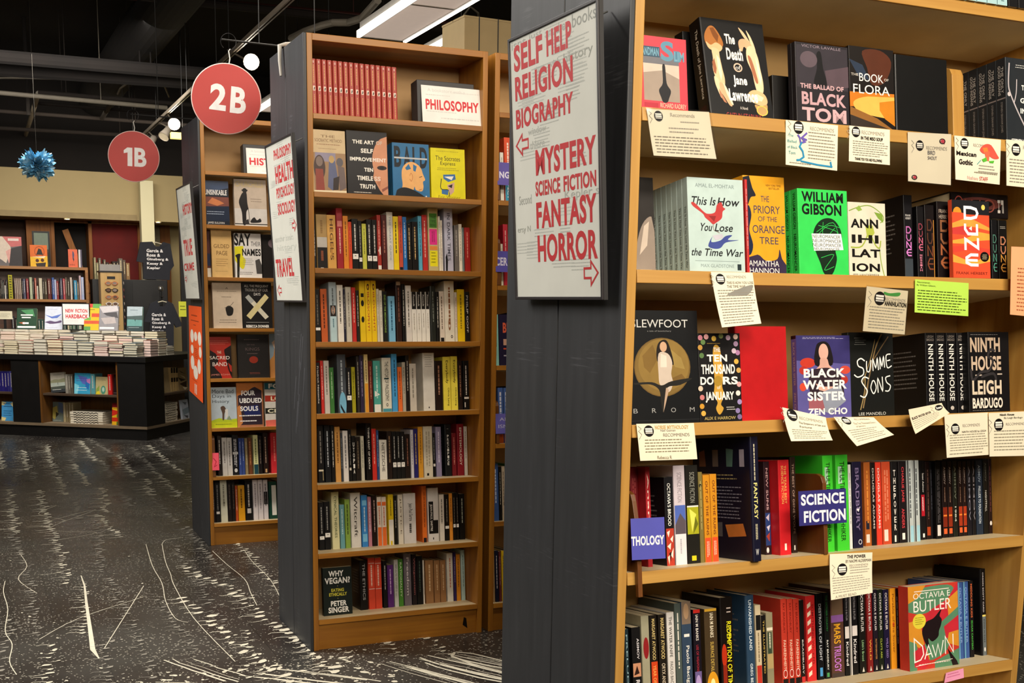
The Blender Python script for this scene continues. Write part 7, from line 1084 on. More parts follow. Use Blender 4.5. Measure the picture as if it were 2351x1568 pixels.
TB = [('F',-1.0006,ZS+.0005,.1487,.181,.022,.08,-5,'b0a898','g .2 .1 .8 .17 1 5a5a58;p 8a8a6c 0,.4 .3,.34 .6,.36 1,.3 1,.5 0,.52;r 0 .52 1 .7 a8b0a4;p 4a5048 0,.72 1,.68 1,.9 0,.9;r 0 .85 1 1 3a3e40;g .1 .84 .85 .92 1 d8d8d0;l 1c1c1c .02 .5,.5 .5,.62','leaning grey landscape cover in the front upper opening of black table'),
('F',-.7584,ZS+.0005,.161,.1875,.024,.07,0,'3a9ac0','p 5a68b8 .2,.1 .8,.2 .9,.6 .5,.5;p b878b0 .75,.3 1,.25 1,.5 .8,.5;p 7ac8d8 .0,.5 .3,.6 .2,1 0,1;p 2c6cb0 .7,.4 .95,.5 .9,.8 .7,.7;g .12 .24 .85 .44 2 5a4a98;g .2 .68 .8 .75 1 e0ecec;g .1 .8 .9 .88 1 e0ecec','bright blue marbled cover in the front upper opening of black table'),
('F',-.5485,ZS+.0005,.123,.1585,.02,.08,0,'b8a878','g .15 .12 .85 .24 2 6a6048;p 8a9c4a .05,.7 .3,.5 .3,1 0,1;e .62 .75 .2 .24 4a8a70;e .62 .72 .1 .14 a8c0b0;p d8c030 .1,.85 .3,.8 .4,1 0,1','cream cover with green hooded shape in the front upper opening of black table'),
('F',-.3787,ZS+.0005,.0766,.1813,.02,.09,0,'2c1c1c','g .1 .1 .6 .3 3 5a3a38;g .05 .9 .6 .95 1 8a7a78','dark maroon cover at right in the front upper opening of black table'),
('F',-1.0407,.1256,.1115,.182,.02,.14,0,'6a746c','p b0a050 .0,.3 .4,.2 .5,.6 .2,.9 0,.8;p 5a6a88 .5,.0 1,.1 1,.6 .6,.5;p 3a3428 .3,.5 .6,.6 .3,.8;g .1 .92 .8 .97 1 c8c8b8','painted landscape cover in the front lower opening of black table'),
('F',-.3793,.1256,.093,.1978,.024,.05,0,'dca820','r 0 0 1 .2 7a1418;p c82c1c .0,.3 .5,.35 1,.3 1,.55 .6,.5 0,.6;p 6a8a30 .5,.5 1,.55 1,.7 .5,.7;r 0 .66 1 .84 c83018;g .1 .22 .9 .3 1 8a6a10;r .5 .85 1 1 5a7a30','red and yellow patterned cover in the front lower opening of black table'),
('F',-1.5192,.1256,.1234,.1779,.02,.06,0,'4a9ad0','p e0d090 0,0 .4,.05 .2,.2 0,.2;p e0d090 .7,.1 1,0 1,.3;p e0d090 0,.8 .4,.85 .3,1 0,1;g .15 .08 .9 .36 2 1c4a80;g .15 .46 .85 .8 3 1c4a80','sky blue cover with cream splashes in the left lower opening of black table'),
('S',.1895,ZS+.0005,.1179,.2296,.02,.06,0,'2a1410','r .1 .1 .9 .9 341a14','small dark red-brown cover in the side upper opening of black table'),
('S',.3095,ZS+.0005,.235,.2285,.02,.05,0,'a8926a','g .2 .08 .7 .14 1 7a6840;g .3 .25 .7 .4 3 8a7648;e .4 .9 .1 .03 6a5a38','tan cover with faint lettering in the side upper opening of black table'),
('S',.7125,ZS+.0005,.1894,.2141,.022,.05,0,'8a7450','p 2c2014 .2,.1 .9,.3 .4,.2;p 2c2014 .0,.4 .8,.55 .3,.6;p c8b48c .2,.3 .7,.4 .8,.5;p 3a2418 .1,.7 .9,.6 .8,.9 .4,.8;p d0c0a0 .4,.85 .9,.9 .6,1','tan and dark patterned cover in the side upper opening of black table'),
('S',.0953,.1256,.1084,.1876,.02,.02,0,'b8b8c0','p 6a6a78 .3,.1 .8,.2 .6,.3;p 7a8088 .1,.6 .9,.7 .8,.95 .2,.9','pale grey cover in the side lower opening of black table'),
('S',.7078,.1256,.141,.1832,.02,.02,0,'a8aeb8','p 5a6068 .2,.1 .8,.15 .6,.3;p 7a8890 .1,.5 1,.4 1,.7 .2,.8;p 4a4a50 .2,.8 .8,.85 .7,1','grey blue patterned cover at right in the side lower opening of black table'),
('F',-.8521,ZS+.0005,.0273,.172,.13,.08,0,'8a8478','G .3 .1 .7 .8 1 c8c0b0','spine first from left in the front upper opening of black table'),
('F',-.8222,ZS+.0005,.0223,.1727,.13,.08,0,'6a6458','G .3 .1 .7 .8 1 c8c0b0','spine second from left in the front upper opening of black table'),
('F',-.7972,ZS+.0005,.0222,.1733,.13,.08,0,'5a5448','G .3 .1 .7 .8 1 c8c0b0','spine third from left in the front upper opening of black table'),
('F',-.5939,ZS+.0005,.0418,.1821,.13,.08,0,'5a98a0','G .3 .1 .7 .8 1 c8c0b0','spine fourth from left in the front upper opening of black table'),
('F',-.414,ZS+.0005,.0365,.1832,.13,.07,0,'c02420','G .3 .1 .7 .8 1 c8c0b0','spine fifth from left in the front upper opening of black table'),
('F',-.9178,.1256,.0242,.1777,.13,.13,0,'b0a078','G .3 .1 .7 .8 1 c8c0b0','spine first from left in the front lower opening of black table'),
('F',-.8892,.1256,.0225,.1785,.13,.13,0,'8a7a5a','G .3 .1 .7 .8 1 c8c0b0','spine second from left in the front lower opening of black table'),
('F',-.8623,.1256,.0225,.1793,.13,.13,0,'9a8a66','G .3 .1 .7 .8 1 c8c0b0','spine third from left in the front lower opening of black table'),
('F',-.8355,.1256,.0225,.1802,.13,.13,0,'8a7a5a','G .3 .1 .7 .8 1 c8c0b0','spine fourth from left in the front lower opening of black table'),
('F',-1.5706,ZS+.0005,.0298,.183,.13,.07,0,'2c2478','G .3 .1 .7 .8 1 c8c0b0','spine first from left in the left upper opening of black table'),
('F',-1.538,ZS+.0005,.0298,.1838,.13,.07,0,'2c2478','G .3 .1 .7 .8 1 c8c0b0','spine second from left in the left upper opening of black table'),
('F',-1.5055,ZS+.0005,.0281,.1845,.13,.07,0,'30287c','G .3 .1 .7 .8 1 c8c0b0','spine third from left in the left upper opening of black table'),
('F',-1.4748,ZS+.0005,.028,.1852,.13,.07,0,'2c2478','G .3 .1 .7 .8 1 c8c0b0','spine fourth from left in the left upper opening of black table'),
('F',-1.444,ZS+.0005,.0246,.1859,.13,.07,0,'34307c','G .3 .1 .7 .8 1 c8c0b0','spine fifth from left in the left upper opening of black table'),
('F',-1.4168,ZS+.0005,.0296,.1881,.13,.07,0,'4a4890','G .3 .1 .7 .8 1 c8c0b0','spine sixth from left in the left upper opening of black table'),
('S',.5759,ZS+.0005,.0398,.2238,.13,.06,0,'c8a870','r 0 0 1 .22 1c1612;r 0 .42 1 .6 1c1612','spine first from left in the side upper opening of black table'),
('S',.623,ZS+.0005,.0402,.2216,.13,.06,0,'c8a870','r 0 0 1 .22 1c1612;r 0 .42 1 .6 1c1612','spine second from left in the side upper opening of black table'),
('S',.6706,ZS+.0005,.0405,.2193,.13,.06,0,'c8a870','r 0 0 1 .22 1c1612;r 0 .42 1 .6 1c1612','spine third from left in the side upper opening of black table')]
for (side, x, z, wd, h, th, s, lean, c, spec, label) in TB:
    L = TT @ (Tr(x, s, z) if side == 'F' else Tr(-s, x, z) @ Rz(math.pi/2))
    SEED[0] += 1
    if th < wd: book(label, L @ Rx(-math.radians(6)) @ Matrix.Rotation(math.radians(lean), 4, 'Y') @ Tr(0, th/2, 0) @ Rz(-math.pi/2), th, h, wd, c, False, '', spec, '', None, None, SEED[0], nm='table_book')
    else: book(label, L @ Tr(wd/2, 0, 0), wd, h, .13, c, False, spec, '', '', None, 'upright books inside the black table', SEED[0], nm='table_book')
def lying(root_T, t_, a, b, c, pg, label, group, mark=''):
    r = thing('stacked_book', label, 'book', root_T, group); m = MB(); cm = col(c, .5); m.box(-a/2, 0, 0, a/2, b, .0012, cm); m.box(-a/2, 0, t_-.0012, a/2, b, t_, cm); m.box(-a/2, b-.001, .0012, a/2, b, t_-.0012, cm)
    m.build('cover', r)
    m = MB(); m.box(-a/2+.002, .0015, .0013, a/2-.002, b-.0015, t_-.0013, pg)
    if mark: draw(m, Face((-a/2+.002, .0015, t_-.001), (a/2-.002, .0015, t_-.001), (a/2-.002, .0015, .001), (-a/2+.002, .0015, .001)), mark, random.Random(int(t_*1e6)))
    m.build('page_block', r)
PGS = [paper_mat('pages_'+c, c) for c in ('e4d6b4', 'dfd3bb', 'e4ccbc', 'd8d0bc', 'e8dec8', 'e0c4b8', 'd4ccb4')]
rg = random.Random(21); CV = '3a3430 6a6258 8a4a40 3a4a5a c8bca8 2a2a2c a8a090 5a6a70 b87a70 4a3c34'.split()
for rw, (y0, hh, nm) in enumerate(((.012, .125, 'front'), (.20, .185, 'second row'), (.395, .215, 'rear row'))):
    x = -.085; k = 0
    while x > -1.72:
        a = .125+.02*rg.random(); z = TH; i = 0; top = TH+hh*(.88+.2*rg.random()); same = rg.random() < .7; c0 = rg.choice(CV); p0 = rg.choice(PGS); t0 = .017+.014*rg.random()
        if rw == 2: top = TH+hh
        while z < top-.012:
            t_ = t0 if same else .012+.02*rg.random()
            if rw == 2: t_ = min(.0215, top-z) if top-z > .03 else top-z
            lying(TT @ Tr(x-a/2+rg.gauss(0, .003), y0+abs(rg.gauss(0, .004)), z) @ Rz(rg.gauss(0, .015)), t_-.0003, a, .175, c0 if same else rg.choice(CV), p0 if same else rg.choice(PGS), 'pale-edged book, %s from bottom of %s stack from right, %s, black table' % (ORD[i], ORD[k], nm), 'stacked books on the black table')
            z += t_; i += 1
        x -= a+.012+.004*rg.random(); k += 1
for k in range(3):   # stacks along the right side of the table
    z = TH; a = .135; t_ = .024-.002*k
    for i in range((6, 7, 4)[k]):
        lying(TT @ Tr(-.012-abs(rg.gauss(0, .003)), .20+k*.15, z) @ Rz(math.pi/2), t_-.0003, a, .06 if k < 0 else .068, rg.choice(CV), PGS[(5, 4, 3)[k]], 'pink-edged book, %s from bottom of %s stack along right side, black table' % (ORD[i], ORD[k]), 'stacked books along the right side of the black table'); z += t_
SQ = 'l 14120f .02 .1,.5 .16,.2 .2,.8 .26,.3 .3,.7 .36,.2 .42,.8 .46,.4 .52,.6 .56,.2 .62,.8 .68,.3 .72,.7 .8,.25 .86,.8'
for side, n in (('F', 5), ('S', 8)):   # piles of marked white books in the lower openings
    P = -0.633 if side == 'F' else 0.527
    for i in range(n):
        lying(TT @ (Tr(P, .05, .126+i*.0215) if side == 'F' else Tr(-.04, P, .126+i*.0215) @ Rz(math.pi/2)) @ Rz(rg.gauss(0, .02)), .0212, .33 if side == 'F' else .24, .24, 'd4ccb8', PGS[4], 'white book with black brushed edge, %s from bottom of pile in %s opening' % (ORD[i], 'front lower' if side == 'F' else 'side lower'), 'piled white books inside the black table', SQ)
# display copies standing on the rear stacks
STAND = [((-1.5633,.42,.9605),.1861,.2001,.03,18,14,'2a4a34','p 4a8a58 .2,.1 .8,.05 .9,.4 .5,.3;r .2 .3 .8 .36 e8e8e0;r .25 .42 .7 .48 e8e8e0;p a85a3a .1,.7 .4,.65 .4,.8;r .3 .68 .6 .76 f0f0ec;r .05 .86 .95 .95 e8e8e4','dark green cover with white words standing at left on the black table'),
((-1.2654,.42,.9605),.1655,.2199,.03,16,14,'ccd0dc','g .15 .1 .75 .18 1 a8b0c8;p 5a70b8 0,.36 .4,.44 .95,.32 .7,.5 .4,.52;p 5a4868 0,.68 .3,.62 .6,.66 .9,.6 .9,.7 .3,.76;g .1 .9 .8 .96 1 b0b0c0','white cover with blue winged shape standing on the black table'),
((-.8528,.42,.9605),.1536,.25,.03,14,14,'d8b020','r 0 0 .5 .14 c84030;r .5 0 1 .16 5a9a48;g .1 .2 .7 .27 1 3a3014;r .45 .36 1 .5 c84828;r 0 .5 .4 .62 6aa048;r 0 .64 1 .76 c85030;r .5 .78 1 .9 d8b020;r 0 .86 .4 1 5a9048;e .2 .42 .1 .06 f0e060','red yellow and green striped cover standing on the black table'),
((-.6993,.42,.9605),.1795,.2345,.03,14,14,'8a8688','p c0b8b8 0,.05 .9,.0 1,.2 .2,.3;p 4a4648 .2,.3 .9,.25 1,.5 .4,.4;p b0a4a0 .1,.5 .8,.45 .9,.7 .3,.75;r .05 .86 .8 .94 e0dcd8','grey metallic cover standing on the black table beside the striped one'),
((-.4093,.42,.9605),.1421,.2259,.03,12,10,'6a9a94','r 0 0 1 .4 a8b4b8;g .2 .12 .8 .2 1 5a6a70;p 4a5a58 0,.4 1,.36 1,.55 0,.52;r 0 .8 1 1 3a4a4c;g .1 .84 .8 .9 1 a8b8b4;p 1c2420 .5,.55 .55,.5 .56,.62','teal grey seascape cover standing at right on the black table')]
for (P, wd, h, th, yaw, lean, c, spec, label) in STAND:
    SEED[0] += 1; book(label, TT @ Tr(*P) @ Rz(math.radians(yaw)) @ Rx(-math.radians(lean)) @ Tr(0, th/2, 0) @ Rz(-math.pi/2), th, h, wd, c, True, '', spec, '', None, None, SEED[0])
P = (-0.926, 0.42, 0.96)
t = thing('table_sign', 'white new fiction sign in a black frame standing on the black table', 'sign', TT @ Tr(*P) @ Rz(.35)); m = MB(); wd, z0, z1 = .235, .05, .24
m.box(-wd/2-.008, 0, z0-.008, wd/2+.008, .01, z1+.008, bp); m.build('frame', t); m = MB(); m.box(-.006, .002, 0, .006, .01, z0-.008, bp); m.box(-.06, -.04, 0, .06, .05, .006, bp); m.build('stand', t)
m = MB(); m.face([(-wd/2, -.001, z0), (wd/2, -.001, z0), (wd/2, -.001, z1), (-wd/2, -.001, z1)], plain('sign_card', 'e6e2dc', .5)); draw(m, Face((-wd/2, -.001, z1), (wd/2, -.001, z1), (wd/2, -.001, z0), (-wd/2, -.001, z0)), 'T .1 .24 .42 .42 cc2a34 NEW;T .48 .24 .94 .42 cc2a34 FICTION;T .1 .5 .96 .7 cc2a34 HARDBACK;g .1 .8 .7 .86 1 d0ccc8'); m.build('card', t)
t = thing('framed_notice', 'small cream notice card on a holder at the left edge of the table', 'sign', TT @ Tr(*(-1.682, 0.42, 0.96)) @ Rz(.35)); m = MB(); m.box(-.1, 0, .09, .07, .004, .165, plain('notice_card', 'd4ccb0', .6)); draw(m, Face((-.1, 0, .165), (.07, 0, .165), (.07, 0, .09), (-.1, 0, .09)), 'e .1 .35 .07 .1 1c1a18;g .2 .25 .9 .8 4 8a8470'); m.build('card', t); m = MB(); m.box(-.012, .001, 0, .012, .004, .09, bp); m.build('stand', t)

# ------------------------------------------------------------ far bookshelf, cubbies and hangings by the back wall
FY = 10.0; fx1 = 0.1715; zt, z2, z3 = 1.5965, 1.2386, 0.8489
t = thing('low_bookcase', 'low brown bookcase behind the black table filled with spines', 'bookcase', Tr(fx1-1.6, FY, 0)); fw = wood('far_wood', '8a5420', 'b07a38', 0); fd = wood('far_wood_dark', '4a2810', '5e3414', 0)
m = MB(); m.box(0, 0, zt-.03, 1.6, .3, zt, fw); m.build('top_board', t)
for q in (0, 1.57):
    m = MB(); m.box(q, 0, 0, q+.03, .3, zt-.03, fw); m.build('side_panel', t)
m = MB(); m.box(.03, .28, 0, 1.57, .3, zt-.03, fd); m.build('back_panel', t)
for z in (z2, z3, .45):
    m = MB(); m.box(.03, .01, z-.03, 1.57, .28, z, fw); m.build('shelf', t)
FAR = [(-.7482,.0091,.1233,2,'3a3428','G .3 .1 .7 .8 1 d0c8b8'),
(-.7363,.0108,.2211,2,'2c2820','G .3 .1 .7 .8 1 d0c8b8'),
(-.7233,.0102,.1888,2,'4a4a44','G .3 .1 .7 .8 1 d0c8b8'),
(-.7126,.0072,.2052,2,'1c1c1c','G .3 .1 .7 .8 1 d0c8b8'),
(-.6999,.0123,.1458,2,'d8d0c0','G .3 .1 .7 .8 1 d0c8b8'),
(-.6845,.0123,.2085,2,'2c2c3a','G .3 .1 .7 .8 1 d0c8b8'),
(-.6449,.0425,.2608,2,'a8a018','p 1c1c10 .1,0.08 .5,0.06 .9,0.09 .5,0.11;p 1c1c10 .1,0.18 .5,0.16 .9,0.19 .5,0.20;p 1c1c10 .1,0.28 .5,0.26 .9,0.29 .5,0.31;p 1c1c10 .1,0.40 .5,0.38 .9,0.41 .5,0.43;p 1c1c10 .1,0.50 .5,0.48 .9,0.51 .5,0.53;p 1c1c10 .1,0.60 .5,0.58 .9,0.61 .5,0.62;p 1c1c10 .1,0.72 .5,0.70 .9,0.73 .5,0.74;p 1c1c10 .1,0.82 .5,0.80 .9,0.83 .5,0.84;p 1c1c10 .1,0.92 .5,0.90 .9,0.93 .5,0.95'),
(-.5962,.017,.2237,2,'8a7468','G .3 .1 .7 .8 1 d0c8b8'),
(-.577,.0165,.2241,2,'9a8474','G .3 .1 .7 .8 1 d0c8b8'),
(-.5582,.016,.2244,2,'8a7468','G .3 .1 .7 .8 1 d0c8b8'),
(-.5404,.0155,.2237,2,'a08a78','G .3 .1 .7 .8 1 d0c8b8'),
(-.5209,.0135,.2197,2,'1c1c2c','G .3 .1 .7 .8 1 d0c8b8'),
(-.5017,.0207,.2201,2,'5a5a70','G .3 .1 .7 .8 1 d0c8b8'),
(-.4704,.0233,.2234,2,'8a2c34','G .3 .1 .7 .8 1 d0c8b8'),
(-.4336,.0275,.2388,2,'a8b090','G .3 .1 .7 .8 1 d0c8b8'),
(-.409,.0146,.2163,2,'241c1c','G .3 .1 .7 .8 1 d0c8b8'),
(-.3864,.0162,.2304,2,'c06050','G .3 .1 .7 .8 1 d0c8b8'),
(-.3674,.0146,.1459,2,'d0c8b8','G .3 .1 .7 .8 1 d0c8b8'),
(-.3327,.0319,.2315,2,'c8c0a8','G .3 .1 .7 .8 1 d0c8b8'),
(-.3034,.0173,.2128,2,'3a3024','G .3 .1 .7 .8 1 d0c8b8'),
(-.2794,.0268,.2133,2,'4a3c24','G .3 .1 .7 .8 1 d0c8b8'),
(-.2445,.0305,.2276,2,'6a2c28','G .3 .1 .7 .8 1 d0c8b8'),
(-.2228,.0079,.2253,2,'5a1c20','G .3 .1 .7 .8 1 d0c8b8'),
(-.2018,.0217,.2395,2,'3a5aa0','G .3 .1 .7 .8 1 d0c8b8'),
(-.1789,.0201,.2179,2,'a8b0d0','G .3 .1 .7 .8 1 d0c8b8'),
(-.156,.0217,.2018,2,'8a2c30','G .3 .1 .7 .8 1 d0c8b8'),
(-.1327,.007,.1994,2,'2a2428','G .3 .1 .7 .8 1 d0c8b8'),
(-.116,.0212,.2328,2,'4a4a60','G .3 .1 .7 .8 1 d0c8b8'),
(-.0872,.0218,.2306,2,'b04850','G .3 .1 .7 .8 1 d0c8b8'),
(-.0644,.0186,.2449,2,'5a4a3a','G .3 .1 .7 .8 1 d0c8b8'),
(-.0399,.0229,.2204,2,'4a4034','G .3 .1 .7 .8 1 d0c8b8'),
(-.0112,.0187,.2459,2,'d0c0b4','G .3 .1 .7 .8 1 d0c8b8'),
(.0061,.0107,.2462,2,'241c1c','G .3 .1 .7 .8 1 d0c8b8'),
(.0333,.0311,.2135,2,'3a90b8','G .3 .1 .7 .8 1 d0c8b8'),
(.0605,.0194,.1973,2,'6a5c4c','G .3 .1 .7 .8 1 d0c8b8'),
(.0854,.0177,.2672,2,'c8b0b8','G .3 .1 .7 .8 1 d0c8b8'),
(.1103,.0269,.251,2,'a8b4d8','G .3 .1 .7 .8 1 d0c8b8'),
(-.637,.0267,.2019,3,'2c2c3c','G .3 .1 .7 .8 1 d0c8b8'),
(-.6059,.0136,.1826,3,'1c1c20','G .3 .1 .7 .8 1 d0c8b8'),
(-.5816,.0328,.1579,3,'a8583a','G .3 .1 .7 .8 1 d0c8b8'),
(-.5435,.0214,.1571,3,'1c1c20','G .3 .1 .7 .8 1 d0c8b8'),
(-.523,.0178,.1696,3,'8a8a80','G .3 .1 .7 .8 1 d0c8b8'),
(-.4978,.0305,.1597,3,'d0c4a0','G .3 .1 .7 .8 1 d0c8b8'),
(-.4736,.0159,.2181,3,'3a5a40','G .3 .1 .7 .8 1 d0c8b8'),
(-.4558,.0177,.2188,3,'6a2c24','G .3 .1 .7 .8 1 d0c8b8'),
(-.4288,.0342,.1877,3,'2c2c3c','G .3 .1 .7 .8 1 d0c8b8'),
(-.4023,.017,.2178,3,'1c1c20','G .3 .1 .7 .8 1 d0c8b8'),
(-.3664,.0327,.1709,3,'2a4a44','G .3 .1 .7 .8 1 d0c8b8'),
(-.3323,.0336,.1685,3,'2a4a44','G .3 .1 .7 .8 1 d0c8b8'),
(-.3014,.0263,.1502,3,'2c2c3c','G .3 .1 .7 .8 1 d0c8b8'),
(-.28,.0145,.1749,3,'d8d4cc','G .3 .1 .7 .8 1 d0c8b8'),
(-.2618,.0199,.1837,3,'6a2c24','G .3 .1 .7 .8 1 d0c8b8'),
(-.2336,.0345,.1516,3,'2a4a44','G .3 .1 .7 .8 1 d0c8b8'),
(-.1987,.0134,.2051,3,'2a4a44','G .3 .1 .7 .8 1 d0c8b8'),
(-.1752,.0315,.1817,3,'6a2c24','G .3 .1 .7 .8 1 d0c8b8'),
(-.1415,.034,.1583,3,'1c1c20','G .3 .1 .7 .8 1 d0c8b8'),
(-.0966,.0337,.1741,3,'2a4a44','G .3 .1 .7 .8 1 d0c8b8'),
(-.0595,.0185,.1824,3,'d0c4a0','G .3 .1 .7 .8 1 d0c8b8'),
(-.034,.0305,.2102,3,'3a5a40','G .3 .1 .7 .8 1 d0c8b8'),
(-.0004,.0345,.1646,3,'4a6a58','G .3 .1 .7 .8 1 d0c8b8'),
(.0344,.0332,.1738,3,'4a6a58','G .3 .1 .7 .8 1 d0c8b8'),
(.0661,.0281,.1714,3,'c8c8b4','G .3 .1 .7 .8 1 d0c8b8')]
fl_ = []
for i, (x, th, h, z, c, spec) in enumerate(FAR): fl_.append(cname(c))
for i, (x, th, h, z, c, spec) in enumerate(FAR):
    SEED[0] += 1; lv = 'middle' if z == 2 else 'lower'; idx = sum(1 for q in FAR[:i] if q[3] == z)
    book('%s spine, %s from left on the %s shelf of the far low bookcase' % (fl_[i], ORD[idx], lv), Tr(x, FY+.03, z2 if z == 2 else z3), th, h, .15, c, False, spec, '', '', None, 'spines in the far low bookcase', SEED[0], nm='shelved_book')
# built-in cubbies on the wall
cw = wood('cubby_wood', '7a4408', 'a2641a', 2, .65); X = [-0.987, -0.402, -0.135, 0.282, 0.846, 0.892]
t = thing('wall_cubby', 'tall wooden wall cubbies with dark open bay and red panel under the soffit', 'shelving', Tr(X[0], 10.75, 0)); o = X[0]
for a in X[:5]:
    m = MB(); m.box(a-o-.02, 0, 0, a-o+.02, .4, SOF_Z0, cw); m.build('upright', t)
m = MB(); m.box(X[1]-o+.02, .02, 0, X[2]-o-.02, .05, SOF_Z0, cw); m.build('orange_panel', t)
m = MB(); m.box(X[2]-o+.02, .36, 0, X[3]-o-.02, .4, SOF_Z0, plain('cubby_dark', '1c1612', .8)); m.box(-.0+.02, .30, 0, X[1]-o-.02, .34, SOF_Z0, plain('cubby_brown', '4a3020', .7)); m.build('back_panel', t)
m = MB(); m.box(X[3]-o+.02, .05, 0, X[4]-o-.02, .09, SOF_Z0-.03, plain('red_panel', '650802', .8, 0, .2, 5)); m.build('red_panel', t)
m = MB(); m.box(X[2]-o+.02, 0, SOF_Z0-.03, X[4]-o-.02, .05, SOF_Z0, cw); m.build('head_rail', t)
t = thing('plank', 'loose wooden plank leaning inside the dark wall cubby', 'plank', Tr(X[2]+.16, 10.78, 0)); m = MB(); m.box(0, 0, 0, .07, .03, .78, cw, Tr(.20, 0, 1.30) @ Matrix.Rotation(-.33, 4, 'Y')); m.box(.18, .0, 0, .25, .03, 1.32, cw); m.build('board', t)
def flat(label, nm, cat, px, Y, c, spec, frame_c=None, dep=.03):
    (xa, z1), (xb, z0) = px; r = thing(nm, label, cat, Tr(xa, Y, z0)); w_, h_ = xb-xa, z1-z0; b = .018 if frame_c else 0
    if frame_c:
        m = MB(); m.box(0, 0, 0, w_, dep, b, col(frame_c)); m.box(0, 0, h_-b, w_, dep, h_, col(frame_c)); m.box(0, 0, b, b, dep, h_-b, col(frame_c)); m.box(w_-b, 0, b, w_, dep, h_-b, col(frame_c)); m.build('frame', r)
    m = MB(); m.box(b, .004, b, w_-b, dep, h_-b, col(c)); draw(m, Face((b, .004, h_-b), (w_-b, .004, h_-b), (w_-b, .004, b), (b, .004, b)), spec, random.Random(2)); m.build('picture', r); return r
ZB = zt
flat('framed dark picture leaning behind the orange book on the low bookcase', 'picture_frame', 'picture', ((-0.3875, 1.9919), (-0.2028, ZB)), 10.22, '6a7868', 'r 0 .5 1 1 4a4430;p 3a3020 0,.7 .4,.55 1,.6 1,.9 0,.9', '16120e')
flat('large pink and grey poster standing at left on the low bookcase', 'poster_board', 'picture', ((-0.784, 1.9169), (-0.5053, ZB)), 10.12, '6a6464', 'p d8c8b8 0,0 .5,0 .6,.4 .4,.9 .1,.7;p c86a6a .3,0 1,0 1,.3 .6,.35;p d8a098 .4,.5 .6,.4 .7,.7 .5,.9;r .5 .06 .9 .14 e0d0c8;p 3a3638 .6,.4 1,.3 1,1 .5,1', None, .02)
flat('orange yellow book with dark figure standing on the low bookcase', 'display_book', 'book', ((-0.4255, 1.8313), (-0.2463, ZB)), 10.05, 'dc6a20', 'p e8b428 0,.55 1,.5 1,1 0,1;o .55 .3 .3 .25 .05 a8481c;p 2a2422 .35,.45 .5,.15 .65,.2 .75,.45;p f0e0c0 .1,.55 .9,.5 .8,.6;e .4 .72 .1 .08 5a2818;e .7 .7 .1 .08 5a2818;p 3a2c24 .3,.85 .9,.8 .85,1 .35,1', None, .02)
flat('salmon book with small blue figure standing on the low bookcase', 'display_book', 'book', ((-0.0268, 1.7955), (0.0713, ZB)), 10.05, 'dc6848', 'p 4a4a6a .5,.1 .65,.25 .6,.5 .65,.6 .5,.6 .45,.3;p 2a2024 .5,.5 .6,.5 .55,.75;t .1 .82 .7 .9 3a1c14 SAVING', None, .03)
flat('white edged book beside the salmon book on the low bookcase', 'display_book', 'book', ((0.0849, 1.7943), (0.1188, ZB)), 10.06, 'd8d4d8', 'r .5 0 1 1 5a5468', None, .05)
# sunglasses tower
SG = Vector((0.3628, 9.55, 0.9191)); SG.z = 0; xl, xr = 0.2584, 0.4834; zT, zM, zB_ = 1.6251, 1.5404, 1.1858
t = thing('sunglasses_rack', 'tan sunglasses tower with black top behind the black table', 'display rack', Tr(xl, 9.55, 0)); w_ = xr-xl
m = MB(); m.box(0, .0, .03, w_, w_, zM, wood('rack_panel', 'b08c50', 'c8a468', 2)); m.build('body', t)
m = MB(); m.box(.07, -.002, zM-.075, w_-.07, .0, zM-.045, blk); m.build('slot', t)
m = MB(); m.box(-.012, -.012, zM, w_+.012, w_+.012, zM+.015, bp); m.box(w_, -.004, .03, w_+.012, w_, zM, bp); m.box(-.03, -.03, 0, w_+.03, w_+.03, .03, bp); m.build('black_trim', t)
m = MB(); m.box(.0, .02, zM+.015, w_*.95, .03, zT, plain('mirror_frame', '8a8682', .3)); m.build('mirror', t)
rg = random.Random(14); k = 0
for j in range(9):
    z = zM-.12-j*.075
    for side in (0, 1):
        T0 = Tr(xl+w_/2, 9.55-.012, z) if side == 0 else Tr(xl+w_+.024, 9.55+w_/2, z) @ Rz(math.pi/2)
        g_ = thing('sunglasses', 'pair of sunglasses, %s from top on the %s face of the tan tower' % (ORD[j], ('front', 'right')[side]), 'sunglasses', T0, 'sunglasses on the tan tower'); c = rg.choice('c87a50 2a2422 a85a5a 8a6a50 d8b0a0 3a4a6a e0d8d0'.split()); fm = col(c, .3)
        for sx in (-1, 1):
            m = MB(); m.tube([(sx*.034+.026*math.cos(a), 0, .019*math.sin(a)) for a in [i*math.pi/7 for i in range(15)]], .0035, fm, 6); m.face([(sx*.034+.024*math.cos(a), -.001, .017*math.sin(a)) for a in [i*math.pi/8 for i in range(16)]], col(rg.choice(('4a3428', '6a5448', '8a7a70')), .1)); m.build('lens', g_)
            m = MB(); m.tube([(sx*.06, 0, .008), (sx*.066, .004, .009), (sx*.066, .0, -.004)], .003, fm, 6); m.build('temple', g_)
        m = MB(); m.tube([(-.01, 0, .006), (0, -.004, .009), (.01, 0, .006)], .003, fm, 6); m.build('bridge', g_)
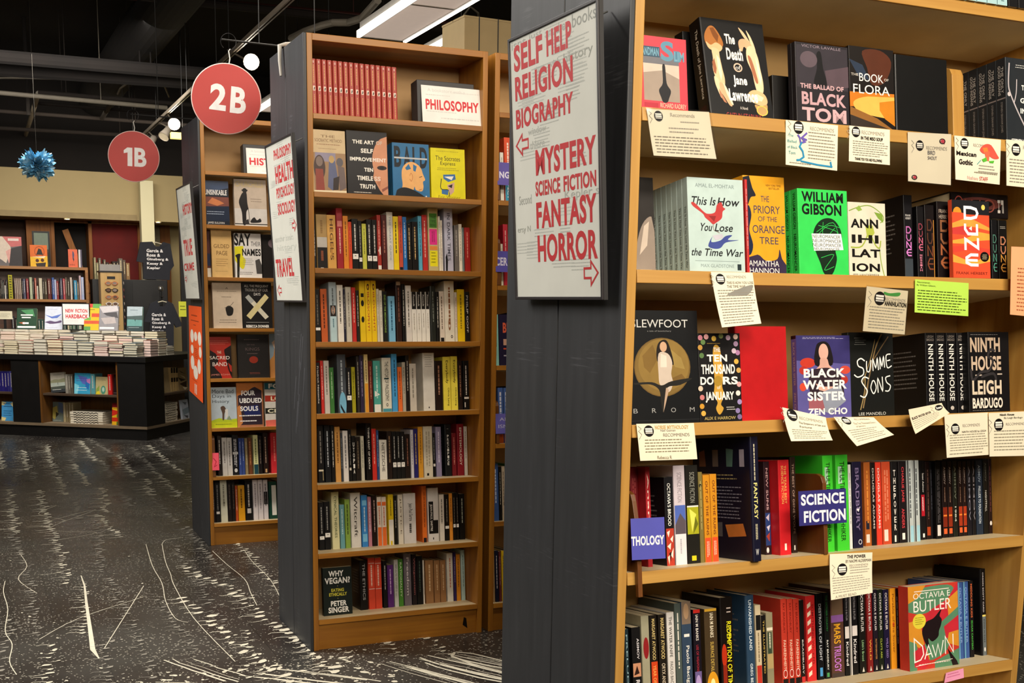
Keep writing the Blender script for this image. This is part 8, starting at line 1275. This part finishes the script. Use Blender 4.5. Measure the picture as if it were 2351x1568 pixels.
# black cabinet and stand behind the shirts
xa, xb = 0.2039, 1.0268; zc_ = 1.4694
t = thing('black_cabinet', 'black cabinet behind the sunglasses tower and hanging shirts', 'cabinet', Tr(xa, 9.9, 0)); m = MB(); m.box(0, 0, 0, xb-xa, .28, zc_, plain('cabinet_black', '0c0b0b', .5)); m.build('body', t, .004)
for i in range(2):
    m = MB(); m.box(.02+(xb-xa)/2*i, -.012, .06, (xb-xa)/2*(i+1)-.01, -.001, zc_-.02, plain('cabinet_door', '100e0e', .45)); o = m.build('door', t); m = MB(); m.box((xb-xa)/2+(-.04 if i == 0 else .02), -.026, zc_*.6, (xb-xa)/2+(-.02 if i == 0 else .04), -.0125, zc_*.6+.12, pipe); m.build('handle', o)
rg = random.Random(31); x = 0.2343
for i in range(12):
    th = .02+.02*rg.random(); c = rg.choice('8a8464 6a6054 b89a60 3a2c24 c8a878 5a4a3c 8a6a44'.split())
    if x+th > 0.7808: break
    SEED[0] += 1; book('tan-toned spine, %s from left on top of the black cabinet' % ORD[i], Tr(x+th/2, 9.93, zc_) @ Matrix.Rotation(.0, 4, 'Y'), th, .17+.09*rg.random(), .16, c, False, 'G .3 .1 .7 .8 1 d8c8a0', '', '', None, 'spines on the black cabinet', SEED[0], nm='shelved_book'); x += th+.004
def shirt(label, Y, pts, txt, box, rod):
    # pts: px-derived outline in the plane y = Y
    c = Vector((sum(p[0] for p in pts)/len(pts), Y, max(p[1] for p in pts))); r = thing('tshirt', label, 'shirt', Tr(*c), 'charcoal shirts for sale'); m = MB(); sm = plain('shirt_cotton', '25262d', .9, 0, .08, 30)
    q = [(p[0]-c.x, p[1]-c.z) for p in pts]; n = len(q); f = [(x, -.035*(1-min(1, abs(x)/.3)**2), z) for x, z in q]; bk = [(x, .035*(1-min(1, abs(x)/.3)**2), z) for x, z in q]
    # front and back sheets triangulated from a vertical spine so that the chest bulges
    m.face(f, sm); m.face(bk[::-1], sm)
    for i in range(n): j = (i+1) % n; m.face([f[i], bk[i], bk[j], f[j]], sm)
    x0, z0_, x1, z1_ = box[0]-c.x, box[1]-c.z, box[2]-c.x, box[3]-c.z
    draw(m, Face((x0, -.037, z1_), (x1, -.037, z1_), (x1, -.037, z0_), (x0, -.037, z0_)), txt); m.build('body', r)
    m = MB(); m.tube([(-.11, 0, -.035), (0, 0, -.005), (.11, 0, -.035)], .006, plain('hanger_plastic', 'c8c0a8', .4), 6); m.tube([(0, 0, -.005), (0, 0, .03), (.012, 0, .045), (.02, 0, .035)], .003, pipe, 6); m.build('hanger', r); return c
TX = ';'.join('T .02 %.2f %.2f %.2f eae6e6 %s' % (.02+.2*i, e, .17+.2*i, w_) for i, (w_, e) in enumerate((('Garcia &', .75), ('Ross &', .62), ('Ginsberg &', .98), ('Kesey &', .72), ('Kepler', .6))))
PT = lambda Y, L: L
c1 = shirt('upper charcoal tshirt with white stacked names hanging on the cream column', 10.1, [(0.7665, 1.8988), (0.8981, 1.9078), (0.9306, 1.8546), (0.9796, 1.856), (1.0206, 1.9067), (1.0989, 1.8893), (1.1358, 1.6417), (1.0893, 1.5807), (1.0811, 1.4757), (0.7861, 1.4802), (0.7877, 1.6681), (0.7153, 1.6811)], TX, (0.8236, 1.58, 1.0773, 1.8292), 0)
c2 = shirt('lower charcoal tshirt with white stacked names hanging behind the black table', 9.3, [(0.7403, 1.2051), (0.8157, 1.2389), (0.8416, 1.1778), (0.8977, 1.1783), (0.9276, 1.2355), (0.9831, 1.2076), (1.0844, 0.9649), (1.0128, 0.9456), (0.9859, 0.9933), (0.9774, 0.7154), (0.7145, 0.7166), (0.7334, 1.0018), (0.6735, 1.011)], TX, (0.7479, 0.8785, 0.9565, 1.1075), 0)
t = thing('garment_stand', 'black floor stand with silver knob holding the lower charcoal tshirt', 'stand', Tr(c2.x, 9.4, 0)); m = MB(); m.tube([(0, 0, .02), (0, 0, c2.z+.10)], .014, blk, 10); m.prism(ell(0, 0, .17, .17), 2, 0, .02, blk); m.build('pole', t); m = MB(); m.tube([(0, -.12, c2.z+.044), (0, .01, c2.z+.044)], .006, pipe, 8); m.build('arm', t)
m = MB()
for i in range(6):
    a0, a1 = math.pi*i/6, math.pi*(i+1)/6
    m.mesh([(r_*math.cos(b_), r_*math.sin(b_), c2.z+.13+.03*-math.cos(a_)) for a_, r_ in ((a0, .03*math.sin(a0)+.0005), (a1, .03*math.sin(a1)+.0005)) for b_ in [2*math.pi*k/12 for k in range(12)]], [(k, (k+1) % 12, 12+(k+1) % 12, 12+k) for k in range(12)], plain('knob_steel', 'c0bcb4', .2, .9))
m.build('knob', t, smooth=True)
# doorway and wall pieces right of the column
xd0, xd1 = 1.0536, 1.2283
m = MB(); m.box(xd0, 11.12, 0, xd1-.09, 11.199, 2.1978, plain('door_grey', '8a8060', .6)); struct(m.build('door_1'))
m = MB(); m.box(xd1-.09, 11.10, 0, xd1+.03, 11.199, 2.2084, cw); struct(m.build('trim_4'))
t = thing('post', 'slim black post standing left of the far charcoal end panel', 'post', Tr(0.9614, 8.4, 0)); m = MB(); m.box(-.03, -.03, 0, .03, .03, 1.9908, bp); m.build('shaft', t); m = MB(); m.box(-.08, -.08, 0, .08, .08, .012, bp); m.build('foot', t)
sheet('sticky_note', 'small yellow note with dark words left of the orange notice', 'notice', [(0.8989, 8.362, 1.2334), (0.9822, 8.362, 1.2334), (0.9822, 8.362, 1.0784), (0.8989, 8.362, 1.0784)], 'd8d83a', 'g .16 .26 .8 .44 1 4a4a1c;g .16 .48 .85 .66 1 4a4a1c')
